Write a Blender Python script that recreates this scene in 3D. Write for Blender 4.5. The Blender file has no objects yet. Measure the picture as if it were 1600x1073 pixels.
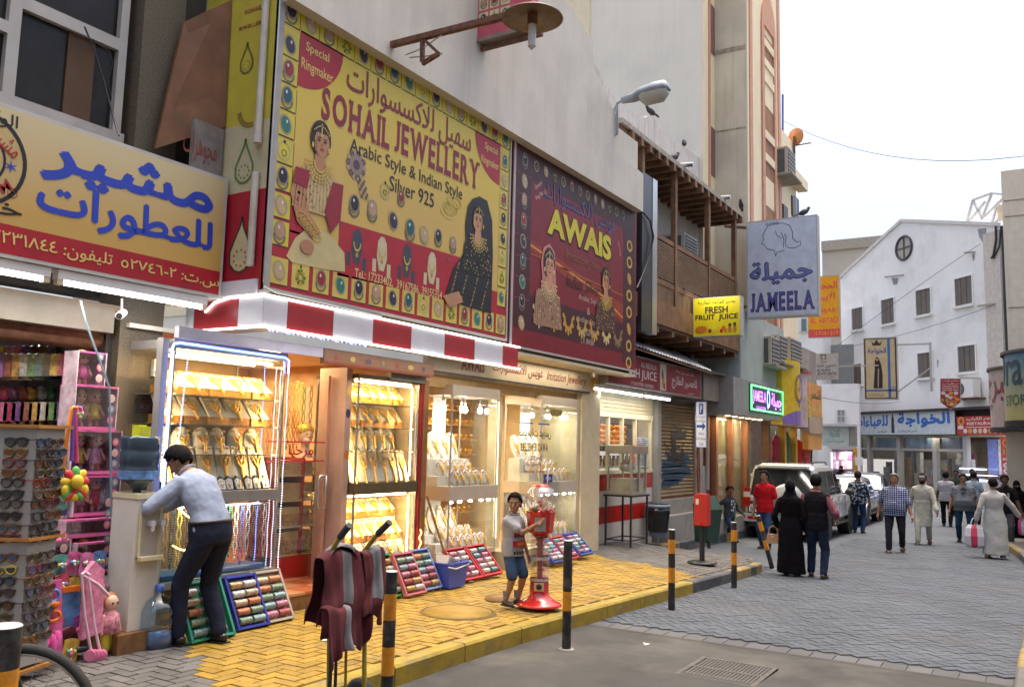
import bpy,math,random
from mathutils import Vector,Matrix
V=Vector
sin,cos,pi,rad=math.sin,math.cos,math.pi,math.radians
rnd=random.Random(7)
S=bpy.context.scene
COL=S.collection
# -- camera, sky, sun, exposure
EYE=V((0,0,1.67))
FPX=1346.2
_pi,_ro,_ya=.115076,-.0247724,.553431
def _w(a,b,z):return V((a*sin(_ya)+b*cos(_ya),-a*cos(_ya)+b*sin(_ya),z))
_fw=(0,cos(_pi),sin(_pi));_up=(0,-sin(_pi),cos(_pi))
_r=(cos(_ro),-_up[1]*sin(_ro),-_up[2]*sin(_ro))
_u=(sin(_ro),_up[1]*cos(_ro),_up[2]*cos(_ro))
RT,UP,FW=_w(*_r),_w(*_u),_w(*_fw)
cd=bpy.data.cameras.new('camera');cam=bpy.data.objects.new('camera',cd);COL.objects.link(cam)
cd.sensor_width=36;cd.lens=36*FPX/1600;cd.clip_end=2000;cd.clip_start=.05
cam.matrix_world=Matrix(((RT.x,UP.x,-FW.x,0),(RT.y,UP.y,-FW.y,0),(RT.z,UP.z,-FW.z,EYE.z),(0,0,0,1)))
S.camera=cam
wd=bpy.data.worlds.new('World');S.world=wd;wd.use_nodes=True
nt=wd.node_tree;bg=nt.nodes['Background']
sky=nt.nodes.new('ShaderNodeTexSky');sky.sky_type='NISHITA';sky.sun_disc=False
sky.sun_elevation=rad(80);sky.sun_rotation=rad(100);sky.altitude=0;sky.air_density=1;sky.dust_density=7;sky.ozone_density=0
nt.links.new(sky.outputs[0],bg.inputs[0]);bg.inputs[1].default_value=.15
ld=bpy.data.lights.new('sun','SUN');ld.energy=.9;ld.angle=rad(32);ld.color=(1,.9,.76)
sun=bpy.data.objects.new('sun',ld);COL.objects.link(sun)
def aim(o,d):o.rotation_euler=V(d).to_track_quat('-Z','Y').to_euler()
aim(sun,(-.171,.03,-.985))
S.view_settings.view_transform='Standard';S.view_settings.look='None';S.view_settings.gamma=1
S.view_settings.exposure=1.25
S.view_settings.use_curve_mapping=False
S.render.engine='CYCLES'
cy=S.cycles
cy.use_denoising=True;cy.max_bounces=6;cy.diffuse_bounces=3;cy.glossy_bounces=3;cy.transmission_bounces=5
cy.transparent_max_bounces=14;cy.caustics_reflective=False;cy.caustics_refractive=False;cy.sample_clamp_indirect=4
cy.use_adaptive_sampling=True;cy.adaptive_threshold=.02
# -- photo point -> point on a real plane
def ray(px,py):return FW+RT*((px-800)/FPX)+UP*((536.5-py)/FPX)
def onY(px,py,y):d=ray(px,py);return EYE+d*(y/d.y)
def onZ(px,py,z):d=ray(px,py);return EYE+d*((z-EYE.z)/d.z)
def onX(px,py,x):d=ray(px,py);return EYE+d*(x/d.x)
def onP(px,py,p,n):d=ray(px,py);return EYE+d*((V(p)-EYE).dot(n)/d.dot(n))
# -- materials
MATS={}
def lin(c):
 return tuple(((x/12.92)if x<=.04045 else((x+.055)/1.055)**2.4)for x in c)
def mat(name,rgb,r=.6,m=0.,var=.12,sc=5.,bump=.0,bsc=60.,dirt=None,damt=.5,dsc=1.5,spec=.5,streak=0,emit=None,es=1.,rand=0.,alpha=None,sheen=0,coat=0,trans=0,sub=0):
 """one procedural material: base colour with grain, optional stains, streaks, relief (rgb is linear)"""
 if name in MATS:return MATS[name]
 M=bpy.data.materials.new(name);M.use_nodes=True;MATS[name]=M
 n,l=M.node_tree.nodes,M.node_tree.links
 b=n['Principled BSDF']
 b.inputs['Base Color'].default_value=(*rgb,1);b.inputs['Roughness'].default_value=r;b.inputs['Metallic'].default_value=m
 b.inputs['Specular IOR Level'].default_value=spec
 if coat:b.inputs['Coat Weight'].default_value=coat;b.inputs['Coat Roughness'].default_value=.06
 if sheen:b.inputs['Sheen Weight'].default_value=sheen
 if trans:b.inputs['Transmission Weight'].default_value=trans
 if sub:b.inputs['Subsurface Weight'].default_value=sub;b.inputs['Subsurface Radius'].default_value=(.02,.008,.004);b.inputs['Subsurface Scale'].default_value=.3
 if emit is not None:
  b.inputs['Emission Color'].default_value=(*emit,1);b.inputs['Emission Strength'].default_value=es
 geo=n.new('ShaderNodeNewGeometry')
 def noise(scale,det=3,src=None,rough=.55):
  t=n.new('ShaderNodeTexNoise');t.inputs['Scale'].default_value=scale;t.inputs['Detail'].default_value=det;t.inputs['Roughness'].default_value=rough
  l.new(src or geo.outputs['Position'],t.inputs['Vector']);return t
 out=None
 def mixc(a,bcol,fac,mode='MIX'):
  x=n.new('ShaderNodeMix');x.data_type='RGBA';x.blend_type=mode
  if isinstance(fac,float):x.inputs[0].default_value=fac
  else:l.new(fac,x.inputs[0])
  for i,c in((6,a),(7,bcol)):
   if isinstance(c,tuple):x.inputs[i].default_value=(*c[:3],1)
   else:l.new(c,x.inputs[i])
  return x.outputs[2]
 cur=tuple(rgb)
 if var:
  t=noise(sc);mr=n.new('ShaderNodeMapRange');l.new(t.outputs[0],mr.inputs[0])
  mr.inputs[1].default_value=.3;mr.inputs[2].default_value=.7;mr.inputs[3].default_value=1-var;mr.inputs[4].default_value=1+var
  cc=n.new('ShaderNodeCombineColor');
  for i in range(3):l.new(mr.outputs[0],cc.inputs[i])
  cur=mixc(cur,cc.outputs[0],1.0,'MULTIPLY')
 if rand:
  oi=n.new('ShaderNodeObjectInfo');ad=n.new('ShaderNodeMath');ad.operation='ADD'
  l.new(oi.outputs['Random'],ad.inputs[0]);l.new(geo.outputs['Random Per Island'],ad.inputs[1])
  fr=n.new('ShaderNodeMath');fr.operation='FRACT';l.new(ad.outputs[0],fr.inputs[0])
  mr=n.new('ShaderNodeMapRange');l.new(fr.outputs[0],mr.inputs[0]);mr.inputs[3].default_value=1-rand;mr.inputs[4].default_value=1+rand
  cc=n.new('ShaderNodeCombineColor')
  for i in range(3):l.new(mr.outputs[0],cc.inputs[i])
  cur=mixc(cur,cc.outputs[0],1.0,'MULTIPLY')
 if dirt:
  t=noise(dsc,5,rough=.65);cr=n.new('ShaderNodeMapRange');l.new(t.outputs[0],cr.inputs[0])
  cr.inputs[1].default_value=.5;cr.inputs[2].default_value=.72;cr.inputs[4].default_value=damt
  cur=mixc(cur,tuple(dirt),cr.outputs[0])
 if streak:
  mp=n.new('ShaderNodeMapping');l.new(geo.outputs['Position'],mp.inputs[0]);mp.inputs['Scale'].default_value=(9,9,.35)
  t=noise(1.0,4,mp.outputs[0]);cr=n.new('ShaderNodeMapRange');l.new(t.outputs[0],cr.inputs[0])
  cr.inputs[1].default_value=.5;cr.inputs[2].default_value=.75;cr.inputs[4].default_value=streak
  cur=mixc(cur,(rgb[0]*.45,rgb[1]*.4,rgb[2]*.34),cr.outputs[0])
 if not isinstance(cur,tuple):l.new(cur,b.inputs['Base Color'])
 if bump:
  t=noise(bsc,4);bp=n.new('ShaderNodeBump');bp.inputs['Strength'].default_value=bump;bp.inputs['Distance'].default_value=.01
  l.new(t.outputs[0],bp.inputs['Height']);l.new(bp.outputs[0],b.inputs['Normal'])
 return M
def glass(name='clear_glass',tint=(.96,.98,.98),refl=.12,milk=0):
 if name in MATS:return MATS[name]
 M=bpy.data.materials.new(name);M.use_nodes=True;MATS[name]=M
 n,l=M.node_tree.nodes,M.node_tree.links
 n.remove(n['Principled BSDF']);o=n['Material Output']
 t=n.new('ShaderNodeBsdfTransparent');t.inputs[0].default_value=(*tint,1)
 g=n.new('ShaderNodeBsdfGlossy');g.inputs['Roughness'].default_value=.02;g.inputs[0].default_value=(1,1,1,1)
 lw=n.new('ShaderNodeLayerWeight');lw.inputs[0].default_value=.5;pw=n.new('ShaderNodeMath');pw.operation='POWER';pw.inputs[1].default_value=4;l.new(lw.outputs[1],pw.inputs[0])
 ma=n.new('ShaderNodeMath');ma.operation='MULTIPLY_ADD';ma.inputs[1].default_value=.6;ma.inputs[2].default_value=refl*.4;l.new(pw.outputs[0],ma.inputs[0])
 x=n.new('ShaderNodeMixShader');l.new(ma.outputs[0],x.inputs[0]);l.new(t.outputs[0],x.inputs[1]);l.new(g.outputs[0],x.inputs[2])
 last=x.outputs[0]
 if milk:
  df=n.new('ShaderNodeBsdfDiffuse');df.inputs[0].default_value=(.8,.8,.8,1);y=n.new('ShaderNodeMixShader');y.inputs[0].default_value=milk;l.new(last,y.inputs[1]);l.new(df.outputs[0],y.inputs[2]);last=y.outputs[0]
 l.new(last,o.inputs[0]);return M
def paint(rgb,r=.5):
 """flat print colour given as sRGB 0-255"""
 k='print_%02x%02x%02x'%tuple(int(c)for c in rgb)
 return mat(k,tuple(x*.84 for x in lin(tuple(c/255 for c in rgb))),r,var=.1,sc=5)
def lamp(name,rgb,s):return mat(name,(.8,.8,.8),.4,var=0,emit=rgb,es=s*.8)
# -- mesh builder
class MB:
 def __init__(s):s.v=[];s.f=[];s.m=[];s.sm=[];s.slots=[]
 def slot(s,m):
  if m is None:return 0
  if m not in s.slots:s.slots.append(m)
  return s.slots.index(m)
 def add(s,vs,fs,m=None,smooth=False):
  k=len(s.v);s.v+=[V(p)for p in vs];i=s.slot(m)
  for f in fs:s.f.append(tuple(k+a for a in f));s.m.append(i);s.sm.append(smooth)
  return s
 def box(s,a,b,m=None,top=1.):
  (x0,y0,z0),(x1,y1,z1)=a,b
  if x0>x1:x0,x1=x1,x0
  if y0>y1:y0,y1=y1,y0
  if z0>z1:z0,z1=z1,z0
  cx,cyy=(x0+x1)/2,(y0+y1)/2
  t=lambda x,c:c+(x-c)*top
  vs=[(x0,y0,z0),(x1,y0,z0),(x1,y1,z0),(x0,y1,z0),(t(x0,cx),t(y0,cyy),z1),(t(x1,cx),t(y0,cyy),z1),(t(x1,cx),t(y1,cyy),z1),(t(x0,cx),t(y1,cyy),z1)]
  return s.add(vs,[(0,3,2,1),(4,5,6,7),(0,1,5,4),(1,2,6,5),(2,3,7,6),(3,0,4,7)],m)
 def bar(s,p,q,w,h=None,m=None,up=(0,0,1)):
  """rectangular bar from p to q"""
  p,q=V(p),V(q);d=(q-p).normalized();h=h or w
  u=d.cross(V(up))
  if u.length<1e-4:u=d.cross(V((1,0,0)))
  u.normalize();vv=u.cross(d).normalized();u*=w/2;vv*=h/2
  vs=[p-u-vv,p+u-vv,p+u+vv,p-u+vv,q-u-vv,q+u-vv,q+u+vv,q-u+vv]
  return s.add(vs,[(0,3,2,1),(4,5,6,7),(0,1,5,4),(1,2,6,5),(2,3,7,6),(3,0,4,7)],m)
 def cyl(s,p,q,r0,r1=None,n=12,m=None,cap=True):
  p,q=V(p),V(q);r1=r0 if r1 is None else r1
  d=(q-p).normalized();u=d.orthogonal().normalized();w=d.cross(u)
  vs=[]
  for c,r in((p,r0),(q,r1)):
   for i in range(n):a=2*pi*i/n;vs.append(c+(u*cos(a)+w*sin(a))*r)
  s.add(vs,[(i,(i+1)%n,n+(i+1)%n,n+i)for i in range(n)],m,True)
  if cap:s.add(vs,[tuple(range(n-1,-1,-1)),tuple(range(n,2*n))],m)
  return s
 def tube(s,pts,r,n=7,m=None,cap=True):
  pts=[V(p)for p in pts];rs=r if isinstance(r,(list,tuple))else[r]*len(pts)
  vs=[];u=None
  for i,p in enumerate(pts):
   d=(pts[min(i+1,len(pts)-1)]-pts[max(i-1,0)]).normalized()
   u=d.orthogonal().normalized()if u is None else(u-d*u.dot(d)).normalized()
   w=d.cross(u)
   for k in range(n):a=2*pi*k/n;vs.append(p+(u*cos(a)+w*sin(a))*rs[i])
  fs=[(i*n+k,i*n+(k+1)%n,(i+1)*n+(k+1)%n,(i+1)*n+k)for i in range(len(pts)-1)for k in range(n)]
  s.add(vs,fs,m,True)
  if cap:s.add(vs,[tuple(range(n-1,-1,-1)),tuple(range(len(vs)-n,len(vs)))],m)
  return s
 def lathe(s,prof,n=20,o=(0,0,0),m=None,cap=True,smooth=True):
  vs=[(o[0]+r*cos(2*pi*k/n),o[1]+r*sin(2*pi*k/n),o[2]+z)for r,z in prof for k in range(n)]
  fs=[(i*n+k,i*n+(k+1)%n,(i+1)*n+(k+1)%n,(i+1)*n+k)for i in range(len(prof)-1)for k in range(n)]
  s.add(vs,fs,m,smooth)
  if cap:s.add(vs,[tuple(range(n-1,-1,-1)),tuple(range(len(vs)-n,len(vs)))],m)
  return s
 def ell(s,c,r,m=None,nu=12,nv=8,rot=None):
  c=V(c);r=(r,r,r)if not isinstance(r,(tuple,list))else r
  vs=[]
  for j in range(nv+1):
   t=pi*j/nv
   for i in range(nu):
    a=2*pi*i/nu;p=V((r[0]*sin(t)*cos(a),r[1]*sin(t)*sin(a),-r[2]*cos(t)))
    vs.append(c+(rot@p if rot else p))
  fs=[]
  for j in range(nv):
   for i in range(nu):
    q=(j*nu+i,j*nu+(i+1)%nu,(j+1)*nu+(i+1)%nu,(j+1)*nu+i)
    fs.append(q)
  return s.add(vs,fs,m,True)
 def cap2(s,p,q,r0,r1,m=None,n=10):
  """capsule with round ends and taper"""
  p,q=V(p),V(q);d=(q-p);L=d.length;d=d/L if L>1e-6 else V((0,0,1))
  pts=[];rs=[]
  for a in(80,55,30):pts.append(p-d*r0*sin(rad(a)));rs.append(r0*cos(rad(a)))
  for k in range(5):t=k/4;pts.append(p+(q-p)*t);rs.append(r0+(r1-r0)*t)
  for a in(30,55,80):pts.append(q+d*r1*sin(rad(a)));rs.append(r1*cos(rad(a)))
  return s.tube(pts,rs,n,m)
 def prism(s,pts,o,u,v,d,m=None,w=None):
  """outline pts (2D) in frame o,u,v extruded by d along w"""
  o,u,v=V(o),V(u),V(v);w=V(w)if w is not None else u.cross(v).normalized()
  n=len(pts);a=[o+u*x+v*y for x,y in pts];b=[p+w*d for p in a]
  s.add(a+b,[tuple(range(n-1,-1,-1)),tuple(range(n,2*n))]+[(i,(i+1)%n,n+(i+1)%n,n+i)for i in range(n)],m)
  return s
 def xf(s,M):
  s.v=[M@p for p in s.v];return s
 def join(s,o,M=None):
  k=len(s.v);s.v+=[(M@p if M else p.copy())for p in o.v]
  mp=[s.slot(m)for m in o.slots]or[0]
  for f,i,t in zip(o.f,o.m,o.sm):s.f.append(tuple(k+a for a in f));s.m.append(mp[i]if i<len(mp)else 0);s.sm.append(t)
  return s
 def mesh(s,name,m=None,off=None):
  me=bpy.data.meshes.new(name)
  vs=[tuple(p-off)for p in s.v]if off is not None else[tuple(p)for p in s.v]
  me.from_pydata(vs,[],s.f)
  sl=s.slots or[m]
  for x in sl:me.materials.append(x if x else m)
  if s.f:
   me.polygons.foreach_set('material_index',s.m);me.polygons.foreach_set('use_smooth',s.sm)
  me.update();return me
def tag(o,label=None,cat=None,group=None,kind=None):
 for k,x in(('label',label),('category',cat),('group',group),('kind',kind)):
  if x:o[k]=x
 return o
def thing(name,label,cat,loc=(0,0,0),rz=0,group=None):
 o=bpy.data.objects.new(name,None);COL.objects.link(o);o.location=loc;o.rotation_euler=(0,0,rz);o.empty_display_size=.1
 return tag(o,label,cat,group)
def root(o):
 while o.parent:o=o.parent
 return o
def part(name,mb,m=None,par=None,world=True,kind=None,label=None):
 """a part of par; world=True: coordinates are the scene's (par is not rotated)"""
 off=V(root(par).location)if(par is not None and world)else None
 me=mb.mesh(name,m,off)if isinstance(mb,MB)else mb
 o=bpy.data.objects.new(name,me);COL.objects.link(o);o.parent=par
 return tag(o,label,None,None,kind)
def solo(name,mb,m,label,cat,group=None,kind=None,loc=None):
 """a thing that is one mesh; origin at its base"""
 vs=mb.v;lo=V((sum(p.x for p in vs)/len(vs),sum(p.y for p in vs)/len(vs),min(p.z for p in vs)))if loc is None else V(loc)
 o=bpy.data.objects.new(name,mb.mesh(name,m,lo));COL.objects.link(o);o.location=lo
 return tag(o,label,cat,group,kind)
def struct(name,mb,m,kind='structure'):
 o=bpy.data.objects.new(name,mb.mesh(name,m));COL.objects.link(o);o['kind']=kind;return o
KIDS={}
def dup(r,loc,rz=None,label=None,group=None,mats=None,scale=None):
 """copy of a thing with its parts and sub-parts; meshes shared"""
 def rec(o,par):
  c=o.copy();COL.objects.link(c);c.parent=par
  for ch in KIDS.get(o.name)or list(o.children):rec(ch,c)
  return c
 c=rec(r,None);c.location=loc
 if rz is not None:c.rotation_euler=(0,0,rz)
 if scale:c.scale=(scale,)*3
 if label:c['label']=label
 if group:c['group']=group
 if mats:
  for o in[c]+list(c.children):
   b=o.name.split('.')[0]
   if b in mats:
    if len(o.material_slots):o.material_slots[0].link='OBJECT';o.material_slots[0].material=mats[b]
 return c
ORD='first second third fourth fifth sixth seventh eighth ninth tenth eleventh twelfth thirteenth fourteenth fifteenth sixteenth'.split()
# -- lettering
_AR={}
for ch,base,k in(('ا',0xFE8D,2),('ب',0xFE8F,4),('ة',0xFE93,2),('ت',0xFE95,4),('ث',0xFE99,4),('ج',0xFE9D,4),('ح',0xFEA1,4),('خ',0xFEA5,4),('د',0xFEA9,2),('ذ',0xFEAB,2),('ر',0xFEAD,2),('ز',0xFEAF,2),('س',0xFEB1,4),('ش',0xFEB5,4),('ص',0xFEB9,4),('ض',0xFEBD,4),('ط',0xFEC1,4),('ظ',0xFEC5,4),('ع',0xFEC9,4),('غ',0xFECD,4),('ف',0xFED1,4),('ق',0xFED5,4),('ك',0xFED9,4),('ل',0xFEDD,4),('م',0xFEE1,4),('ن',0xFEE5,4),('ه',0xFEE9,4),('و',0xFEED,2),('ى',0xFEEF,2),('ي',0xFEF1,4),('ء',0xFE80,1),('أ',0xFE83,2),('إ',0xFE87,2),('ئ',0xFE89,4),('لا',0xFEFB,2)):
 _AR[ch]=(base,k)
def arabic(s):
 """Arabic letters in joined forms, in drawing order"""
 t=[];i=0
 while i<len(s):
  if s[i]=='ل' and i+1<len(s)and s[i+1]in 'اأ':t.append('لا');i+=2
  else:t.append(s[i]);i+=1
 out=[]
 for i,c in enumerate(t):
  if c not in _AR:out.append(c);continue
  b,k=_AR[c]
  prev=i>0 and t[i-1]in _AR and _AR[t[i-1]][1]==4 and k>1
  nxt=i+1<len(t)and t[i+1]in _AR and k==4 and _AR[t[i+1]][1]>1
  out.append(chr(b+(3 if prev and nxt else 2 if nxt else 1 if prev else 0)))
 res=''.join(reversed(out))
 w=[];num=''
 for c in res:
  if c.isdigit():num=c+num
  else:w.append(num+c);num=''
 return ''.join(w)+num
_TX={}
def glyphs(s,bold=0.,shear=0.,res=3):
 k=(s,bold,shear,res)
 if k in _TX:return _TX[k]
 c=bpy.data.curves.new('t','FONT');c.body=s;c.resolution_u=res;c.offset=bold;c.shear=shear
 o=bpy.data.objects.new('t',c);COL.objects.link(o)
 me=bpy.data.meshes.new_from_object(o.evaluated_get(bpy.context.evaluated_depsgraph_get()))
 r=([(p.co.x,p.co.y)for p in me.vertices],[tuple(p.vertices)for p in me.polygons])
 bpy.data.objects.remove(o);bpy.data.curves.remove(c);bpy.data.meshes.remove(me)
 _TX[k]=r;return r
SERIF={'H':'blbrtltr','A':'blbr','I':'bctc','L':'bltl','J':'tr','E':'','W':'tltr','R':'blbr','Y':'bctltr','M':'blbrtltr'}
def slab(s,bold=.03):
 """heavy letters with slab feet"""
 vs,fs,x=[],[],0.
 for ch in s:
  if ch==' ':x+=.35;continue
  gv,gf=glyphs(ch,bold);x0=min(p[0]for p in gv);x1=max(p[0]for p in gv);y0=min(p[1]for p in gv);y1=max(p[1]for p in gv)
  k=len(vs);vs+=[(x+p[0]-x0,(p[1]-y0)/(y1-y0))for p in gv];fs+=[tuple(k+a for a in f)for f in gf]
  w=x1-x0;q=SERIF.get(ch,'')
  for i in range(0,len(q),2):
   cx={'l':.07,'r':w-.07,'c':w/2}[q[i+1]];yy=(0,.13)if q[i]=='b' else(.87,1)
   k=len(vs);vs+=[(x+cx-.12,yy[0]),(x+cx+.12,yy[0]),(x+cx+.12,yy[1]),(x+cx-.12,yy[1])];fs.append((k,k+1,k+2,k+3))
  x+=w+.14
 return vs,fs
class Print:
 """flat print and lettering on a plane: o origin, u right, v up; each layer 1.5 mm proud of the one below"""
 def __init__(s,o,u,v,conv=None,base=.002,step=.0015):
  s.o,s.u,s.v=V(o),V(u).normalized(),V(v).normalized();s.n=s.u.cross(s.v).normalized();s.conv=conv
  s.mb=MB();s.base=base;s.step=step
 def c(s,p):
  if s.conv is None:return p
  q=s.conv(*p)-s.o;return(q.dot(s.u),q.dot(s.v))
 def raw(s,pts,faces,rgb,L=0,dz=0.):
  z=s.base+s.step*L+dz;m=rgb if not isinstance(rgb,tuple)else paint(rgb)
  s.mb.add([s.o+s.u*x+s.v*y+s.n*z for x,y in pts],faces,m)
 def poly(s,pts,rgb,L=0):
  q=[s.c(p)for p in pts];s.raw(q,[tuple(range(len(q)))],rgb,L)
 def rect(s,p,q,rgb,L=0):
  a,b=s.c(p),s.c(q);s.raw([(a[0],a[1]),(b[0],a[1]),(b[0],b[1]),(a[0],b[1])],[(0,1,2,3)],rgb,L)
 def disc(s,p,rx,ry,rgb,L=0,n=18,a0=0,a1=360,rot=0.):
  x,y=s.c(p);full=a1-a0>=360
  q=[]if full else[(x,y)]
  for i in range(n+(0 if full else 1)):
   a=rad(a0+(a1-a0)*i/n);ex,ey=rx*cos(a),ry*sin(a)
   q.append((x+ex*cos(rot)-ey*sin(rot),y+ex*sin(rot)+ey*cos(rot)))
  s.raw(q,[tuple(range(len(q)))],rgb,L)
 def ring(s,p,r0,r1,rgb,L=0,n=24,a0=0,a1=360,sq=1.):
  x,y=s.c(p);q=[];fs=[]
  for i in range(n+1):
   a=rad(a0+(a1-a0)*i/n);q+=[(x+r0*cos(a),y+r0*sin(a)*sq),(x+r1*cos(a),y+r1*sin(a)*sq)]
   if i:fs.append((2*i-2,2*i-1,2*i+1,2*i))
  s.raw(q,fs,rgb,L)
 def line(s,pts,w,rgb,L=0):
  q=[s.c(p)for p in pts];vs=[];fs=[]
  for i,p in enumerate(q):
   a=V(q[max(i-1,0)]);b=V(q[min(i+1,len(q)-1)]);d=(b-a).normalized()if(b-a).length>1e-6 else V((1,0));nn=V((-d.y,d.x))*w/2
   vs+=[(p[0]+nn.x,p[1]+nn.y),(p[0]-nn.x,p[1]-nn.y)]
   if i:fs.append((2*i-2,2*i-1,2*i+1,2*i))
  s.raw(vs,fs,rgb,L)
 def text(s,t,p,q,rgb,L=0,bold=0.,shear=0.,ar=False,slabs=False,mirror=False,res=3,rot=0.):
  """text filling the box from corner p (left bottom) to corner q (right top)"""
  a,b=s.c(p),s.c(q)
  gv,gf=slab(t)if slabs else glyphs(arabic(t)if ar else t,.002 if ar else bold,shear,res)
  if not gv:return
  x0=min(g[0]for g in gv);x1=max(g[0]for g in gv);y0=min(g[1]for g in gv);y1=max(g[1]for g in gv)
  kx=(b[0]-a[0])/(x1-x0 or 1);ky=(b[1]-a[1])/(y1-y0 or 1)
  pts=[((a[0]+((x1-g[0])if mirror else(g[0]-x0))*kx),a[1]+(g[1]-y0)*ky)for g in gv]
  if rot:
   cx,cy_=(a[0]+b[0])/2,(a[1]+b[1])/2
   pts=[(cx+(x-cx)*cos(rot)-(y-cy_)*sin(rot),cy_+(x-cx)*sin(rot)+(y-cy_)*cos(rot))for x,y in pts]
  if not(ar or slabs):s.raw(pts,gf,rgb,L);return
  par=list(range(len(pts)))
  def fd(i):
   while par[i]!=i:par[i]=par[par[i]];i=par[i]
   return i
  for f in gf:
   for a_ in f[1:]:par[fd(a_)]=fd(f[0])
  isl={}
  for f in gf:isl.setdefault(fd(f[0]),[]).append(f)
  sh=bold*abs(kx)*.7 if ar else 0
  for c_,(ox,oy)in enumerate(((0,0),(sh,0),(-sh,0),(0,sh),(0,-sh))if sh else((0,0),)):
   for i_,fs in enumerate(isl.values()):
    ids=sorted({a_ for f in fs for a_ in f});mp={a_:k_ for k_,a_ in enumerate(ids)}
    s.raw([(pts[a_][0]+ox,pts[a_][1]+oy)for a_ in ids],[tuple(mp[a_]for a_ in f)for f in fs],rgb,L,.00004*(c_*7+i_%7))
 def build(s,name,par):return part(name,s.mb,None,par)
def wallprint(Y,**k):
 """print on a facade plane of constant Y, drawn in photo coordinates"""
 return Print((0,Y,0),(1,0,0),(0,0,1),lambda x,y:onY(x,y,Y),**k)
 # -- GROUND
def lerp_table(t,x):
 if x<=t[0][0]:return t[0][1]
 for(a,p),(b,q)in zip(t,t[1:]):
  if x<=b:k=(x-a)/(b-a);return p+(q-p)*k
 return t[-1][1]
RZ=[(-30,-.15),(6,-.15),(7,-.165),(9.5,-.24),(12.5,-.34),(15,-.42),(19,-.49),(24,-.56),(33,-.62),(90,-.62)]
def zr(x):return lerp_table(RZ,x)
FL=[(9,0),(15,-.09),(16.2,-.26),(21,-.33),(30,-.45)]
def zp(x,y):
 k=min(max((y-4.25)/2.3,0),1);a=zr(x)+.15
 return a+(lerp_table(FL,x)-a)*k
M_asph=mat('asphalt',(.05,.048,.045),.85,var=.25,sc=2.2,bump=.5,bsc=160,dirt=(.13,.12,.105),damt=.8,dsc=.7)
M_sett=mat('grey_setts',(.07,.084,.104),.72,var=.2,sc=1.1,bump=.2,bsc=90,rand=.12,dirt=(.11,.11,.11),damt=.45,dsc=.5)
M_pave=mat('grey_pavers',(.115,.107,.098),.75,var=.15,sc=3,bump=.25,bsc=90,rand=.18,dirt=(.06,.055,.05),damt=.5,dsc=2.)
M_yel=mat('yellow_painted_pavers',(.31,.185,.016),.62,var=.2,sc=4,bump=.25,bsc=80,rand=.16,dirt=(.13,.1,.05),damt=.75,dsc=1.7)
M_joint=mat('paver_joints',(.068,.064,.06),.9,var=.2,sc=20,bump=.3)
M_jointy=mat('painted_joints',(.13,.08,.015),.85,var=.2,sc=20)
M_earth=mat('far_ground',(.2,.19,.175),.9,var=.2,sc=.3)
g=MB()
xs=[-30,-15,-6,0,3,6,7,8.38]
def sheet(mb,xs,ys,zf,m=None):
 n=len(ys);vs=[(x,y,zf(x,y))for x in xs for y in ys]
 mb.add(vs,[(i*n+j,(i+1)*n+j,(i+1)*n+j+1,i*n+j+1)for i in range(len(xs)-1)for j in range(n-1)],m,True)
sheet(g,xs,[-14,-4,.27,1.2,2.2,3.2,4.25],lambda x,y:zr(x));struct('asphalt_road',g,M_asph)
g=MB();sheet(g,[8.38,9.5,11,12.5,15,17,19,21,24,28,33,45,60,90],[-14,.3,2,4.25,8,30],lambda x,y:zr(x)-.012);setts=struct('sett_road',g,M_joint)
g=MB();sheet(g,[-400,-30,0,10,30,60,90,400],[-400,-60,-14,0,10,20,60,400],lambda x,y:-1.2);struct('ground',g,M_earth)
def pavement_edge():
 pts=[(-10,4.34),(14.6,4.34)]
 for a in range(0,91,15):pts.append((14.9+1.2*sin(rad(a)),5.54-1.2*cos(rad(a))))
 return pts+[(16.1,6.5)]
g=MB();sheet(g,[-10,0,3,6,8,9.5,11,12.5,13.8],[4.3,5.2,6.6,9],lambda x,y:zp(x,y)-.012)
e=pavement_edge()[1:];c0=(13.8,6.9)
vs=[(13.8,4.3,zp(13.8,4.3)-.012)]+[(x,y,zp(x,y)-.012)for x,y in e]+[(16.1,9,zp(16.1,9)-.012),(13.8,9,zp(13.8,9)-.012)]
g.add(vs,[(0,i,i+1)for i in range(1,len(vs)-1)])
pave=struct('pavement',g,mat('sandy_joints',(.1,.072,.035),.9,var=.3,sc=6))
g=MB();sheet(g,[16.1,18,21,25,30],[6.62,7.5,10],lambda x,y:lerp_table(FL,x)-.0)
struct('far_pavement',g,M_pave)
def herring(x0,x1,y0,y1,w,ang=0.):
 ca,sa=cos(ang),sin(ang);R=int(max(x1-x0,y1-y0)/w)+6;cx,cyy=(x0+x1)/2,(y0+y1)/2
 out=[]
 for i in range(-R,R):
  for j in range(-R,R):
   d=(i-j)%4
   if d==0:c=(i+1,j+.5);o=0
   elif d==3:c=(i+.5,j+1);o=1
   else:continue
   x,y=c[0]*w,c[1]*w;X=cx+x*ca-y*sa;Y=cyy+x*sa+y*ca
   if x0<=X<=x1 and y0<=Y<=y1:out.append((X,Y,o))
 return out
yA,yB=onZ(290,1012,0),onZ(330,1073,0)
yC,yD=onZ(926,862,-.03),onZ(1093,894,-.15)
def is_yellow(x,y):
 j=.12*sin(x*9)*cos(y*7)
 a=(x-yA.x)*(yB.y-yA.y)-(y-yA.y)*(yB.x-yA.x)
 b=(x-yC.x)*(yD.y-yC.y)-(y-yC.y)*(yD.x-yC.x)
 return(x>yA.x+(yA.y-y)*(yB.x-yA.x)/(yA.y-yB.y)+j*.4)and b+j>0
_q=(12.0-yC.x)*(yD.y-yC.y)-(4.4-yC.y)*(yD.x-yC.x)
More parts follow.
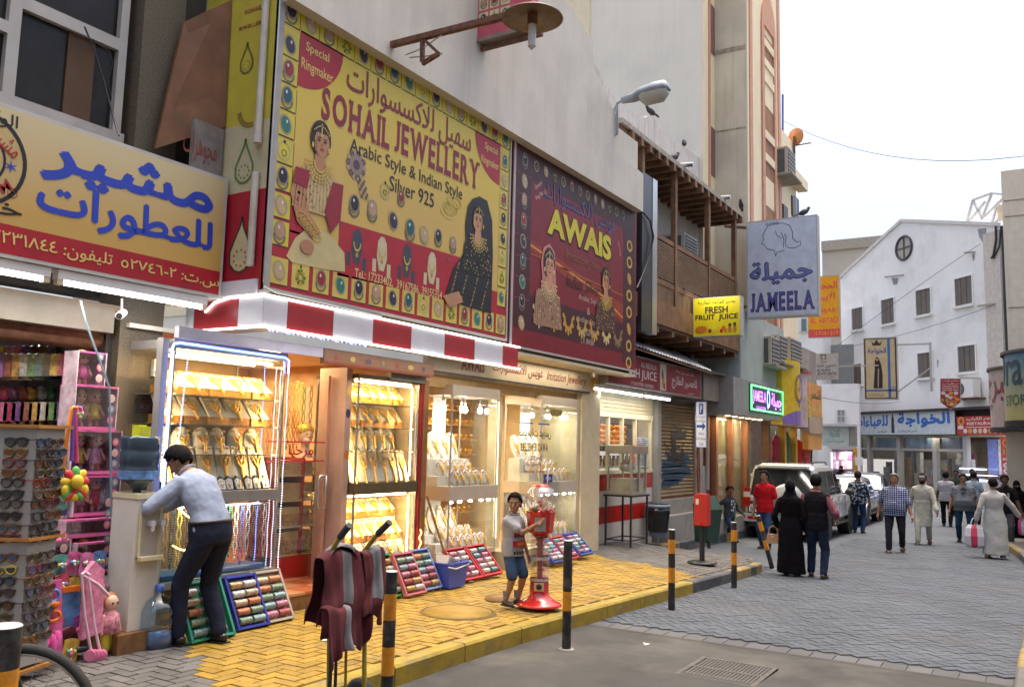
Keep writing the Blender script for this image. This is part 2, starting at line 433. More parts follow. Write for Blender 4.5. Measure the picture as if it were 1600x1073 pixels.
def flipyellow(x,y):
 j=.25*sin(x*9)*cos(y*7)
 b=(x-yC.x)*(yD.y-yC.y)-(y-yC.y)*(yD.x-yC.x)
 lim=yA.x+(yA.y-y)*(yB.x-yA.x)/max(yA.y-yB.y,1e-3)
 return x>lim+j*.3 and(b+j)*_qs>0
_qs=1 if((9.0-yC.x)*(yD.y-yC.y)-(5.0-yC.y)*(yD.x-yC.x))>0 else-1
is_yellow=flipyellow
def inframe(x,y,z):
 p=V((x,y,z))-EYE;k=p.dot(FW)
 if k<.3:return None
 px,py=800+FPX*p.dot(RT)/k,536.5-FPX*p.dot(UP)/k
 return k if-40<px<1640 and py<1120 else None
def pavers(L,w,h,zf,par,pick,name,limit=300):
 """L: (x,y,o,ang). the largest in view as parts, the others as one mass"""
 L=[(inframe(x,y,zf(x,y)),x,y,o,a)for x,y,o,a in L];L=sorted([t for t in L if t[0]])
 brick=MB();b=.004
 def shape(mb,o,M,m=None):
  lx,ly=(2*w,w)if o==0 else(w,2*w);lx-=.005;ly-=.005
  a,c=lx/2,ly/2
  vs=[(-a,-c,-.02),(a,-c,-.02),(a,c,-.02),(-a,c,-.02),(-a+b,-c+b,h),(a-b,-c+b,h),(a-b,c-b,h),(-a+b,c-b,h)]
  mb.add([M@V(p)for p in vs],[(4,5,6,7),(0,1,5,4),(1,2,6,5),(2,3,7,6),(3,0,4,7)],m)
 base={}
 rest=MB()
 for i,(k,x,y,o,a)in enumerate(L):
  m=pick(x,y);dz=rnd.uniform(-.0025,.0025)
  sl=(zf(x+.2,y)-zf(x-.2,y))/.4;sy=(zf(x,y+.1)-zf(x,y-.1))/.2
  M=Matrix(((1,0,0,x),(0,1,0,y),(sl,sy,1,zf(x,y)+dz),(0,0,0,1)))@Matrix.Rotation(a,4,'Z')
  if i<limit:
   key=(o,m.name)
   if key not in base:
    mb=MB();shape(mb,o,Matrix.Identity(4));base[key]=mb.mesh(name,m)
   ob=bpy.data.objects.new(name,base[key]);COL.objects.link(ob);ob.parent=par
   ob.matrix_local=Matrix.Translation((x,y,zf(x,y)+dz))@Matrix.Rotation(math.atan(sy),4,'X')@Matrix.Rotation(-math.atan(sl),4,'Y')@Matrix.Rotation(a,4,'Z')
  else:shape(rest,o,M,m)
 part(name+'_field',rest,None,par,kind='stuff')
L=[(x,y,o,0)for x,y,o in herring(2.0,16.0,4.36,7.0,.1)]
def in_pave(x,y):
 if x<14.85:return True
 return x<16.0 and(y>5.54 or(x-14.9)**2+(y-5.54)**2<1.15**2)
pavers([t for t in L if in_pave(t[0],t[1])],.1,.0,zp,pave,lambda x,y:M_yel if is_yellow(x,y)else M_pave,'paver')
L=[(x,y,o,pi/4)for x,y,o in herring(8.8,24,.16,4.3,.105,pi/4)]
pavers(L,.105,.0,lambda x,y:zr(x),setts,lambda x,y:M_sett,'sett')
g=MB();sheet(g,[24,28,33,45,60,90],[-14,.3,2,4.25,8,30],lambda x,y:zr(x));struct('far_road',g,M_sett)
g=MB();sheet(g,[16.1,18,20,24],[4.25,5,6.5],lambda x,y:zr(x));struct('parking_bay',g,M_sett)
g=MB();sheet(g,[8.7,12,16,20,24],[.3,.4],lambda x,y:zr(x));
M_edge=mat('edging_course',(.085,.087,.092),.75,var=.15,sc=3,bump=.2,rand=.15)
edge0=None
for i in range(19):
 y=.3+i*.205
 mb=MB().box((8.45,y,-.25),(8.7,y+.195,zr(8.6)-.003))
 o=part('edging_stone',mb,M_edge,setts)
struct('edging_joint',MB().box((8.38,.3,-.3),(8.44,4.25,zr(8.4)+.002)),M_asph)
M_ky=mat('kerb_yellow',(.3,.21,.02),.65,var=.22,sc=7,dirt=(.14,.13,.1),damt=.75,dsc=4,bump=.3,bsc=50)
M_kb=mat('kerb_black',(.055,.06,.07),.65,var=.25,sc=6,dirt=(.2,.19,.17),damt=.5,dsc=3,bump=.3,bsc=50)
M_kg=mat('kerb_grey',(.12,.115,.105),.75,var=.2,sc=5,dirt=(.1,.1,.09),damt=.4,bump=.3,bsc=50)
M_ko=mat('kerb_worn',(.25,.18,.06),.75,var=.25,sc=5,dirt=(.18,.17,.15),damt=.6,bump=.3,bsc=50)
kerb=bpy.data.objects.new('kerb',None);COL.objects.link(kerb);kerb['kind']='structure'
def kerbstone(p,q,m,wd=.15,name='kerb_stone',par=kerb,zt=None):
 p,q=V((p[0],p[1])),V((q[0],q[1]));d=(q-p).normalized();p=p+d*.006;q=q-d*.006;n=V((-d.y,d.x))*wd
 zt=zt or(lambda x:zr(x)+.152)
 c=.02;b=.35
 A=[(p,-.0),(q,0)]
 vs=[]
 for s in(p,q):
  z=zt(s.x)
  for f,zz in((0,z-b),(0,z-c),(.13,z),(1,z),(1,z-b)):r=s+n*f;vs.append((r.x,r.y,zz))
 mb=MB();mb.add(vs,[(i,i+1,5+i+1,5+i)for i in range(4)]+[(4,3,2,1,0),(5,6,7,8,9)])
 return part(name,mb,m,par)
x=-1.2
kx=onY(1100,895,4.2).x
cols=[]
while x<14.5:
 x2=min(x+.92,14.75)
 m=M_ky if x2<12.6 else(M_kb,M_ko,M_kb,M_kg)[int((x-11.9)/.92)%4]
 kerbstone((x,4.19),(x2,4.19),m);x=x2
pr=(14.75,4.19)
for i,a in enumerate(range(15,91,25)):
 q=(14.9+1.33*sin(rad(a)),5.52-1.33*cos(rad(a)));kerbstone(pr,q,(M_ko,M_kb,M_ky,M_ko)[i%4]);pr=q
kerbstone(pr,(16.23,6.5),M_ky)
x=16.25
for i in range(13):
 kerbstone((x,6.47),(x+1,6.47),(M_ko,M_kb,M_kg,M_kb)[i%4],zt=lambda q:zr(q)+.2);x+=1
def ry(x):return .27+max(0,x-18)**1.6*.034
pts=[(x,ry(x))for x in(6.5,7.5,8.5,9.5,10.5,11.5,12.5,13.5,14.5,15.5,16.5,17.5,19,20.5,22,24,26)]
for i,(p,q)in enumerate(zip(pts,pts[1:])):kerbstone(q,p,(M_kg,M_kg,M_ko)[i%3])
g=MB()
for(x,y),(x2,y2)in zip(pts,pts[1:]):g.add([(x,y-.14,zr(x)+.148),(x,-6,zr(x)+.15),(x2,-6,zr(x2)+.15),(x2,y2-.14,zr(x2)+.148)],[(0,1,2,3)])
struct('right_pavement',g,M_pave)
gl=thing('drain_grate','square slotted steel drain grate let into the asphalt','drain grate',(7.28,2.32,zr(7.28)))
M_iron=mat('worn_iron',(.13,.12,.11),.55,.6,var=.25,sc=12,bump=.3)
part('backing',MB().box((6.93,2.0,zr(7.2)-.03),(7.66,2.66,zr(7.2)+.003)),mat('drain_dark',(.02,.02,.02),.9,var=0),gl)
for a in(((6.93,2.0),(6.97,2.66)),((7.62,2.0),(7.66,2.66)),((6.97,2.0),(7.62,2.04)),((6.97,2.62),(7.62,2.66)),((7.28,2.04),(7.32,2.62))):
 part('frame_bar',MB().box((*a[0],zr(7.28)-.02),(*a[1],zr(7.28)+.009)),M_iron,gl)
for i in range(18):y=2.055+i*.031;part('slat',MB().box((6.97,y,zr(7.28)-.02),(7.62,y+.017,zr(7.28)+.007)),M_iron,gl)
for(px,py),nm,lab in(((715,955),'round_manhole','large round manhole cover painted yellow in the paving'),((785,932),'small_manhole','small reddish manhole cover beside the boy on yellow paving')):
 c=onZ(px,py,0);r=.34 if 'large' in lab else .15
 t=thing('manhole_cover',lab,'manhole',(c.x,c.y,0))
 mm=M_yel if r>.2 else mat(nm+'_paint',(.22,.1,.03),.6,var=.2,sc=9,bump=.4,bsc=60)
 part('lid',MB().lathe([(r,-.02),(r,.003),(0.01,.003)],32,(c.x,c.y,0)),mm,t)
 part('rim',MB().lathe([(r+.05,-.02),(r+.025,.003),(r+.008,.003),(r+.008,-.02)],32,(c.x,c.y,0),cap=False),M_jointy,t)
t=thing('unseen_shading_buildings','unseen plain buildings opposite and an end block behind, added to shade the street','building',(0,-10,-.2))
M_opp=mat('opposite_render',(.45,.42,.37),.85,var=.1,sc=.5)
for x0,x1,h in((-26,-12,8),(-12,-1,9),(-1,12,8),(12,26.5,7.5),(-27,-14,11)):part('block',MB().box((x0,-16 if h<11 else-3.3,-1),(x1-.05,-3.4 if h<11 else 8,h)),M_opp,t)  # out of view, added to block skylight; the last closes the street behind the camera
# -- BUILDINGS ON THE LEFT SIDE OF THE STREET
M_granite=mat('speckled_granite',(.11,.09,.065),.6,var=.5,sc=70,bump=.15)
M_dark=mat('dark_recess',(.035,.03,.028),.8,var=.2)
M_ply=mat('weathered_plywood',(.17,.068,.022),.65,var=.3,sc=3,streak=.6)
M_alu=mat('white_aluminium',(.4,.385,.36),.45,var=.08)
M_darkglass=mat('dark_window_glass',(.022,.02,.018),.25,var=.3,sc=2,spec=.2)
M_brown=mat('brown_shutter',(.12,.06,.03),.6,var=.2)
M_wallw=mat('stained_white_wall',(.56,.525,.46),.8,var=.08,sc=1.5,streak=.16,dirt=(.32,.29,.25),damt=.35,dsc=.9,bump=.1,bsc=30)
M_soffit=mat('soffit_brown',(.24,.2,.16),.75,var=.15,dirt=(.1,.085,.07),damt=.5)
M_cream=mat('cream_paint',(.62,.52,.34),.6,var=.08)
M_white=mat('white_paint',(.74,.73,.71),.5,var=.05)
M_red=mat('red_laminate',(.36,.028,.035),.35,var=.1,sc=3,dirt=(.2,.05,.05),damt=.3)
M_wlam=mat('white_laminate',(.62,.62,.66),.35,var=.06)
M_steel=mat('brushed_steel',(.5,.5,.5),.3,.9,var=.08)
M_black=mat('black_metal',(.02,.02,.022),.4,var=.1)
M_rust=mat('rusty_steel',(.17,.08,.05),.75,.2,var=.35,sc=14,bump=.3)
M_tile=mat('terracotta_floor_tile',(.42,.13,.06),.25,var=.25,sc=5)
M_stone=mat('brown_step_marble',(.2,.1,.045),.3,var=.45,sc=5)
M_glass=glass()
L_cool=lamp('tube_light',(.93,.97,1.),8)
L_led=lamp('led_white',(1,.98,.97),2.6)
L_warm=lamp('warm_tube',(1,.72,.36),6)
L_bulb=lamp('bulb_light',(1,.93,.8),14)
L_blue=lamp('led_blue',(.1,.24,1.),3)
L_mix=lamp('led_cool_dots',(.7,.78,1.),1.8)
L_amber=lamp('led_amber',(1,.6,.12),4)
def light(name,loc,power,col,size=.3,sy=None,d=(0,0,-1),typ='AREA',par=None):
 l=bpy.data.lights.new(name,typ);l.energy=power*.54;l.color=col
 if typ=='AREA':l.shape='RECTANGLE';l.size=size;l.size_y=sy or size
 else:l.shadow_soft_size=size
 o=bpy.data.objects.new(name,l);COL.objects.link(o);o.location=V(loc)
 if typ=='AREA':aim(o,d)
 return o
 # --- upper building at far left
t=thing('corner_building','dim corner building with aluminium window and speckled granite pillar','building',(4,7.5,0))
bld_left=t
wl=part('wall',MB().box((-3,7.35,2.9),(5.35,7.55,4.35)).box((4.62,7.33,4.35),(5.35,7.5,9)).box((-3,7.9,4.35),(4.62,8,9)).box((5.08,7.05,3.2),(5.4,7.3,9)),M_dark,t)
part('pillar',MB().box((4.66,7.0,-.05),(5.1,7.34,9)),M_granite,t)
w=part('window',MB().box((2.9,7.16,4.35),(4.58,7.22,8)),M_darkglass,t)
for a,b in(((2.85,7.1,4.28),(4.62,7.16,4.4)),((4.5,7.1,4.4),(4.58,7.16,8)),((3.52,7.1,4.4),(3.62,7.16,8)),((3.62,7.1,5.16),(4.5,7.155,5.27)),((2.85,7.1,4.9),(3.52,7.155,5.0))):
 part('frame',MB().box(a,b),M_alu,w)
part('inner_curtain',MB().box((4.05,7.14,4.4),(4.3,7.158,5.16)),mat('window_curtain',(.09,.045,.02),.7),w)
mb=MB().prism([(0,0),(.45,0),(.5,1.05),(.26,1.1)],(4.98,6.92,4.05),(1,-.25,0),(0,.12,1),.03)
P4=[onY(243,232,6.85),onY(352,198,6.62),onY(362,0,6.65),onY(345,8,6.7),onY(288,35,6.9)]
mb=MB();k=[p for p in P4];k2=[p+V((0,.03,0))for p in P4];n=len(k)
mb.add(k+k2,[tuple(range(n)),tuple(range(2*n-1,n-1,-1))]+[((i+1)%n,i,n+i,n+(i+1)%n)for i in range(n)])
solo('plywood_board',mb,M_ply,'warped brown plywood board wedged between granite pillar and yellow sign','board')
mb=MB().box((5.0,6.62,4.0),(5.34,6.66,4.6));ps=solo('faded_poster',mb,mat('faded_poster',(.2,.18,.17),.7,var=.2,sc=8),'faded poster panel behind the plywood board with worn red Arabic letters','poster')
pr=wallprint(6.618);pr.text('مجوهرات',(285,246),(340,218),(150,70,60),0,ar=True);pr.build('lettering',ps)
mb=MB().tube([onY(132,42,7.0),onY(146,75,7.0),onY(163,130,6.95),onY(176,180,6.9),onY(186,212,6.7)],.008,6);solo('loose_cable',mb,M_black,'black loose cable hanging across the upper window','cable')
mb=MB().tube([onY(140,60,7.05),onY(172,82,7.05),onY(176,100,7.05),onY(169,125,7.05),onY(174,155,7.05)],.005,6);solo('thin_cable',mb,M_black,'thin curling wire beside the loose cable at the window','wire')
# --- gold and red perfume sign
Ys=6.5
A,B,Cc,D=onY(-70,133,Ys),onY(353.5,282,Ys),onY(347,464,Ys),onY(-70,400,Ys)
t=thing('shop_signboard','cream gold signboard with blue Arabic letters over a red band','sign',(4.3,6.5,2.9))
pan=part('panel',MB().box((A.x,Ys,2.94),(5.33,Ys+.25,4.09)),mat('sign_edge_white',(.5,.48,.45),.5),t)
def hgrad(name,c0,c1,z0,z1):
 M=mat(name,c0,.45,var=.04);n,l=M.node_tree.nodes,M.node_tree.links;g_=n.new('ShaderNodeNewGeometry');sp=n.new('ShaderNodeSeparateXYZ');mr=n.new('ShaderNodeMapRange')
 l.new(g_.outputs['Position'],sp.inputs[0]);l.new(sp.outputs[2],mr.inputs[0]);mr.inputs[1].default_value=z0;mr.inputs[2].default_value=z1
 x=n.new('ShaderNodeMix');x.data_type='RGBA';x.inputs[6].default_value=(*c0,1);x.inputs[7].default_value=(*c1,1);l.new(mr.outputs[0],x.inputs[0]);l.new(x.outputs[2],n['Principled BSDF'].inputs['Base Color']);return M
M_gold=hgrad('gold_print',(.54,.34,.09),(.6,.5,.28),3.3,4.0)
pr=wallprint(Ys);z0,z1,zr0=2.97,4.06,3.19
q=lambda x,z:(x,z)
pw=Print((0,Ys,0),(1,0,0),(0,0,1))
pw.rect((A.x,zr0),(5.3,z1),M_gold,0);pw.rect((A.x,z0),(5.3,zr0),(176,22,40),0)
pw.build('printed_face',t)
BL=(40,70,190)
pr.text('مشير',(62,265),(334,250),BL,2,ar=True,bold=.02)if False else None
a,b=onY(62,300,Ys),onY(334,262,Ys)
pr2=Print((0,Ys,0),(1,0,0),(0,0,1))
pr2.text('مشير',(a.x,3.62),(b.x,3.98),BL,2,ar=True,bold=.035,res=4)
a,b=onY(57,330,Ys),onY(330,380,Ys)
pr2.text('للعطورات',(a.x,3.29),(b.x,3.62),BL,2,ar=True,bold=.035,res=4)
YE=(235,205,120)
a,b=onY(188,420,Ys),onY(342,440,Ys);pr2.text('س.ت: ٢-٥٢٧٤٦',(a.x,3.02),(b.x,3.13),YE,2,ar=True,bold=.012)
a,b=onY(-30,400,Ys),onY(174,420,Ys);pr2.text('تليفون: ١٧٢٣١٨٤٤',(a.x,3.02),(b.x,3.14),YE,2,ar=True,bold=.012)
a=onY(0,190,Ys);pr2.text('الوكيل',(3.0,3.9),(onY(28,190,Ys).x,4.02),(25,22,22),2,ar=True,bold=.01)
pr2.text('خبرة',(2.95,3.22),(onY(34,330,Ys).x,3.36),(25,22,22),2,ar=True,bold=.01)
cx=onY(-38,250,Ys).x
pr2.ring((cx,3.64),.335,.365,(30,26,26),2,40);pr2.disc((cx,3.64),.33,.33,(205,180,120),1,36);pr2.ring((cx,3.64),.19,.21,(30,26,26),2,36)
pr2.text('مشير',(cx+.08,3.7),(cx+.3,3.86),(180,40,40),3,ar=True,rot=-.6,bold=.01)
pr2.text('✶',(cx+.2,3.58),(cx+.29,3.67),BL,3);pr2.text('M',(cx+.17,3.42),(cx+.26,3.51),(180,40,40),3,rot=.7,bold=.01)
a=onY(19,302,Ys);pr2.ring((a.x,a.z),.032,.038,(170,50,40),2);pr2.text('R',(a.x-.014,a.z-.016),(a.x+.014,a.z+.016),(170,50,40),2)
pr2.build('lettering',t)
for(x0,x1),lab in(((2.6,3.72),'fluorescent tube under the gold sign, the shorter one cut by the frame edge'),((3.78,5.2),'fluorescent tube under the gold sign, beside the striped canopy')):
 t=thing('tube_light',lab,'lamp',((x0+x1)/2,6.56,2.8),group='fluorescent tubes under the gold sign')
 part('batten',MB().box((x0,6.52,2.86),(x1,6.6,2.935)),M_white,t)
 part('tube',MB().cyl((x0+.06,6.55,2.838),(x1-.06,6.55,2.838),.019,n=10),L_cool,t)
 part('cap',MB().box((x0,6.525,2.815),(x0+.05,6.58,2.86)),M_cream,t);part('cap',MB().box((x1-.05,6.525,2.815),(x1,6.58,2.86)),M_cream,t)
t=thing('security_camera','small white bullet security camera under the fluorescent tube','camera',(4.72,6.75,2.68))
c=onY(190,490,6.75)
part('body',MB().cyl(c+V((-.06,-.06,-.03)),c+V((.05,.05,.02)),.035,n=12),M_white,t);part('lens',MB().cyl(c+V((-.068,-.068,-.034)),c+V((-.058,-.058,-.029)),.026,n=12),M_black,t)
part('bracket',MB().tube([c,c+V((.03,.05,.06)),c+V((.03,.06,.14))],.012,6),M_white,t)
t=thing('number_plate','small navy number plate with white Arabic digits on the granite pillar','plate',(4.97,7,1.85))
a,b=onY(211,646,6.99),onY(239,624,6.99)
part('plate',MB().box((a.x,6.985,a.z),(b.x,7.0,b.z)),mat('navy_enamel',(.012,.014,.07),.3),t)
pr=Print((0,6.985,0),(1,0,0),(0,0,1));pr.text('١٢٢',(a.x+.04,a.z+.05),(b.x-.04,b.z-.05),(215,215,220),0,bold=.012);pr.build('lettering',t)
solo('wall_socket',MB().box((5.0,6.95,2.2),(5.08,7.0,2.36)),M_white,'white wall switch box on the granite pillar','switch')
# --- jewellery building --
t=thing('jewellery_building','long white rendered building above the two jewellery shops','building',(9.5,8,0));jb=t
zb=5.76
par=[onY(400,0,5.85),]
outl=[(5.4,zb),(13.74,zb),(13.74,6.44),(12.67,6.44),(12.67,7.06),(11.72,7.6),(11.66,8.0),(10.78,8.32),(8.6,9.6),(5.4,9.6)]
outl=[(5.4,zb),(13.74,zb),(13.74,6.44),(12.68,6.5),(12.68,7.05),(11.7,7.62),(11.7,8.0),(10.78,8.3),(9.2,9.4),(5.4,9.4)]
part('parapet_wall',MB().prism(outl,(0,5.85,0),(1,0,0),(0,0,1),.2,w=(0,1,0)),M_wallw,t)
part('coping',MB().box((12.69,5.9,6.5),(13.6,6.05,6.98)),M_wallw,t)
part('soffit',MB().box((5.38,5.87,5.87),(13.72,6.3,5.93)),M_soffit,t)
part('wall',MB().box((5.45,6.2,2.96),(13.72,6.4,5.86)).box((5.4,6.9,2.95),(5.6,9,9)),M_wallw,t)
part('end_wall',MB().box((13.74,6.1,2.9),(13.9,9,6.4)),M_wallw,t)
part('corner_panel',MB().box((5.37,5.98,2.97),(5.44,7.05,7.2)),mat('panel_back',(.35,.33,.3),.6),t)
part('shop_floor',MB().box((4.72,6.62,.0),(8.4,9.6,.165)),M_tile,t)
part('shop_ceiling',MB().box((4.72,6.95,2.62),(8.4,9.6,2.66)),mat('ceiling_white',(.7,.66,.58),.6),t)
part('back_wall',MB().box((4.72,9.5,.16),(8.4,9.6,2.62)),mat('shop_back',(.55,.33,.16),.7,var=.2,sc=9),t)
part('side_wall',MB().box((4.7,7.2,0),(4.74,9.5,2.62)).box((8.36,6.5,0),(8.42,9.5,2.62)),mat('shop_side',(.6,.42,.24),.7),t)
stp=part('step',MB().box((6.1,6.28,0),(6.95,6.62,.14)),M_stone,t)
for i in range(3):
 for j in range(3):part('floor_tile',MB().box((6.105+i*.285,6.27+j*.3,.14),(6.105+i*.285+.28,6.27+j*.3+.295,.166+(i+j)%2*.001)),mat('step_tile_%d'%((i+j)%2),(.45,.13,.05)if(i+j)%2 else(.55,.27,.13),.2,var=.15),stp)
part('awais_floor',MB().box((8.44,6.6,0),(12.7,9.6,.2)),mat('cream_floor',(.5,.42,.28),.3,var=.1),t)
part('awais_ceiling',MB().box((8.44,6.5,2.5),(13.2,9.6,2.55)),M_cream,t)
part('awais_back',MB().box((8.44,8.6,.2),(12.7,8.7,2.5)),mat('awais_back',(.6,.34,.12),.6,var=.2,sc=7),t)
part('awais_side',MB().box((12.62,6.5,0),(12.7,9.6,2.5)).box((12.7,6.46,-.1),(13.38,6.98,2.9)),M_cream,t)
stp=part('entrance_step',MB().box((10.14,6.22,-.05),(11.33,6.6,.2)),mat('cream_step',(.5,.42,.27),.35,var=.12),t)
part('soffit_strip',MB().box((9.83,6.0,2.86),(13.8,6.45,2.9)),M_cream,t)
fs=part('fascia',MB().box((8.44,6.42,2.52),(12.9,6.5,2.86)),mat('fascia_cream',(.42,.36,.26),.5,var=.08),t)
pr=Print((0,6.42,0),(1,0,0),(0,0,1));MR=(120,30,40)
pr.text('عويس للاكسسوارات',(9.9,2.62),(11.3,2.8),MR,1,ar=True,bold=.012);pr.text('Imitation Jewellery',(11.42,2.6),(12.75,2.78),MR,1,shear=.3,bold=.006)
pr.text('AWAIS',(9.15,2.6),(9.7,2.78),MR,1,bold=.03);pr.rect((8.44,2.52),(12.9,2.545),(40,38,60),1);pr.build('lettering',fs)
part('lower_fascia',MB().box((8.44,6.55,2.36),(12.6,6.6,2.5)),mat('lower_fascia',(.5,.33,.13),.5),t)
fs=part('shop_fascia',MB().box((6.52,6.3,2.44),(8.4,6.36,2.6)),mat('orange_fascia',(.2,.09,.04),.5,var=.12),t)
pr=Print((0,6.3,0),(1,0,0),(0,0,1))
for i in range(7):pr.disc((6.7+i*.25,2.52),.03+.012*(i%3),.03,[(150,60,50),(190,160,80),(90,60,90),(120,130,90)][i%4],1)
pr.rect((6.52,2.44),(8.4,2.465),(140,50,25),1);pr.build('printed_band',fs)
part('corner_box',MB().box((4.75,6.3,2.5),(6.5,6.36,2.6)),mat('corner_box',(.4,.4,.5),.4),t)
# --- striped canopy
t=thing('striped_canopy','red and white striped canopy edged with white light strips','canopy',(7.5,6.2,2.6))
z0,z1=2.665,2.93;xs=[5.36,5.78]+[onY(x,530,5.96).x for x in(519,582,642,694,741,785)]+[9.8]
part('body',MB().box((5.375,5.975,z0),(9.8,6.19,z1)),M_wlam,t)
part('top',MB().box((5.375,5.99,z1+.001),(9.8,6.15,z1+.03)),mat('dirty_top',(.25,.23,.21),.8,var=.3),t)
part('end_body',MB().box((5.375,6.2,z0),(5.7,7.0,z1)),M_wlam,t)
xx=[5.36]+[onY(x,500,5.96).x for x in(449,519,582,642,694,741,785)]+[9.8]
xx=[5.36]+[onY(x,y,5.96).x for x,y in((448,500),(520,510),(582,520),(642,530),(694,540),(741,548),(785,555))]+[9.8]
for i,(a,b)in enumerate(zip(xx,xx[1:])):
 part('stripe_panel',MB().box((a+.002,5.955,z0),(b-.002,5.975,z1)),M_wlam if i%2==0 else M_red,t)
for a,b,m in((5.955,6.28,M_wlam),(6.28,6.9,M_red),(6.9,7.02,M_wlam)):
 part('stripe_panel',MB().box((5.355,a+.002,z0),(5.375,b-.002,z1)),m,t)
part('light_strip',MB().tube([(5.34,6.72,2.83),(5.34,6.6,2.91),(5.34,6.4,2.945),(5.34,5.94,2.945)],.012,6).tube([(5.34,5.94,2.945),(9.82,5.94,2.945)],.012,6),L_led,t)
part('light_strip',MB().tube([(5.34,7.02,2.655),(5.34,5.94,2.655),(9.82,5.94,2.655)],.012,6),L_led,t)
for i in range(26):pass
mb=MB()
for i in range(40):x=5.5+i*.035;mb.ell((x,6.02+.03*sin(i),2.645),.008,nu=5,nv=4)
part('blue_light_chain',mb,L_blue,t)
light('canopy_glow',(7.6,6.06,2.62),12,(1,.95,.9),4.2,.2)
# --- the big yellow billboard
RED=(176,28,48);YEL=(214,196,44);TAN=(206,186,118);DKR=(140,24,44);BLK=(34,30,34)
t=thing('yellow_billboard','big yellow jewellery billboard with ring pictures around its border','billboard',(7.5,6,2.97))
X0,X1,Z0,Z1=5.37,9.56,3.0,5.87
part('panel',MB().box((X0,6.0,Z0),(X1,6.18,Z1)),mat('billboard_back',(.4,.36,.2),.5),t)
part('frame',MB().box((X0,5.985,Z0),(X0+.03,6.0,Z1)).box((X1-.03,5.985,Z0),(X1,6.0,Z1)).box((X0+.03,5.985,Z1-.03),(X1-.03,6.0,Z1)).box((X0+.03,5.985,Z0),(X1-.03,6.0,Z0+.03)),M_alu,t)
pr=Print((0,6.0,0),(1,0,0),(0,0,1))
w_=lambda x,y:(lambda p:(p.x,p.z))(onY(x,y,6.0))
xa,xb,za,zb_=X0+.03,X1-.03,Z0+.03,Z1-.03
pr.rect((xa,za),(xb,zb_),M_yp if False else(214,196,60),0)
M_yt=hgrad('billboard_yellow',(.58,.4,.1),(.64,.48,.045),4.2,5.2)
pr.rect((xa,za),(xb,zb_),M_yt,1)
pr.rect((xa,za),(xb,3.62),RED,2)
pr.poly([(xa,3.6),(xa,4.05),(5.75,3.9),(6.2,3.6)],RED,2)
pr.poly([w_(530,345),w_(718,402),w_(708,470),w_(526,430)],RED,3)
pr.poly([(7.0,4.0),(9.3,4.0),(9.3,3.6),(6.9,3.6)],RED,2)if False else None
c=(5.66,5.6);pr.disc(c,.6,.56,RED,3,14,270,360)
c=(9.29,5.6);pr.disc(c,.6,.56,RED,3,14,180,270)
for tx,a,b in(('Special',(5.74,5.4),(6.06,5.52)),('Ringmaker',(5.69,5.2),(6.13,5.34))):pr.text(tx,a,b,(230,200,110),4,bold=.01)
c=w_(752,230)
for tx,a,b in(('Special',(8.92,5.4),(9.22,5.52)),('Ringmaker',(8.84,5.2),(9.26,5.33))):pr.text(tx,a,b,(230,200,110),4,bold=.01)
M_br=(150,30,46)
a,b=w_(503,180),w_(750,290)
pr.text('SOHAIL',(6.0,4.81),(7.05,5.14),(226,200,110),3,slabs=True);pr.text('SOHAIL',(5.99,4.82),(7.04,5.16),DKR,4,slabs=True)
pr.text('JEWELLERY',(7.14,4.83),(8.82,5.18),(226,200,110),3,slabs=True);pr.text('JEWELLERY',(7.13,4.84),(8.81,5.2),DKR,4,slabs=True)
pr.text('سهيل للاكسسوارات',(6.33,5.19),(8.6,5.56),(140,28,48),4,ar=True,bold=.012)
pr.text('Arabic Style & Indian Style',(6.42,4.58),(8.45,4.77),BLK,4,bold=.004)
pr.text('Silver 925',(7.07,4.38),(7.88,4.55),BLK,4,bold=.004)
pr.text('Tel.: 17233402,  39167586, 39155354',(6.58,3.315),(8.1,3.425),(222,205,140),4,bold=.006)
GEM=[(150,40,40),(40,120,110),(36,30,46),(190,150,120),(50,42,66),(30,90,100),(150,190,180),(196,170,130),(120,60,90)]
def ringpic(pr,x,y,s,i,L):
 k=i%9;g_=GEM[(i*5+2)%9]
 if k in(0,2,5,6):
  pr.ring((x,y-.2*s),.3*s,.42*s,(120,108,86),L,18);pr.disc((x,y+.12*s),.4*s,.5*s,(150,140,118),L+1,16);pr.disc((x,y+.14*s),.3*s,.4*s,g_,L+2,16);pr.disc((x-.08*s,y+.28*s),.07*s,.1*s,(220,220,210),L+3,8)
 elif k in(1,4,7):
  pr.disc((x,y),.42*s,.55*s,(170,156,120),L,16,rot=.3);pr.disc((x,y),.31*s,.44*s,g_,L+1,16,rot=.3);pr.disc((x+.06*s,y+.16*s),.06*s,.1*s,(225,225,215),L+2,8)
 elif k==3:
  for a in range(9):pr.disc((x+.3*s*cos(a*.698),y-.08*s+.36*s*sin(a*.698)),.1*s,.1*s,[(90,110,40),(190,170,40),(110,130,60)][a%3],L,8)
  pr.ring((x,y-.08*s),.16*s,.24*s,(120,130,40),L+1,14);pr.disc((x,y+.5*s),.07*s,.1*s,(60,60,30),L,8)
 else:
  pr.ring((x,y),.36*s,.46*s,(190,180,120),L,18,sq=1.15);pr.ring((x,y-.1*s),.12*s,.2*s,(130,140,70),L,12);pr.disc((x,y+.5*s),.08*s,.1*s,(90,90,60),L,8)
def cell(pr,x0,z0,x1,z1,i,bgc=(220,200,40),ln=(40,38,30)):
 pr.rect((x0,z0),(x1,z1),bgc,3);pr.rect((x0,z0-.012),(x1,z0),ln,3);pr.rect((x1,z0),(x1+.008,z1),ln,3)
 ringpic(pr,(x0+x1)/2,(z0+z1)/2,min(x1-x0,z1-z0)*.8,i,4)
n=16;cw=(xb-xa)/n
for i in range(n):cell(pr,xa+i*cw+.012,zb_-.245,xa+(i+1)*cw-.012,zb_-.005,i)
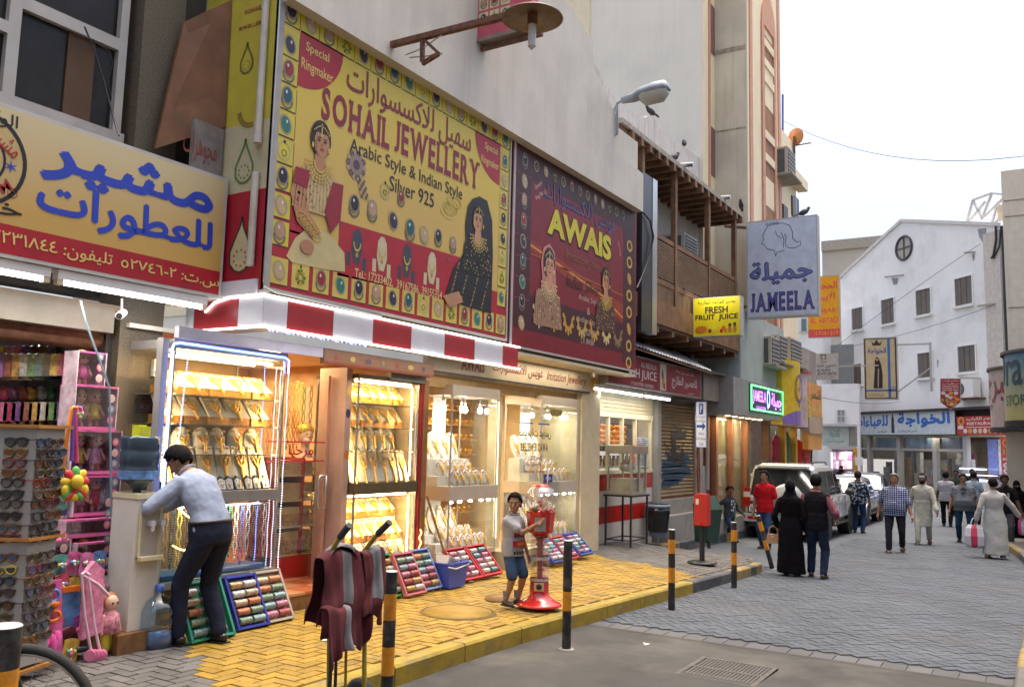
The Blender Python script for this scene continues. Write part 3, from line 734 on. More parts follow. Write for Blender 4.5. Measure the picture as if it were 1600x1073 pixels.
for i in range(15):cell(pr,xa+.04+i*.275,za+.05,xa+.04+i*.275+.225,za+.3,i*2+1,(212,190,90))
for i in range(8):cell(pr,xa+.02,zb_-.56-i*.262,xa+.25,zb_-.33-i*.262,i+4,(216,198,60))
for i in range(8):cell(pr,xb-.22,zb_-.56-i*.262,xb-.03,zb_-.33-i*.262,i*4+6,(212,196,90))
for i in range(4):
 x,y=w_(557+i*39+(i>1)*0,388+i*11);col=(60,70,84)if i%2==0 else(206,196,160)
 pr.poly([(x-.07,y+.14),(x-.03,y+.2),(x+.03,y+.2),(x+.07,y+.14),(x+.085,y-.02),(x+.04,y-.17),(x-.04,y-.17),(x-.085,y-.02)],col,4)
 pr.ring((x,y+.06),.045,.06,(210,180,80),5,14,180,360,1.6);pr.disc((x,y-.07),.022,.03,(190,150,60),5,8)
 pr.rect((x-.15,y-.2),(x-.09,y-.06),col,4);pr.rect((x+.09,y-.22),(x+.15,y-.08),col,4)
for i,(x,y,s)in enumerate(((553,322,.2),(581,330,.2),(614,345,.2),(640,360,.22),(662,368,.2),(684,372,.18),(707,383,.17),(601,298,.18),(626,310,.16))):ringpic(pr,*w_(x,y),s,[0,2,4,6,1,0,2,8,5][i],4)
for i in range(4):pr.ring(w_(700+i*3,332-i*5),.13,.155,(200,175,70)if i%2 else(226,204,110),4+i%2,22,sq=.5)
x,y=w_(556,258)
for k in range(14):a=k*.449;pr.disc((x+.12*cos(a),y+.13*sin(a)),.035,.035,(120,100,92)if k%2 else(176,156,130),4,9)
pr.disc((x,y),.1,.11,(150,128,116),5,14);pr.disc((x,y),.05,.055,(90,60,80),6,12)
for k in range(4):
 for m_ in range(6):pr.disc((x+.03+k*.035+m_*.014,y-.14-m_*.034),.014,.02,(110,92,84)if(k+m_)%2 else(196,176,140),5,7)
pr.poly([w_(446,400),w_(460,372),w_(485,352),w_(515,368),w_(537,395),w_(538,425),w_(500,420),w_(455,410)],(206,190,136),5)
pr.build('printed_picture',t)
def bride(pr,hx,hz,s,L,hair=(34,26,28),skin=(196,140,100),dress=(150,40,50),trim=(206,180,110),veil=None,look=1,black=False):
 D=lambda x,z,rx,rz,c,l,**k:pr.disc((hx+x*s,hz+z*s),rx*s,rz*s,c,L+l,**k)
 if veil:pr.poly([(hx+a*s,hz+b*s)for a,b in((-.5,-.6),(-.62,0),(-.45,.62),(0,.85),(.42,.6),(.5,.1),(.62,-1.2),(.5,-2.3),(-.8,-2.3),(-.75,-1.4))],veil,L)
 D(0,.08,.46,.62,hair,1)
 pr.poly([(hx+a*s,hz+b*s)for a,b in((-.2,-.4),(.2,-.4),(.24,-.85),(.9,-1.1),(1.1,-2.35),(-1.1,-2.35),(-.95,-1.1),(-.24,-.85))],dress,L+1)
 pr.poly([(hx+a*s,hz+b*s)for a,b in((-.18,-.35),(.18,-.35),(.3,-.9),(0,-1.15),(-.3,-.9))],skin,L+2)
 D(.04*look,-.05,.34,.46,skin,3)
 pr.disc((hx,hz+.28*s),.36*s,.3*s,hair,L+4,14,0,180)
 for e in(-.13,.15):D(e+.03*look,.02,.07,.03,(40,26,24),5,n=8);D(e+.03*look,.11,.09,.018,(40,26,24),5,n=8)
 D(.05*look,-.1,.03,.07,(170,112,84),5,n=8);D(.05*look,-.25,.09,.035,(170,50,56),5,n=8)
 pr.line([(hx,hz+.58*s),(hx,hz+.24*s)],.05*s,trim,L+6);D(0,.2,.06,.06,trim,6,n=8)
 for i in range(11):D(-.33+i*.066,.3+.2*sin(pi*i/10),.03,.03,trim,6,n=6)
 pr.poly([(hx+a*s,hz+b*s)for a,b in((-.3*look,-.05),(-.26*look,-.35),(-.05*look,-.5),(-.16*look,-.3),(-.2*look,.05))],tuple(int(c*.8)for c in skin),L+4)
 for e in(-.13,.15):D(e+.03*look,.035,.075,.045,tuple(int(c*.72)for c in skin),4,n=10)
 r2=random.Random(int(hx*99))
 for i in range(90):
  z=-1.0-1.3*r2.random();x=(r2.random()*2-1)*(.85+.18*(-1.0-z));D(x,z,.02+.03*r2.random(),.02+.03*r2.random(),trim if i%3 else tuple(int(c*.6)for c in dress),2,n=5)
 for i in range(14):x=-.9+i*.138;pr.line([(hx+x*s,hz-1.15*s),(hx+x*s*1.12,hz-2.3*s)],.02*s,tuple(int(c*.75)for c in dress),L+2)
 for r in(.3,.42,.54,.66):
  for i in range(13):a=pi+pi*i/12;D(r*cos(a)*.9,-.72+r*sin(a)*.95,.045,.05,trim,6+int(r*10)%2,n=6)
 for e in(-.36,.36):D(e,-.2,.05,.1,trim,6,n=8)
pr=Print((0,6.0,0),(1,0,0),(0,0,1),base=.0095)
hx,hz=w_(500,222);hs=.31
bride(pr,hx,hz,hs,2,dress=(206,180,130),trim=(214,184,96),skin=(190,136,98),look=1)
pr.poly([w_(478,262),w_(460,268),w_(452,300),w_(462,345),w_(485,372),(w_(500,365)),w_(480,330),w_(476,296)],(188,134,96),4)
pr.poly([w_(484,268),w_(460,260),w_(456,285),w_(478,295)],(150,30,50),6);pr.poly([w_(535,290),w_(518,285),w_(505,330),w_(515,365),w_(530,345)],(150,30,50),5)
for i in range(6):x,y=w_(468+i*5,336+i*7);pr.ring((x,y),.05,.07,(206,170,80),7,14,sq=.6)
pr.disc(w_(478,386),.09,.07,(186,128,96),7)
hx,hz=w_(746,345);hs=.3
pr.poly([w_(*p)for p in((730,322),(737,311),(748,307),(760,314),(768,345),(769,400),(766,490),(692,468),(708,418),(727,390),(726,350))],(28,26,32),2)
for k in range(60):pr.disc(w_(700+(k*37)%66,405+(k*53)%70+((k*37)%66)*.25),.014,.014,(170,146,84),3,5)
bride(pr,hx,hz,hs,3,dress=(30,30,34),trim=(196,172,100),skin=(200,150,112),look=-1)
pr.poly([w_(690,462),w_(715,455),w_(722,472),w_(700,480)],(190,140,104),6)
pr.build('printed_portrait',t)
t=thing('side_signboard','narrow yellow and red side signboard with line drawings and drain pipe','sign',(5.36,6.4,3))
sp=Print((5.368,0,0),(0,-1,0),(0,0,1),lambda x,y:onX(x,y,5.368))
f=lambda y,z:(-y,z)
sp.rect(f(7.0,4.0),f(6.02,7.15),M_yt,0)if False else None
def srect(y0,z0,y1,z1,c,L):sp.raw([(-y1,z0),(-y0,z0),(-y0,z1),(-y1,z1)],[(0,1,2,3)],c,L)
srect(6.02,4.62,7.03,7.15,(206,190,70),0);srect(6.02,3.95,7.03,4.62,(206,196,160),0);srect(6.02,3.0,7.03,3.95,RED,0)
sp.text('SOHAIL',(383,24),(410,8),DKR,2,slabs=True);sp.text('JEWELLERY',(373,50),(416,30),DKR,2,slabs=True)
for(x,y),s,c in(((386,98),.1,(120,110,60)),((382,262),.14,(96,140,70)),((376,395),.17,(214,206,160))):
 q=onX(x,y,5.368);yy,zz=q.y,q.z
 sp.poly([],c,2)if False else None
 P_=[(-yy+s*a,zz+s*b)for a,b in((0,2.0),(.12,1.5),(.45,.9),(.85,.1),(.8,-.6),(.4,-1.0),(0,-1.1),(-.4,-1.0),(-.8,-.6),(-.85,.1),(-.45,.9),(-.12,1.5))]
 if c[0]>200:sp.raw(P_,[tuple(range(12))],c,2)
 for i in range(12):
  a,b=P_[i],P_[(i+1)%12];d=V((b[0]-a[0],b[1]-a[1]));nn=V((-d.y,d.x)).normalized()*.011
  sp.raw([(a[0]+nn.x,a[1]+nn.y),(a[0]-nn.x,a[1]-nn.y),(b[0]-nn.x,b[1]-nn.y),(b[0]+nn.x,b[1]+nn.y)],[(0,1,2,3)],(60,60,40)if c[0]>200 else c,3)
 for i in range(9):a=i*.7;sp.raw([(-yy+s*(.5*cos(a)+.1*cos(k*2.1)),zz+s*(-.3+.45*sin(a)+.1*sin(k*2.1)))for k in range(3)],[(0,1,2)],(70,100,50)if c[0]<200 else RED,4)
q=onX(393,168,5.368)
for i in range(12):a0,a1=pi*1.05+i*.14,pi*1.05+(i+1)*.14;sp.raw([(-q.y+.19*cos(a0),q.z+.2*sin(a0)),(-q.y+.13*cos(a0),q.z+.15*sin(a0)),(-q.y+.13*cos(a1),q.z+.15*sin(a1)),(-q.y+.19*cos(a1),q.z+.2*sin(a1))],[(0,1,2,3)],(150,130,60),3)
part('printed_face',sp.mb,None,t)
part('drain_pipe',MB().cyl((5.33,6.13,4.45),(5.33,6.13,7.1),.035,n=12).cyl((5.33,6.13,3.22),(5.33,6.13,4.1),.035,n=12).cyl((5.33,6.13,4.38),(5.33,6.13,4.47),.042,n=12),mat('pvc_pipe',(.55,.52,.44),.45,dirt=(.3,.25,.18)),t)
part('conduit',MB().tube([(5.35,5.965,7.1),(5.35,5.965,3.1),(5.36,5.965,3.03),(5.5,5.96,2.99),(7.0,5.965,2.975)],.008,6),M_steel,t)
part('lower_plate',MB().box((5.34,6.05,2.96),(5.365,6.62,3.1)),M_wlam,t)
# --- the dark red billboard
t=thing('red_billboard','dark red jewellery billboard with two bridal portraits and gold pieces','billboard',(11.7,6,2.95))
X0,X1,Z0,Z1=9.63,13.8,2.97,5.86
part('panel',MB().box((X0,6.0,Z0),(X1,6.18,Z1)),mat('red_back',(.2,.03,.04),.5),t)
part('frame',MB().box((X0,5.985,Z0-.03),(X0+.05,6.0,Z1)).box((X0+.05,5.985,Z0-.03),(X1,6.0,Z0)),M_alu,t)
part('gap_strip',MB().box((9.565,6.05,Z0),(9.625,6.15,Z1)),M_red,t)
pr=Print((0,6.0,0),(1,0,0),(0,0,1))
CR=(128,12,30);DP=(66,12,30)
pr.rect((X0+.05,Z0),(X1,Z1),CR,0);pr.rect((X0+.1,Z1-.5),(X1-.05,Z1-.05),DP,1);pr.rect((X0+.1,Z0+.25),(X0+.5,Z1-.5),DP,1);pr.rect((X1-.55,Z0+.1),(X1-.05,Z1-.5),DP,1);pr.rect((X0+.5,Z0+.25),(X1-.55,Z0+.75),DP,1)
pr.poly([(X0+.5,4.35),(X1-.55,3.75),(X1-.55,4.05),(X0+.5,4.5)],(150,50,30),1);pr.line([(X0+.5,4.42),(12.3,4.1),(X1-.55,3.82)],.03,(226,150,60),2);pr.line([(X0+.5,4.3),(X1-.55,4.2)],.02,(180,90,40),2)
for i in range(7):z=Z1-.62-i*.29;pr.line([(X0+.1,z+.13),(X0+.5,z+.13)],.012,(150,40,50),2)
for i in range(9):ringpic(pr,X0+.3,Z1-.3-i*.283,.19,[0,1,2,5,4,6,7,0,1][i],3)
for i in range(12):ringpic(pr,X0+.62+i*.27,Z1-.28,.15,[8,1,3,8,5,4,8,2,1,3,8,0][i],3)
for i in range(8):
 z=Z1-.75-i*.29
 if i%3==2:pr.disc((X1-.3,z),.07,.11,(190,150,60),3,14,rot=.5)
 else:pr.ring((X1-.3,z),.07,.115,(206,170,70),3,18,sq=.9)
for i in range(7):
 x=X0+.78+i*.44;c=[(206,190,150),(206,160,50),(200,150,50),(206,170,80),(206,160,60),(214,190,120),(150,120,80)][i]
 pr.ring((x,Z0+.6),.1,.15,c,3,16,180,360,1.5)
 for k in range(7):a=pi+pi*k/6;pr.disc((x+.16*cos(a),Z0+.6+.25*sin(a)),.03,.04,c,4,8)
pr.text('AWAIS',(10.61,4.67),(12.77,5.07),(30,20,10),4,bold=.06);pr.text('AWAIS',(10.59,4.69),(12.75,5.1),(214,200,40),5,bold=.045)
pr.text('عويس للاكسسوارات',(10.45,5.14),(12.9,5.46),(76,84,130),4,ar=True,bold=.014)
pr.text('Imitation Jewellery',(11.15,4.4),(12.75,4.58),(140,90,60),4,shear=.25,bold=.006);pr.text('Indian Silver 925',(11.2,4.02),(12.75,4.22),(60,20,26),4,shear=.25,bold=.006)
for i,(s,w)in enumerate((('Arabic Style',.34),('&',.05),('Indian Style',.34))):pr.text(s,(11.95-w,3.86-i*.17),(11.95+w,3.97-i*.17),(206,180,160),4)
pr.text('Tel: 17224678',(11.65,3.36),(12.2,3.46),(206,180,160),4);pr.text('C.R. 884584',(11.7,3.22),(12.15,3.31),(206,180,160),4)
pr.text('Special',(10.2,5.28),(10.42,5.36),(220,200,190),4,rot=.6);pr.text('Ring Making',(10.22,5.16),(10.55,5.24),(220,200,190),4,rot=.6)
pr.text('Special Ring',(12.95,4.95),(13.2,5.0),(220,200,190),4,rot=-1.2)
pr.build('printed_picture',t)
pr=Print((0,6.0,0),(1,0,0),(0,0,1),base=.0095)
w6=lambda x,y:(lambda p:(p.x,p.z))(onY(x,y,6.0))
hx,hz=w6(857,415);bride(pr,hx,hz,.38,1,dress=(170,130,100),trim=(222,200,150),skin=(206,150,116),veil=(200,130,120),look=1)
hx,hz=w6(946,440);bride(pr,hx,hz,.35,1,dress=(90,56,50),trim=(214,180,80),skin=(196,140,96),look=-1)
pr.build('printed_portrait',t)
t=thing('projecting_grid_sign','pink red projecting sign with a grid of jewellery pictures','sign',(8.4,5.6,6.4))
xg=8.46
gy0,gy1=onX(693,70,xg).y,onX(830,30,xg).y
gz0=onX(693,75,xg).z
part('panel',MB().box((xg,gy1,gz0),(xg+.16,gy0,gz0+1.2)),mat('grid_pink',(.52,.09,.13),.5),t)
part('tray',MB().box((xg-.01,gy1,gz0-.05),(xg+.2,gy0,gz0)),M_soffit,t)
part('rail',MB().bar((xg+.1,gy0+.7,gz0-.1),(xg+.1,gy1-.1,gz0-.1),.05),M_rust,t)
sp=Print((xg,0,0),(0,-1,0),(0,0,1))
for i in range(6):
 for j in range(5):
  y=gy0-.06-i*.16;z=gz0+.14+j*.21
  sp.raw([(-y,z),(-y+.135,z),(-y+.135,z+.18),(-y,z+.18)],[(0,1,2,3)],(222,214,170),0);ringpic(sp,-y+.068,z+.09,.12,i*3+j*2,1)
part('printed_picture',sp.mb,None,t)
# -- SHOP WINDOWS AND GOODS
M_pad=mat('ivory_leatherette',(.68,.62,.5),.5,var=.06)
M_padw=mat('white_leatherette',(.74,.72,.68),.5,var=.05)
M_goldbox=mat('gold_card',(.42,.19,.03),.45,.3,var=.5,sc=60)
M_gold=MATS['gold_metal']if 'gold_metal' in MATS else mat('gold_metal',(.85,.5,.12),.28,.9,var=.25,sc=90)
M_pink=mat('pink_velvet',(.5,.16,.18),.8)
M_wood=mat('varnished_wood',(.28,.13,.05),.45,var=.25,sc=4,streak=.4)
M_palewood=mat('pale_box_wood',(.5,.36,.18),.55,var=.2,sc=6)
def neck(mb,w,h,fr,n=13,pend=1,m=None,r=.008):
 """beads hanging in a U on a leaning pad; fr(u, v) -> point"""
 for i in range(n):
  t=i/(n-1)*2-1;u=t*w;v=h*(1-t*t)**.6
  mb.ell(fr(u,-v),r*(1.3 if abs(t)<.3 else 1),m,5,3)
 for k in range(pend):mb.ell(fr(0,-h-.012-k*.018),(r*1.5,r,r*1.9),m,5,3)
def stand_box(tall=.17,w=.19):
 t=thing('necklace_stand','','jewellery stand')
 part('box',MB().box((-w/2,-.08,0),(w/2,.06,.075)),M_goldbox,t,False)
 pd=MB();a=(-.085,.07);b=(.05,.07+tall)
 pd.add([(-w*.52,a[0],a[1]),(w*.52,a[0],a[1]),(w*.42,b[0],b[1]),(-w*.42,b[0],b[1]),(-w*.52,a[0]+.02,a[1]),(w*.52,a[0]+.02,a[1]),(w*.42,b[0]+.03,b[1]),(-w*.42,b[0]+.03,b[1])],[(0,1,2,3),(7,6,5,4),(0,4,5,1),(1,5,6,2),(2,6,7,3),(3,7,4,0)])
 part('pad',pd,M_pad,t,False)
 mb=MB();fr=lambda u,v:(u,a[0]+(b[0]-a[0])*(.95+v/tall)-.008,a[1]+tall*(.95+v/tall))
 neck(mb,w*.34,tall*.64,fr,17,4,r=.0105);neck(mb,w*.24,tall*.46,fr,13,3,r=.009);neck(mb,w*.14,tall*.28,fr,9,1)
 part('necklace',mb,M_gold,t,False);return t
def stand_bust(h=.24,w=.15,m=None,rim=False,lean=.06):
 t=thing('necklace_bust','','jewellery bust')
 o=[(-.3,0),(.3,0),(.5,.25),(.5,.55),(.4,.78),(.2,.95),(0,1),(-.2,.95),(-.4,.78),(-.5,.55),(-.5,.25)]
 pd=MB();n=len(o);f=lambda x,z,d:(x*w,-.035+lean*z+d-.05*(x*2)**2*-.6,z*h)
 vs=[f(x,z,0)for x,z in o]+[f(x*.8,z*.97,.05)for x,z in o]
 vs.append((0,-.035+lean*.5-.028,.5*h));c=len(vs)-1
 pd.add(vs,[(c,i,(i+1)%n)for i in range(n)]+[tuple(range(2*n-1,n-1,-1))]+[((i+1)%n,i,n+i,n+(i+1)%n)for i in range(n)])
 part('bust',pd,m or M_padw,t,False)
 if rim:
  part('rim',MB().tube([f(x*1.02,z*1.01,.0)for x,z in o[3:10]],.006,5),M_pink,t,False)
 mb=MB();fr=lambda u,v:(u,-.035+lean*(.85+v/h)-.03+abs(u)*.35,h*(.85+v/h))
 neck(mb,w*.32,h*.45,fr,16,4,r=.011);neck(mb,w*.22,h*.3,fr,11,2,r=.009)
 part('necklace',mb,M_gold,t,False);return t
def stand_tall(h=.3,w=.16):
 t=thing('necklace_easel','','jewellery easel')
 pd=MB().prism([(-w/2,0),(w/2,0),(w*.4,h),(w*.12,h*1.02),(0,h*.86),(-w*.12,h*1.02),(-w*.4,h)],(0,-.05,0),(1,0,0),(0,.3,1),.02,w=(0,1,0))
 part('board',pd,M_pad,t,False)
 mb=MB();fr=lambda u,v:(u,-.06+.3*(h*.95+v),h*.95+v)
 neck(mb,w*.3,h*.55,fr,19,8,r=.011);neck(mb,w*.2,h*.36,fr,13,3,r=.009);part('necklace',mb,M_gold,t,False);return t
def stand_small():
 t=thing('pendant_stand','','jewellery stand')
 part('back',MB().prism([(-.05,0),(.05,0),(.05,.1),(0,.13),(-.05,.1)],(0,-.02,0),(1,0,0),(0,.4,1),.012,w=(0,1,0)),mat('black_velvet',(.02,.02,.02),.9),t,False)
 part('pad',MB().prism([(-.035,.01),(.035,.01),(.04,.09),(0,.11),(-.04,.09)],(0,-.028,0),(1,0,0),(0,.4,1),.006,w=(0,1,0)),M_padw,t,False)
 mb=MB();neck(mb,.022,.04,lambda u,v:(u,-.03+.4*(.085+v)-.005,.085+v),7,1,r=.006);part('necklace',mb,M_gold,t,False);return t
PROTO={}
for k,fn in(('box',stand_box),('boxlow',lambda:stand_box(.14,.2)),('bust',stand_bust),('tall',stand_tall),('small',stand_small),('rim',lambda:stand_bust(.2,.13,None,True,.05)),('big',lambda:stand_bust(.36,.19,None,False,.12))):
 PROTO[k]=fn();KIDS[PROTO[k].name]=list(PROTO[k].children)
used=set()
def place(kind,loc,label,group,rz=0,mats=None,sc=(1,1,1)):
 if kind in used:o=dup(PROTO[kind],loc,rz,label,group)
 else:o=PROTO[kind];used.add(kind);o.location=loc;o.rotation_euler=(0,0,rz);o['label']=label;o['group']=group
 o.scale=sc
 return o
CNT={}
NAMEK={'box':'gold box necklace stand','boxlow':'low necklace stand','bust':'small neck bust','tall':'tall necklace easel','small':'tiny pendant stand','rim':'pink rimmed bust','big':'tall neck bust'}
def row(kind,x0,x1,y,z,n,where,grp,jit=.01,rz=0,sc=(1,1,1)):
 for i in range(n):
  x=x0+(x1-x0)*(i/(n-1)if n>1 else .5)
  place(kind,(x+rnd.uniform(-jit,jit),y+rnd.uniform(-jit,jit),z),'%s, %s from left %s'%(NAMEK[kind],ORD[i],where),grp,rz+rnd.uniform(-.12,.12),None,sc)
def cabinet(name,label,x0,x1,y0,y1,zlow,zmid0,zmid1,ztop,shelves,lowsh,frame,band,lampm,box=.0,cap=None,backm=None,grp=None):
 t=thing(name,label,'display cabinet',((x0+x1)/2,(y0+y1)/2,zlow-.05),group=grp)
 f=.018
 mb=MB()
 for x in(x0,x1-f):
  for y in(y0,y1-f):mb.box((x,y,zlow),(x+f,y+f,ztop))
 part('frame',mb,frame,t)
 part('base',MB().box((x0,y0,zlow-.06),(x1,y1,zlow)),band,t)
 part('band',MB().box((x0-.01,y0-.012,zmid0),(x1+.01,y1,zmid1)),band,t)
 part('top',MB().box((x0-.01,y0-.012,ztop),(x1+.01,y1,ztop+(cap or .05))),band,t)
 for z in shelves:part('shelf',MB().box((x0+f,y0+.05,z-.008),(x1-f,y1-.02,z)),mat('shelf_glass_edge',(.1,.14,.11),.2,var=.1),t)
 for a,b in(((x0+f,y0+.004,zmid1),(x1-f,y0+.008,ztop)),((x0+f,y0+.004,zlow),(x1-f,y0+.008,zmid0))):part('front_glass',MB().box(a,b),M_glass,t)
 for x in(x0+.004,x1-.008):part('side_glass',MB().box((x,y0+f,zlow),(x+.004,y1-f,zmid0)).box((x,y0+f,zmid1),(x+.004,y1-f,ztop)),M_glass,t)
 if backm:
  part('back',MB().box((x0+f,y1-.012,zlow),(x1-f,y1,ztop)),backm,t)
 return t
M_band=mat('grey_band',(.3,.29,.28),.4,.3)
M_backg=mat('cabinet_back',(.26,.15,.05),.5,var=.2,sc=4)
a=cabinet('display_cabinet','left glass jewellery cabinet outlined in blue lights behind the stooping man',4.79,6.09,6.4,7.1,.42,1.07,1.17,2.42,(2.03,1.77,1.5),(),M_steel,M_band,L_warm,backm=M_backg,cap=.08)
part('light_tube',MB().cyl((4.9,6.5,2.385),(6.0,6.5,2.385),.014,n=8).cyl((4.9,6.75,2.385),(6.0,6.75,2.385),.014,n=8),L_warm,a)
part('blue_light_strip',MB().tube([(4.755,6.38,1.18),(4.755,6.38,2.4),(4.77,6.38,2.45),(4.83,6.38,2.465),(6.06,6.38,2.455),(6.11,6.38,2.43),(6.11,6.38,2.3)],.011,6),L_blue,a)
mb=MB();mb2=MB()
for i in range(56):z=2.38-i*.0215;mb.ell((4.765+.0*i,6.372,z),.007,None,5,3)
for i in range(50):z=2.33-i*.022;mb2.ell((4.95-.0008*i,6.42+.0005*i,z),.006,None,5,3)
part('light_dots',mb,L_mix,a);part('inner_light_dots',mb2,L_blue,a)
part('plinth',MB().box((4.79,6.45,0),(6.09,7.1,.36)),M_stone,a)
part('side_post',MB().box((4.69,6.42,.36),(4.75,6.5,2.5)),mat('grey_post',(.28,.27,.26),.5),a)
for z,k,n,ww in((2.03,'boxlow',5,'on the top shelf'),(1.77,'box',5,'on the second shelf'),(1.5,'bust',6,'on the third shelf'),(1.28,'tall',6,'in the fourth row')):
 row(k,4.95,5.97,6.68 if k!='tall' else 6.6,z if k!='tall' else 1.26,n,ww+' of the blue lit cabinet','necklace stands in the blue lit cabinet',sc=(1.28,1.1,1.06)if 'box' in k else(1.3,1.1,1.05))
row('small',5.35,6.0,6.5,1.172,7,'on the bottom ledge of the blue lit cabinet','pendant stands in the blue lit cabinet')
def beads(x,y,z,L,m,w=.03):
 mb=MB();n=int(L/.02)
 for i in range(n):mb.ell((x-w/2+.006*sin(i),y,z-i*L/n),.0095,None,5,3)
 for i in range(n):mb.ell((x+w/2-.006*sin(i),y,z-i*L/n),.0095,None,5,3)
 mb.ell((x,y,z-L-.02),(.012,.012,.03),None,6,4)
 return mb
BC=[('amber',(.6,.25,.03)),('green',(.03,.2,.07)),('black',(.02,.02,.02)),('white',(.7,.68,.62)),('pink',(.7,.2,.32)),('brown',(.14,.05,.02)),('blue',(.05,.1,.4)),('yellow',(.75,.5,.05)),('red',(.45,.03,.03)),('grey',(.3,.3,.32))]
BM={n:mat(n+'_beads',c,.3,var=.2,sc=40)for n,c in BC}
seq=['amber','black','yellow','brown','green','red','amber','brown','white','pink','green','white','blue','grey','black','black','grey']
for i,c in enumerate(seq):
 x=4.9+i*.07;solo('bead_string',beads(x,6.5,1.02,.42+.1*((i*7)%5)/5,BM[c],.032),BM[c],'%s bead string, %s along the rail under the blue lit cabinet'%(c,ORD[i]if i<16 else 'last'),'bead string','bead strings under the blue lit cabinet')
part('rail',MB().cyl((4.85,6.5,1.035),(6.05,6.5,1.035),.008,n=6),M_steel,a)
part('blue_ledge',MB().box((4.85,6.44,.43),(6.0,6.7,.47)),mat('blue_ledge',(.03,.1,.25),.4),a)
light('cabinet_light',(5.45,6.46,2.38),22,(1,.64,.28),1.1,.1,d=(0,.5,-1));light('cabinet_lower_light',(5.45,6.45,1.05),9,(.9,1,.95),1.0,.1,d=(0,.3,-1))
for sx in(4.84,6.06):light('strip_light',(sx,6.45,1.8),11,(1,.66,.32),.05,1.1,d=(5.45-sx,.75,0))
for sx in(7.24,8.25):light('strip_light',(sx,6.46,1.75),10,(1,.66,.3),.05,1.1,d=(7.75-sx,.7,0));light('strip_light',(sx,6.46,.65),6,(1,.66,.3),.05,.7,d=(7.75-sx,.7,0))
mb=MB()
for i in range(30):mb.ell((4.95+i*.012,6.45,.72-.05*sin(i*.13)),.008,None,5,3)
for i in range(24):mb.ell((4.84+i*.012,6.45,1.0+.05*sin(i*.2)),.008,None,5,3)
part('amber_light_chain',mb,L_amber,a)
t=thing('light_curtain','vertical white and violet light chains beside the shop doorway','light chain',(6.2,6.45,.2))
for i,(x,y,m)in enumerate(((6.13,6.4,L_mix),(6.17,6.5,lamp('led_violet',(.75,.55,1.),7)),(6.24,6.62,L_mix),(6.3,6.75,L_mix),(6.1,6.7,L_blue))):
 mb=MB()
 for k in range(88):mb.ell((x+.004*sin(k*.4+i),y,2.38-k*.0245),.0065,None,5,3)
 part('chain',mb,m,t)
t=thing('box_shelf','open wooden shelf unit with red kickboard inside the doorway','shelf',(6.95,7.1,.166))
part('kickboard',MB().box((6.62,7.0,.166),(7.28,7.04,.4)),mat('red_kick',(.55,.03,.02),.35),t)
for x in(6.62,7.0):part('side',MB().box((x,7.0,.4),(x+.03,7.4,1.45)),mat('red_wood',(.38,.04,.03),.4),t)
part('back',MB().box((6.62,7.4,.166),(7.29,7.42,1.45)),M_wood,t)
for z in(.4,.7,.98,1.25):part('board',MB().box((6.65,7.0,z),(7.26,7.4,z+.02)),M_palewood,t)
for j,(z,hs)in enumerate(((.422,(.24,)),(.722,(.2,)),(1.002,(.06,.06,.06)),(1.272,(.075,.075)))):
 zz=z
 for k,h in enumerate(hs):
  q=thing('wooden_box','','box',(6.92,7.18,zz),group='wooden gift boxes on the doorway shelf')
  q['label']=['carved wooden box on the bottom board of the doorway shelf','patterned wooden box on the second board of the doorway shelf','flat pale wooden box, %s from below on the third board'%ORD[k],'flat pale wooden box, %s from below on the top board'%ORD[k]][j]
  part('body',MB().box((6.69,7.03,zz),(7.21,7.33,zz+h*.6)),M_palewood if j>1 else mat('carved_wood%d'%j,(.4,.22,.07),.5,var=.5,sc=28,bump=.6,bsc=40),q)
  part('lid',MB().box((6.685,7.025,zz+h*.6+.002),(7.215,7.335,zz+h-.003)),M_palewood,q)
  part('clasp',MB().box((6.76,7.02,zz+h*.5),(6.79,7.026,zz+h*.75)).box((7.11,7.02,zz+h*.5),(7.14,7.026,zz+h*.75)),M_gold,q);zz+=h
t=thing('mannequin_head','mannequin head wearing a gold patterned cap on the doorway shelf','mannequin',(7.160,7.15,1.42))
hd=MB().lathe([(.1,0),(.085,.03),(.055,.08),(.05,.14),(.055,.17)],16,(7.160,7.15,1.45)).ell((7.150,7.14,1.7),(.08,.09,.105),None,14,10).ell((7.115,7.06,1.69),(.018,.025,.02),None,8,6).ell((7.120,7.08,1.64),(.05,.05,.04),None,10,6)
part('head',hd,mat('mannequin_skin',(.7,.5,.38),.5),t)
part('cap',MB().lathe([(.088,0),(.1,.03),(.095,.08),(.06,.115),(.005,.13)],18,(7.160,7.16,1.71)),mat('gold_brocade',(.55,.38,.06),.4,.4,var=.7,sc=50,bump=.5),t)
for e in(-.03,.035):part('eye',MB().ell((7.130+e,7.055+abs(e)*.3,1.715),(.012,.006,.006),None,6,4),M_black,t)
part('lips',MB().ell((7.120,7.045,1.65),(.018,.01,.007),None,6,4),mat('lip_red',(.45,.06,.06),.4),t)
for i in range(12):
 c=['brown','amber','white','black','amber','brown','yellow','amber','green','yellow','brown','white'][i]
 solo('prayer_beads',beads(6.72+i*.055,7.2+.1*(i%2),2.3-.03*(i%3),.42+.12*((i*5)%4)/4,BM[c],.03),BM[c],'%s prayer beads, %s from the left hanging inside the doorway'%(c,ORD[i]),'prayer beads','prayer beads hanging in the doorway')
for i in range(10):
 c=['yellow','amber','yellow','yellow','amber','yellow','green','yellow','red','amber'][i]
 solo('prayer_beads',beads(6.8+i*.055,7.42,1.98,.4+.05*(i%3),BM[c],.028),BM[c],'%s prayer beads, %s from the left in the lower row in the doorway'%(c,ORD[i]),'prayer beads','prayer beads hanging in the doorway')
t=thing('glass_door','open glass shop door with red lines and a steel loop handle','door',(6.95,6.7,.17))
part('pane',MB().box((6.35,6.72,.2),(7.02,6.73,2.3)),M_glass,t)
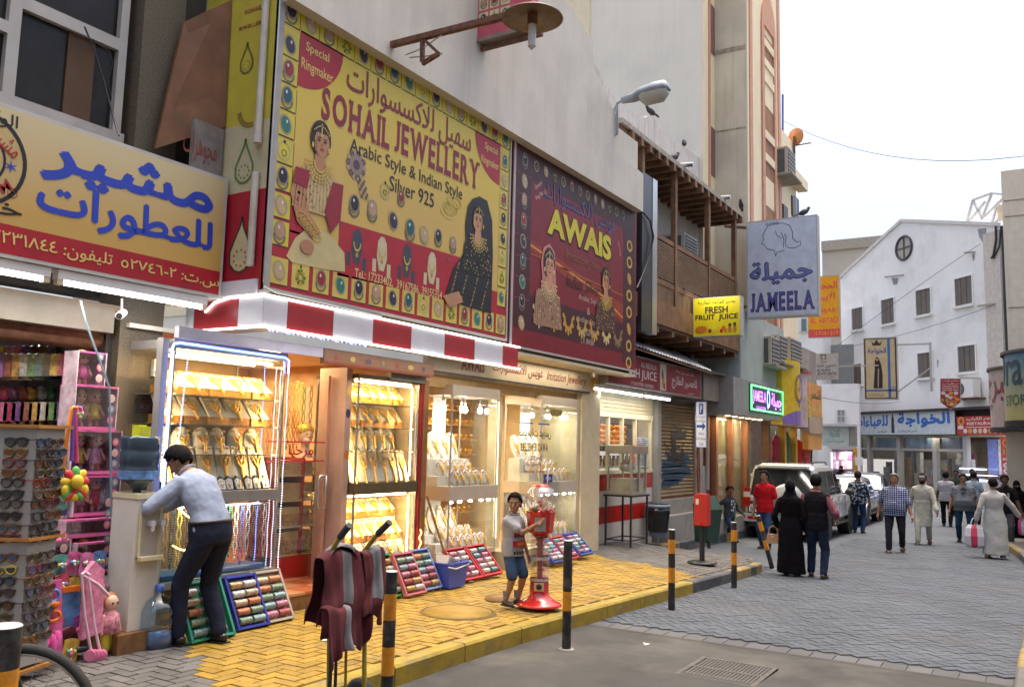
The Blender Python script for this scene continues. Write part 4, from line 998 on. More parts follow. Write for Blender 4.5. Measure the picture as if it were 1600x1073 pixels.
part('edge_frame',MB().box((7.02,6.7,.17),(7.06,6.75,2.36)),mat('pink_frame',(.6,.36,.26),.4),t)
for z in(1.42,1.62):part('red_line',MB().box((6.2,6.712,z),(7.02,6.718,z+.014)),mat('red_tape',(.65,.02,.07),.4),t)
pr=Print((0,6.716,0),(1,0,0),(0,0,1));pr.text('مرحبا',(6.5,1.46),(6.85,1.6),(190,30,40),0,ar=True,bold=.02);pr.build('lettering',t)
part('handle',MB().tube([(6.98,6.69,.92),(6.98,6.63,.92),(6.98,6.63,1.27),(6.98,6.69,1.27)],.014,8).tube([(6.98,6.64,.92),(6.9,6.64,.92),(6.88,6.64,.96),(6.88,6.64,1.23),(6.9,6.64,1.27),(6.98,6.64,1.27)],.014,8),M_steel,t)
q=thing('door_pillar','pinkish marble pillar between the doorway and the right cabinet','pillar',(7.2,6.6,.0))
part('shaft',MB().box((7.09,6.5,0),(7.18,6.9,2.45)),mat('pink_marble',(.5,.34,.27),.3,var=.1,sc=6),q)
pr=Print((0,6.5,0),(1,0,0),(0,0,1))
for z,c in((1.95,(70,60,110)),(1.5,(230,130,50)),(2.2,(230,190,90))):pr.disc((7.135,z),.035,.05,c,0,16)
pr.build('stickers',q)
c=cabinet('display_cabinet','tall warm lit jewellery cabinet to the right of the shop doorway',7.2,8.3,6.42,7.05,.27,1.07,1.19,2.34,(2.08,1.81,1.54),(),M_steel,mat('mirror_band',(.25,.2,.12),.15,.8),L_warm,backm=M_backg)
part('light_tube',MB().cyl((7.25,6.52,2.32),(8.25,6.52,2.32),.016,n=8).cyl((7.25,6.55,1.045),(8.25,6.55,1.045),.014,n=8),L_warm,c)
part('side_lights',MB().tube([(8.25,6.5,1.25),(8.25,6.5,2.3)],.008,5).tube([(8.25,6.5,.35),(8.25,6.5,1.03)],.008,5),L_mix,c)
part('plinth',MB().box((7.2,6.48,0),(8.3,7.05,.21)),M_stone,c)
part('red_trim',MB().box((8.31,6.4,.2),(8.345,6.45,2.4)),M_red,c)
part('wood_post',MB().box((8.35,6.38,-.02),(8.43,6.5,2.4)),M_wood,c)
part('head_box',MB().box((7.7,6.38,2.36),(8.36,6.44,2.47)),mat('shutter_box_grey',(.2,.19,.17),.5,.3),c)
for z,k,n,y,ww in((2.08,'boxlow',6,6.75,'on the top shelf'),(1.81,'box',6,6.75,'on the second shelf'),(1.54,'bust',6,6.75,'on the third shelf'),(1.2,'tall',6,6.56,'in the front row above mirror band')):
 row(k,7.32,8.18,y,z,n,ww+' of warm cabinet','necklace stands in the warm cabinet',sc=(1.08,1.1,1.15))
for z,k,n,y,ww in((.78,'boxlow',5,6.8,'in the upper row'),(.52,'box',5,6.68,'in the middle row'),(.28,'bust',6,6.55,'in the bottom row')):
 row(k,7.32,8.18,y,z,n,ww+' of the lower warm cabinet','necklace stands in the lower warm cabinet')
for z,y0,y1 in((.77,6.72,7.03),(.51,6.6,6.72)):part('stepped_board',MB().box((7.22,y0,.27),(8.28,y1,z)),M_pad,c)
light('cabinet_light',(7.75,6.48,2.3),20,(1,.62,.26),.95,.1,d=(0,.5,-1));light('cabinet_lower_light',(7.75,6.47,1.03),11,(1,.64,.28),.95,.1,d=(0,.5,-1))
mb=MB()
for i in range(20):mb.ell((8.33+.02*sin(i*.9),6.36,.62-i*.017),.009,None,5,3)
part('yellow_light_chain',mb,L_amber,c)
solo('leaning_stick',MB().bar((8.43,6.36,1.02),(8.78,6.2,.03),.02),M_wood,'thin brown wooden stick leaning beside the white cabinet','stick')
light('doorway_light',(6.75,7.3,2.55),26,(1,.62,.28),.8,.8)
light('shop_light',(7.2,8.6,2.55),60,(1,.62,.28),1.5,1)
for i,(x,y)in enumerate(((6.5,6.95),(6.8,6.95),(6.65,7.25))):
 solo('ceiling_panel_light',MB().box((x-.1,y-.06,2.585),(x+.1,y+.06,2.615)),L_warm,('flat lamp on the doorway ceiling, left front','flat lamp on the doorway ceiling, right front','flat lamp on the doorway ceiling, the rear one')[i],'lamp','flat lamps on the doorway ceiling')
 # --- second shop: white cabinets D and E
M_lam=mat('ivory_laminate',(.5,.44,.36),.4,var=.05);M_lamw=mat('white_inner',(.75,.75,.72),.5)
def awais_cab(label,x0,x1,where,grp):
 c=cabinet('display_cabinet',label,x0,x1,6.45,7.1,.26,.92,1.1,2.27,(),(),M_alu,M_lam,L_bulb,cap=.13)
 part('plinth',MB().box((x0,6.5,-.05),(x1,7.1,.2)),M_lam,c)
 part('white_panel',MB().box((x0+.45,7.09,1.1),(x0+.75,7.1,2.27)).box((x0+.02,7.09,.26),(x0+.7,7.1,.92)),M_lamw,c)
 part('stepped_board',MB().box((x0+.05,6.68,1.1),(x1-.03,6.85,1.22)).box((x0+.05,6.85,1.1),(x1-.1,7.05,1.44)),M_lamw,c)
 row('big',x0+.15,x0+.8,6.95,1.442,4,'in back row of upper '+where,grp,rz=-.15)
 row('rim',x0+.22,x1-.25,6.76,1.222,5,'in middle row of upper '+where,grp)
 row('rim',x0+.3,x1-.1,6.58,1.102,6,'in front row of upper '+where,grp)
 row('big',x0+.12,x0+.75,6.9,.46,4,'in back row of lower '+where,grp)
 row('rim',x0+.3,x1-.2,6.76,.36,5,'in middle row of lower '+where,grp)
 row('rim',x0+.25,x1-.1,6.58,.262,6,'in front row of lower '+where,grp)
 part('low_board',MB().box((x0+.05,6.68,.26),(x1-.03,6.85,.358)).box((x0+.05,6.85,.26),(x1-.1,7.05,.458)),M_lamw,c)
 for i,fx in enumerate((.12,.3,.52,.75,.92)):
  b=part('bulb',MB().lathe([(.006,.06),(.02,.05),(.034,.015),(.03,-.015),(.012,-.032),(.001,-.035)],12,(x0+fx*(x1-x0),6.7+.12*(i%2),2.1)),L_bulb,c)
  part('socket',MB().cyl((x0+fx*(x1-x0),6.7+.12*(i%2),2.155),(x0+fx*(x1-x0),6.7+.12*(i%2),2.27),.014,n=8),M_steel,b)
  part('spot',MB().ell((x0+fx*(x1-x0),6.52,.9),(.03,.03,.02),None,8,5),L_bulb,c)
 light('cabinet_light',((x0+x1)/2,6.75,2.2),15,(1,.88,.68),x1-x0-.2,.3);light('cabinet_lower_light',((x0+x1)/2,6.58,.9),7,(1,.88,.7),x1-x0-.2,.15)
 return c
awais_cab('white laminate glass cabinet with bulbs left of the second shop door',9.02,10.13,'left white cabinet','busts in the left white cabinet')
awais_cab('white laminate glass cabinet behind the gumball machine',11.34,12.53,'right white cabinet','busts in the right white cabinet')
t=thing('door_jamb','cream door jamb with a bright vertical light strip','door frame',(10.4,6.62,.2))
part('jamb',MB().box((10.33,6.62,.2),(10.5,6.75,2.4)),M_cream,t);part('light_strip',MB().tube([(10.2,6.6,2.25),(10.36,6.6,2.25),(10.36,6.6,.35)],.009,6),L_warm,t)
t=thing('lettered_glass_door','glass door of the second shop with mirrored black lettering','door',(11.1,6.41,.2))
x0,x1=10.66,11.86
part('pane',MB().box((x0,6.40,.22),(x1,6.41,2.12)),M_glass,t)
part('rail',MB().box((x0,6.39,2.12),(x1,6.42,2.17)).box((x0,6.39,.2),(x1,6.42,.22)),M_cream,t)
part('hinge',MB().box((11.5,6.38,2.1),(11.86,6.385,2.2)),mat('brass_clamp',(.4,.28,.1),.4,.6),t)
part('handle',MB().tube([(11.35,6.4,1.28),(11.35,6.33,1.28),(11.35,6.33,.82),(11.35,6.4,.82)],.014,8).tube([(11.45,6.4,1.28),(11.45,6.46,1.28),(11.45,6.46,.82),(11.45,6.4,.82)],.014,8),M_steel,t)
pr=Print((0,6.4,0),(1,0,0),(0,0,1));K=(24,22,22)
pr.text('مجوهرات عويس',(10.62,1.74),(11.55,1.9),K,0,ar=True,bold=.02,mirror=True);pr.text('AWAIS JEWELLERS',(10.66,1.56),(11.46,1.68),K,0,slabs=True,mirror=True)
pr.text('Silver 925',(10.95,1.43),(11.3,1.5),(170,50,40),0,mirror=True,bold=.01);pr.text('Sterling Silver',(10.85,1.33),(11.25,1.4),(60,70,170),0,mirror=True,bold=.01);pr.text('Fashion Jewellery',(10.8,1.22),(11.35,1.3),(170,50,40),0,mirror=True,bold=.01)
pr.rect((10.6,1.96),(11.0,1.975),(50,90,170),0);pr.rect((11.15,1.955),(11.5,1.975),(50,90,170),0)
pr.rect((11.36,1.1),(11.62,1.22),(40,60,150),0);pr.text('PUSH',(11.41,1.13),(11.57,1.18),(230,230,235),1,bold=.02);pr.build('lettering',t)
t=thing('wall_shelf','warm lit back wall shelves full of gold jewellery in the second shop','shelf',(10,8.5,.2))
for k in range(8):
 z=.5+k*.24
 part('board',MB().box((8.6,8.32,z),(12.4,8.6,z+.015)),M_palewood,t)
 mb=MB()
 for i in range(26):
  x=8.7+i*.14
  if(i*7+k*3)%5:mb.box((x,8.36,z+.016),(x+.1,8.45,z+.06+.05*((i*3+k)%4)/3))
  mb.ell((x+.05,8.35,z+.08),(.04,.03,.03),M_gold,6,4)
 part('goods',mb,M_goldbox,t,kind='stuff')
light('second_shop_light',(10.2,7.9,2.4),85,(1,.66,.32),2.5,.6);light('doorway_light_two',(10.75,7.0,2.45),14,(1,.8,.55),.6,.4)
light('soffit_light',(11.2,6.2,2.84),14,(1,.85,.6),2.4,.15)
for i,(px,py)in enumerate(((826,558),(937,582))):
 q=onZ(px,py,2.84);b=solo('soffit_spot',MB().lathe([(.03,.02),(.035,-.02),(.015,-.07)],10,(q.x,6.2,2.84)),M_white,'small white spot lamp under the red billboard, %s'%('nearer the striped canopy' if i==0 else 'nearer the juice shop'),'lamp','spot lamps under the red billboard')
 # --- trays of bangles
BANG=[mat('bangle_%d'%i,c,.3,.25,var=.55,sc=70,bump=.3,bsc=120)for i,c in enumerate(((.5,.2,.1),(.42,.3,.12),(.22,.34,.36),(.5,.42,.3),(.35,.1,.1),(.2,.28,.2),(.5,.5,.52),(.45,.2,.28),(.12,.3,.34),(.6,.55,.5)))]
roll0=None
def roll_mesh(L=.13,r=.033):
 prof=[(r*.9,0)]
 n=7
 for i in range(n):a=L*i/n;b=L*(i+1)/n;prof+=[(r,a+.002),(r,b-.004),(r*.86,b-.002)]
 mb=MB().lathe(prof,10);return mb.mesh('bangle_roll',None)
RM=roll_mesh()
ntray=0
def tray(px,py,colname,col,where,w=.33,h=.46,bright=False,z=0,hue=0,lean=.5,rz=0):
 p=onZ(px,py,z)
 m=mat(colname.replace(' ','_')+'_plastic',col,.35,var=.08)
 t=thing('bangle_tray','%s plastic tray of bangles leaning %s'%(colname,where),'tray',(p.x,p.y,z),rz,'bangle trays along the shop step')
 fr=MB();d=.04
 c0,c1=V((0,0,.012)),V((0,h*sin(lean),h*cos(lean)));up=(c1).normalized();nn=V((0,-up.z,up.y))
 P=lambda x,s,k:V((x,0,.012))+up*s+nn*k
 part('floor',MB().add([P(-w/2,0,0),P(w/2,0,0),P(w/2,h,0),P(-w/2,h,0),P(-w/2,0,-.006),P(w/2,0,-.006),P(w/2,h,-.006),P(-w/2,h,-.006)],[(0,1,2,3),(7,6,5,4)]),m,t,False)
 mb=MB()
 for a,b in((P(-w/2,0,.02),P(w/2,0,.02)),(P(-w/2,h,.02),P(w/2,h,.02)),(P(-w/2,0,.02),P(-w/2,h,.02)),(P(w/2,0,.02),P(w/2,h,.02))):mb.bar(a,b,.022,.05,up=nn)
 for x,s in((-1,0),(1,0),(1,h),(-1,h)):mb.cyl(P(x*w/2,s,-.006),P(x*w/2,s,.045),.016,n=8)
 part('rim',mb,m,t,False)
 rows=5
 for i in range(rows):
  for k in range(2):
   o=bpy.data.objects.new('bangle_roll',RM);COL.objects.link(o)
   s=.05+i*(h-.06)/rows;L=.132
   loc=P(-w/2+.02+k*(w-.03)/2,s+.01,.035)
   o.matrix_world=Matrix.Translation(t.location)@Matrix.Rotation(rz,4,'Z')@Matrix.Translation(loc)@Matrix.Rotation(pi/2,4,'Y')@Matrix.Scale(min(1,1),4)
   if len(RM.materials)==0:RM.materials.append(BANG[0])
   ci=(i*3+k*5+hue*2+int(px))%8 if not bright else(i+k*3+hue)%4+6
   o.material_slots[0].link='OBJECT';o.material_slots[0].material=BANG[min(ci,9)]
   tag(o,'%s bangle roll in the %s row of the %s bangle tray'%(('left','right')[k],ORD[rows-1-i],colname),'bangle roll','bangle rolls in the trays')
 return t
tray(330,1000,'sea green',(.02,.22,.13),'behind the stooping man',w=.42,h=.48)
tray(393,982,'royal blue',(.02,.03,.3),'between the green tray and the beige tray',hue=2)
tray(433,972,'beige',(.42,.36,.28),'beside the tiled step',hue=3)
tray(588,938,'dark blue',(.03,.04,.25),'left of the yellow black post',w=.26,hue=1)
tray(616,934,'grass green',(.04,.26,.05),'right behind the post',w=.28,hue=4)
tray(647,930,'salmon pink',(.55,.16,.17),'under the warm cabinet',hue=5)
tray(672,922,'pale blue',(.2,.28,.55),'next to the blue bucket',hue=6,w=.34)
tray(737,907,'red',(.5,.02,.02),'next to the blue bucket',w=.4,h=.44,bright=True,lean=.75,hue=1)
tray(768,900,'bright red',(.55,.02,.02),'at the shop entrance step',w=.4,h=.44,bright=True,lean=.75,hue=3)
tray(872,880,'blue',(.02,.05,.3),'behind the gumball machine',w=.36,h=.36,bright=True,lean=.8,z=-.01)
tray(893,875,'dark red',(.4,.02,.02),'between the two blue trays',w=.36,h=.4,bright=True,lean=.8,hue=2,z=-.01)
tray(914,868,'bright blue',(.03,.08,.4),'rightmost, near the juice shop door',w=.42,h=.4,bright=True,lean=.8,hue=5,z=-.02)
p=onZ(702,915,0)
t=thing('plastic_bucket','blue rectangular plastic bucket on the yellow paving','bucket',(p.x,p.y,0))
m=mat('bucket_blue',(.06,.1,.5),.4)
def frustum(w0,d0,w1,d1,z0,z1,th=.008):
 o=[(-w0,-d0,z0),(w0,-d0,z0),(w0,d0,z0),(-w0,d0,z0),(-w1,-d1,z1),(w1,-d1,z1),(w1,d1,z1),(-w1,d1,z1)]
 i=[(x*.95,y*.95,z if z>z0 else z+.01)for x,y,z in o]
 return MB().add(o+i,[(3,2,1,0),(8,9,10,11)]+[(k,(k+1)%4,4+(k+1)%4,4+k)for k in range(4)]+[(8+(k+1)%4,8+k,12+k,12+(k+1)%4)for k in range(4)]+[(4+k,4+(k+1)%4,12+(k+1)%4,12+k)for k in range(4)])
part('body',frustum(.16,.11,.19,.13,0,.27),m,t,False)
part('lip',MB().box((-.2,-.14,.262),(.2,-.12,.282)).box((-.2,.12,.262),(.2,.14,.282)).box((-.2,-.12,.262),(-.182,.12,.282)).box((.182,-.12,.262),(.2,.12,.282)),m,t,False)
part('handle',MB().tube([(.19,0,.26),(.21,-.12,.24),(-.1,-.16,.22),(-.23,-.14,.25)],.008,6),M_white,t,False)
q=thing('white_basket','small white slotted plastic basket lying in the blue bucket','basket',(p.x-.08,p.y,.24))
part('body',frustum(.09,.08,.11,.1,0,.1).xf(Matrix.Rotation(.35,4,'Y')),M_white,q,False)
for i in range(5):part('slot',MB().box((-.07+i*.032,-.098,.045),(-.055+i*.032,-.092,.085)).xf(Matrix.Rotation(.35,4,'Y')),mat('slot_dark',(.2,.2,.22),.8),q,False)
# -- JUICE SHOP, SHUTTERS, BALCONY, TOWER
M_shut=mat('cream_shutter',(.5,.42,.27),.5,.1,var=.08,streak=.3)
M_shut2=mat('rusty_tan_shutter',(.34,.22,.11),.55,.2,var=.15,sc=3,streak=.4,dirt=(.16,.09,.04),damt=.5)
M_tiler=mat('red_wall_tile',(.42,.02,.015),.15,var=.08);M_tilew=mat('white_wall_tile',(.58,.54,.5),.2,var=.08,dirt=(.35,.3,.24),damt=.4)
M_conc=mat('worn_concrete',(.3,.28,.25),.85,var=.2,sc=3,dirt=(.13,.12,.1),damt=.5,bump=.3)
YJ=6.9
t=thing('juice_shop','cream framed juice shop front over red and white tiles','shop',(15.1,7,-.1));js=t
xA,xB,xC=13.4,13.96,16.72
part('wall',MB().box((13.38,7.0,2.95),(17.05,7.2,3.9)).box((xC,6.92,-.3),(16.8,7.2,2.95)).box((13.38,9,-.3),(17.0,9.1,3)),mat('juice_wall',(.33,.29,.23),.8,dirt=(.15,.12,.1),damt=.5),t)
part('floor',MB().box((13.38,6.95,-.2),(17,9,.1)),M_conc,t)
part('ceiling',MB().box((13.38,6.98,2.93),(17,9,2.95)),M_cream,t)
bx=part('shutter_box',MB().box((13.36,6.9,2.3),(xC+.05,7.0,2.95)),M_shut,t)
for i in range(9):part('shutter_slat',MB().box((13.37,6.882,2.31+i*.071),(xC+.04,6.9,2.31+i*.071+.062)),M_shut,t)
d=part('door',MB().box((xA,6.86,-.04),(xA+.07,6.92,2.3)).box((xB-.07,6.86,-.04),(xB,6.92,2.3)).box((xA+.07,6.86,2.2),(xB-.07,6.92,2.3)).box((xA+.07,6.86,1.1),(xB-.07,6.92,1.2)).box((xA+.07,6.86,-.04),(xB-.07,6.92,.06)),M_cream,t)
part('pane',MB().box((xA+.07,6.89,1.2),(xB-.07,6.9,2.2)),M_darkglass,d);part('lower_panel',MB().box((xA+.07,6.88,.06),(xB-.07,6.9,1.1)),M_shut,d)
w=part('window',MB().box((xB,6.86,1.15),(xC,6.93,1.22)).box((xB,6.86,2.2),(xC,6.93,2.3)),M_cream,t)
for x in(xB+.04,14.62,15.24,15.86,xC-.06):part('mullion',MB().box((x-.03,6.865,1.22),(x+.03,6.925,2.2)),M_cream,w)
part('hatch',MB().box((14.65,6.868,1.62),(15.21,6.92,1.7)),M_cream,w)
for x0,x1 in((14.07,14.59),(14.65,15.21),(15.27,15.83),(15.89,16.63)):part('pane',MB().box((x0,6.9,1.22),(x1,6.905,2.2)),M_glass,w)
z=1.148
for k,(z0,z1,m)in enumerate(((.85,1.15,M_tiler),(.56,.85,M_tilew),(.26,.56,M_tiler),(-.05,.26,M_tilew),(-.3,-.05,M_tilew))):
 for i in range(9):x=xB+i*.307;part('tile',MB().box((x+.003,6.88,z0+.003),(x+.304,6.95,z1-.002)),m,t)
part('menu_poster',MB().box((15.9,6.885,1.25),(16.55,6.89,1.85)),paint((196,200,196)),w)
pr=Print((0,6.885,0),(1,0,0),(0,0,1))
for i in range(14):z=1.8-i*.038;pr.rect((15.95,z),(15.95+.1+.05*((i*5)%4),z+.018),(150,60,60),0);pr.rect((16.2,z),(16.2+.15+.04*((i*3)%4),z+.018),(90,90,100),0)
pr.build('menu_lettering',w)
part('orange_sticker',MB().box((15.62,6.88,1.25),(15.84,6.884,1.68)),paint((222,70,20)),w)
M_or=mat('orange_peel',(.75,.25,.02),.45,var=.1)
mb=MB()
for x0,x1 in((14.68,15.2),(15.3,15.85)):
 for j in range(4):
  for i in range(6):mb.ell((x0+(x1-x0)*(i+.5*(j%2))/6.2+.04,7.12,1.72+j*.085),.045,None,8,5)
f0=None;ii=0
for x0,x1 in((14.68,15.2),(15.3,15.85)):
 for j in range(4):
  for i in range(5):
   p=(x0+(x1-x0)*(i+.5*(j%2))/5.2+.05,7.1,1.75+j*.09)
   if f0 is None:f0=MB().ell((0,0,0),.05,None,9,6).mesh('orange_fruit',M_or)
   o=bpy.data.objects.new('orange_fruit',f0);COL.objects.link(o);o.location=p
   tag(o,'orange piled with others behind the juice shop window','orange','oranges behind the juice shop window')
q=thing('fruit_shelf','shelf with jars and fruit behind the juice shop window','shelf',(15.3,7.1,1.2))
part('board',MB().box((14.0,7.0,1.66),(16.6,7.35,1.69)).box((14.0,7.0,1.25),(16.6,7.35,1.28)),M_shut,q)
mb=MB()
for i in range(12):x=14.15+i*.2;mb.lathe([(.04,0),(.045,.12),(.03,.16),(.035,.2)],10,(x,7.2,1.28))
part('jar',mb,mat('jar_mix',(.35,.22,.1),.3,var=.5,sc=6),q)
light('juice_light',(15.2,7.3,2.9),40,(1,.85,.6),2,.5)
t=thing('juice_signboard','dark red juice shop signboard with white lettering','sign',(15.8,6.4,2.7))
x0,x1,z0,z1=13.3,18.05,2.72,3.32
part('panel',MB().box((x0,6.3,z0),(x1,6.5,z1)),mat('juice_sign_edge',(.25,.24,.23),.5),t)
pr=Print((0,6.3,0),(1,0,0),(0,0,1));WH=(228,214,205)
pr.rect((x0+.05,z0+.03),(x1-.05,z1-.03),(136,22,40),0)
a,b=onY(1021,590,6.3),onY(1049,585,6.3)
pr.text('FRESH JUICE',(13.9,2.86),(15.5,3.08),WH,1,bold=.01);pr.text('ALI ABDULLA',(14.75,3.12),(15.5,3.22),WH,1);pr.text('17 SHOPPER 39670830',(14.3,2.77),(15.35,2.83),WH,1)
pr.rect((15.68,z0+.04),(16.0,z1-.04),(206,196,176),1);pr.disc((15.84,2.95),.07,.14,(206,150,30),2);pr.disc((15.8,3.08),.05,.1,(90,110,40),2);pr.disc((15.9,2.85),.05,.07,(190,70,30),3)
pr.rect((16.05,z0+.04),(x1-.07,z1-.04),(146,28,46),1);pr.text('للعصير الطازج',(16.3,2.84),(17.75,3.1),WH,2,ar=True,bold=.016);pr.text('سلمان عيسى علي عبدالله',(16.5,3.13),(17.6,3.24),WH,2,ar=True)
pr.text('تلفون',(17.2,2.77),(17.6,2.82),WH,2,ar=True);pr.build('lettering',t)
for i,(xx0,xx1)in enumerate(((13.1,14.1),(14.15,15.2),(15.3,16.6))):
 q=thing('tube_light','fluorescent tube under the red juice sign, %s'%('nearest the billboard','the middle one','nearest the tan shutter')[i],'lamp',((xx0+xx1)/2,6.45,2.6),group='fluorescent tubes under the juice sign')
 part('batten',MB().box((xx0,6.42,2.64),(xx1,6.5,2.7)),M_white,q);part('tube',MB().cyl((xx0+.03,6.45,2.62),(xx1-.03,6.45,2.62),.018,n=8),L_cool,q)
light('juice_tube_light',(14.9,6.45,2.58),32,(1,.95,.85),3.2,.1)
t=thing('yellow_fruit_sign','small yellow sign with fruit pictures beside the juice sign','sign',(13.2,6.5,2.6))
part('panel',MB().box((12.9,6.45,2.55),(13.3,6.5,2.8)),mat('fruit_sign_yellow',(.5,.28,.04),.5,var=.4,sc=12),t)
t=thing('corrugated_awning','dirty white corrugated awning sheet over the juice sign','awning',(16,6.4,3.4))
n=60;vs=[]
for i in range(n+1):
 x=13.85+i*4.35/n;dz=.018*(1 if i%2 else-1)
 vs+=[(x,6.1,3.45+dz-.12*i/n),(x,6.85,3.75+dz)]
mb=MB().add(vs,[(2*i,2*i+2,2*i+3,2*i+1)for i in range(n)]);part('sheet',mb,mat('awning_sheet',(.45,.45,.47),.5,.2,var=.15,streak=.3),t)
part('rail',MB().bar((13.85,6.12,3.4),(18.2,6.12,3.28),.03),M_rust,t)
p=onZ(958,848,-.08)
t=thing('popcorn_stand','black steel stand with four legs before the juice shop','stand',(p.x-.05,6.45,-.08));bx,by=p.x-.05,6.45
for sx in(-1,1):
 for sy in(-1,1):part('leg',MB().box((sx*.36-.015,sy*.24-.015,0),(sx*.36+.015,sy*.24+.015,.86)),M_black,t,False)
part('rail',MB().box((-.36,-.25,.1),(.36,-.23,.12)).box((-.36,.23,.1),(.36,.25,.12)).box((-.37,-.23,.1),(-.35,.23,.12)).box((.35,-.23,.1),(.37,.23,.12)),M_black,t,False)
part('top',MB().box((-.4,-.28,.86),(.4,.28,.89)),M_black,t,False)
q=thing('popcorn_machine','glass popcorn machine with steel kettle on a black stand','popcorn machine',(bx,by,.812))
M_pm=mat('popcorn_steel',(.42,.38,.32),.4,.4,var=.12)
part('base',MB().box((-.33,-.24,0),(.33,.24,.06)),M_pm,q,False);part('roof',MB().box((-.35,-.26,.72),(.35,.26,.86)),mat('popcorn_roof',(.3,.25,.18),.45,.2),q,False)
part('frame',MB().box((-.33,-.24,.06),(-.3,-.21,.72)).box((.3,-.24,.06),(.33,-.21,.72)).box((-.33,.21,.06),(-.3,.24,.72)).box((.3,.21,.06),(.33,.24,.72)).box((.0,-.24,.06),(.04,-.21,.72)),M_pm,q,False)
part('pane',MB().box((-.3,-.23,.06),(.3,-.225,.72)).box((-.325,-.21,.06),(-.32,.21,.72)).box((.32,-.21,.06),(.325,.21,.72)),M_glass,q,False)
part('kettle',MB().lathe([(.02,.4),(.1,.41),(.13,.46),(.13,.56),(.02,.57)],16,(0,0,0)),M_steel,q,False)
part('kettle_arm',MB().bar((0,0,.57),(0,0,.72),.03).bar((.12,0,.5),(.3,0,.55),.02),M_steel,q,False)
part('tray',MB().box((-.29,-.2,.06),(.29,.2,.28)),mat('popcorn_bin',(.5,.42,.3),.5,var=.2),q,False)
solo('scale_box',MB().box((bx-.1,by+.2,1.95-.2),(bx+.16,by+.3,2.02-.2)),M_white,'small white box on a ledge behind the popcorn machine','box')if False else None
t=thing('dustbin','grey blue dustbin with a black bag liner beside the shutter steps','dustbin',(16.35,6.6,-.09))
part('bin',MB().lathe([(.17,0),(.19,.25),(.22,.55),(.23,.6),(.215,.6)],18),mat('bin_blue',(.1,.14,.19),.45),t,False)
bm=MB().lathe([(.19,.1),(.212,.3),(.236,.48),(.24,.56),(.2,.54)],26)
bm.v=[V((v.x*(1+.05*sin(v.z*60+math.atan2(v.y,v.x)*9)),v.y*(1+.05*sin(v.z*50+math.atan2(v.y,v.x)*7)),v.z))for v in bm.v]
part('bag',bm,mat('bin_bag',(.012,.012,.014),.25),t,False)
part('rim',MB().lathe([(.225,.56),(.25,.57),(.25,.62),(.225,.63)],18,cap=False),mat('bin_rim',(.2,.24,.3),.45),t,False)
solo('grey_column',MB().box((16.82,6.8,-.3),(17.02,7.0,2.7)),M_conc,'narrow grey rendered column between juice shop and tan shutter','column')
t=thing('roller_shutter','closed tan roller shutter painted with a dark and blue graffiti face','shutter',(18.2,6.95,.6))
x0,x1,z0,z1=17.05,19.25,.6,2.62
n=26;hs=(z1-z0)/n
for i in range(n):
 z=z0+i*hs
 vs=[]
 for y,zz in((6.93,z),(6.905,z+hs*.2),(6.895,z+hs*.5),(6.905,z+hs*.8),(6.93,z+hs*.97)):vs+=[(x0,y,zz),(x1,y,zz)]
 part('slat',MB().add(vs,[(2*k,2*k+1,2*k+3,2*k+2)for k in range(4)]),M_shut2,t)
part('guide',MB().box((x0-.08,6.86,z0),(x0,6.96,z1)).box((x1,6.86,z0),(x1+.08,6.96,z1)),M_steel,t)
part('bottom_bar',MB().box((x0,6.89,z0-.03),(x1,6.94,z0)),M_rust,t)
pr=wallprint(6.893)
BK=(40,34,36);BU=(50,84,120)
for k in range(15):
 y=708+k*3.6;xa_=1031+(k*5)%7+(8 if k<3 else 0);xb_=1082-(k*7)%9-max(0,k-9)*5;pr.line([(xa_,y+.8),((xa_+xb_)/2,y+(k%3)-1),(xb_,y-.5)],.05+.012*(k%3),(44+k%4*8,76+k%3*9,108),0)
pr.poly([(1049,672),(1056,676),(1061,665),(1066,674),(1073,672),(1071,684),(1060,686),(1050,688)],BK,1)
pr.poly([(1049,688),(1056,686),(1056,704),(1062,712),(1054,724),(1046,720),(1050,702)],BK,1)
pr.poly([(1066,698),(1070,708),(1068,722),(1062,730),(1060,724)],BK,1)
for a in(((1037,690),(1044,700),(1050,706)),((1056,700),(1066,696),(1072,690)),((1052,712),(1060,718),(1066,714)),((1040,704),(1046,712)),((1052,664),(1060,670),(1062,660))):pr.line(a,.03,BK,2)
pr.build('graffiti',t)
part('wall_above',MB().box((17.02,7.0,2.62),(19.35,7.1,4.0)),M_conc,t)
t=thing('shutter_steps','two worn pale steps below the graffiti shutter','steps',(18.4,6.8,-.2))
part('step',MB().box((16.9,6.6,-.3),(19.9,7.1,.26)),M_conc,t);part('step',MB().box((17.0,6.78,.26),(19.4,7.1,.57)),M_conc,t)
M_blue=paint((40,90,170))
zs=zp(16.0,5.6)
x=16.6;yy=onX(1095,700,x).y;yl,yr=onX(1087,640,x).y,onX(1104,640,x).y;zt,zb=onX(1095,627,x).z,onX(1095,699,x).z
t=thing('parking_sign','white and blue parking sign with an arrow on a grey post','sign',(x,yy,-.15))
part('post',MB().cyl((x+.04,yy,-.2),(x+.04,yy,zt),.03,n=10),M_steel,t)
part('panel',MB().box((x,yr,zb),(x+.012,yl,zt)),M_white,t)
sp=Print((x,0,0),(0,-1,0),(0,0,1));W=yl-yr;Hh=zt-zb;U=lambda a,b:(-yl+a*W,zb+b*Hh)
for a,b,c,d_ in((0,0,1,.015),(0,.985,1,1),(0,0,.05,1),(.95,0,1,1)):sp.rect(U(a,b),U(c,d_),(60,110,190),0)
sp.rect(U(.3,.72),U(.7,.95),(30,80,170),0);sp.text('P',U(.4,.76),U(.6,.92),(235,235,240),1,bold=.04)
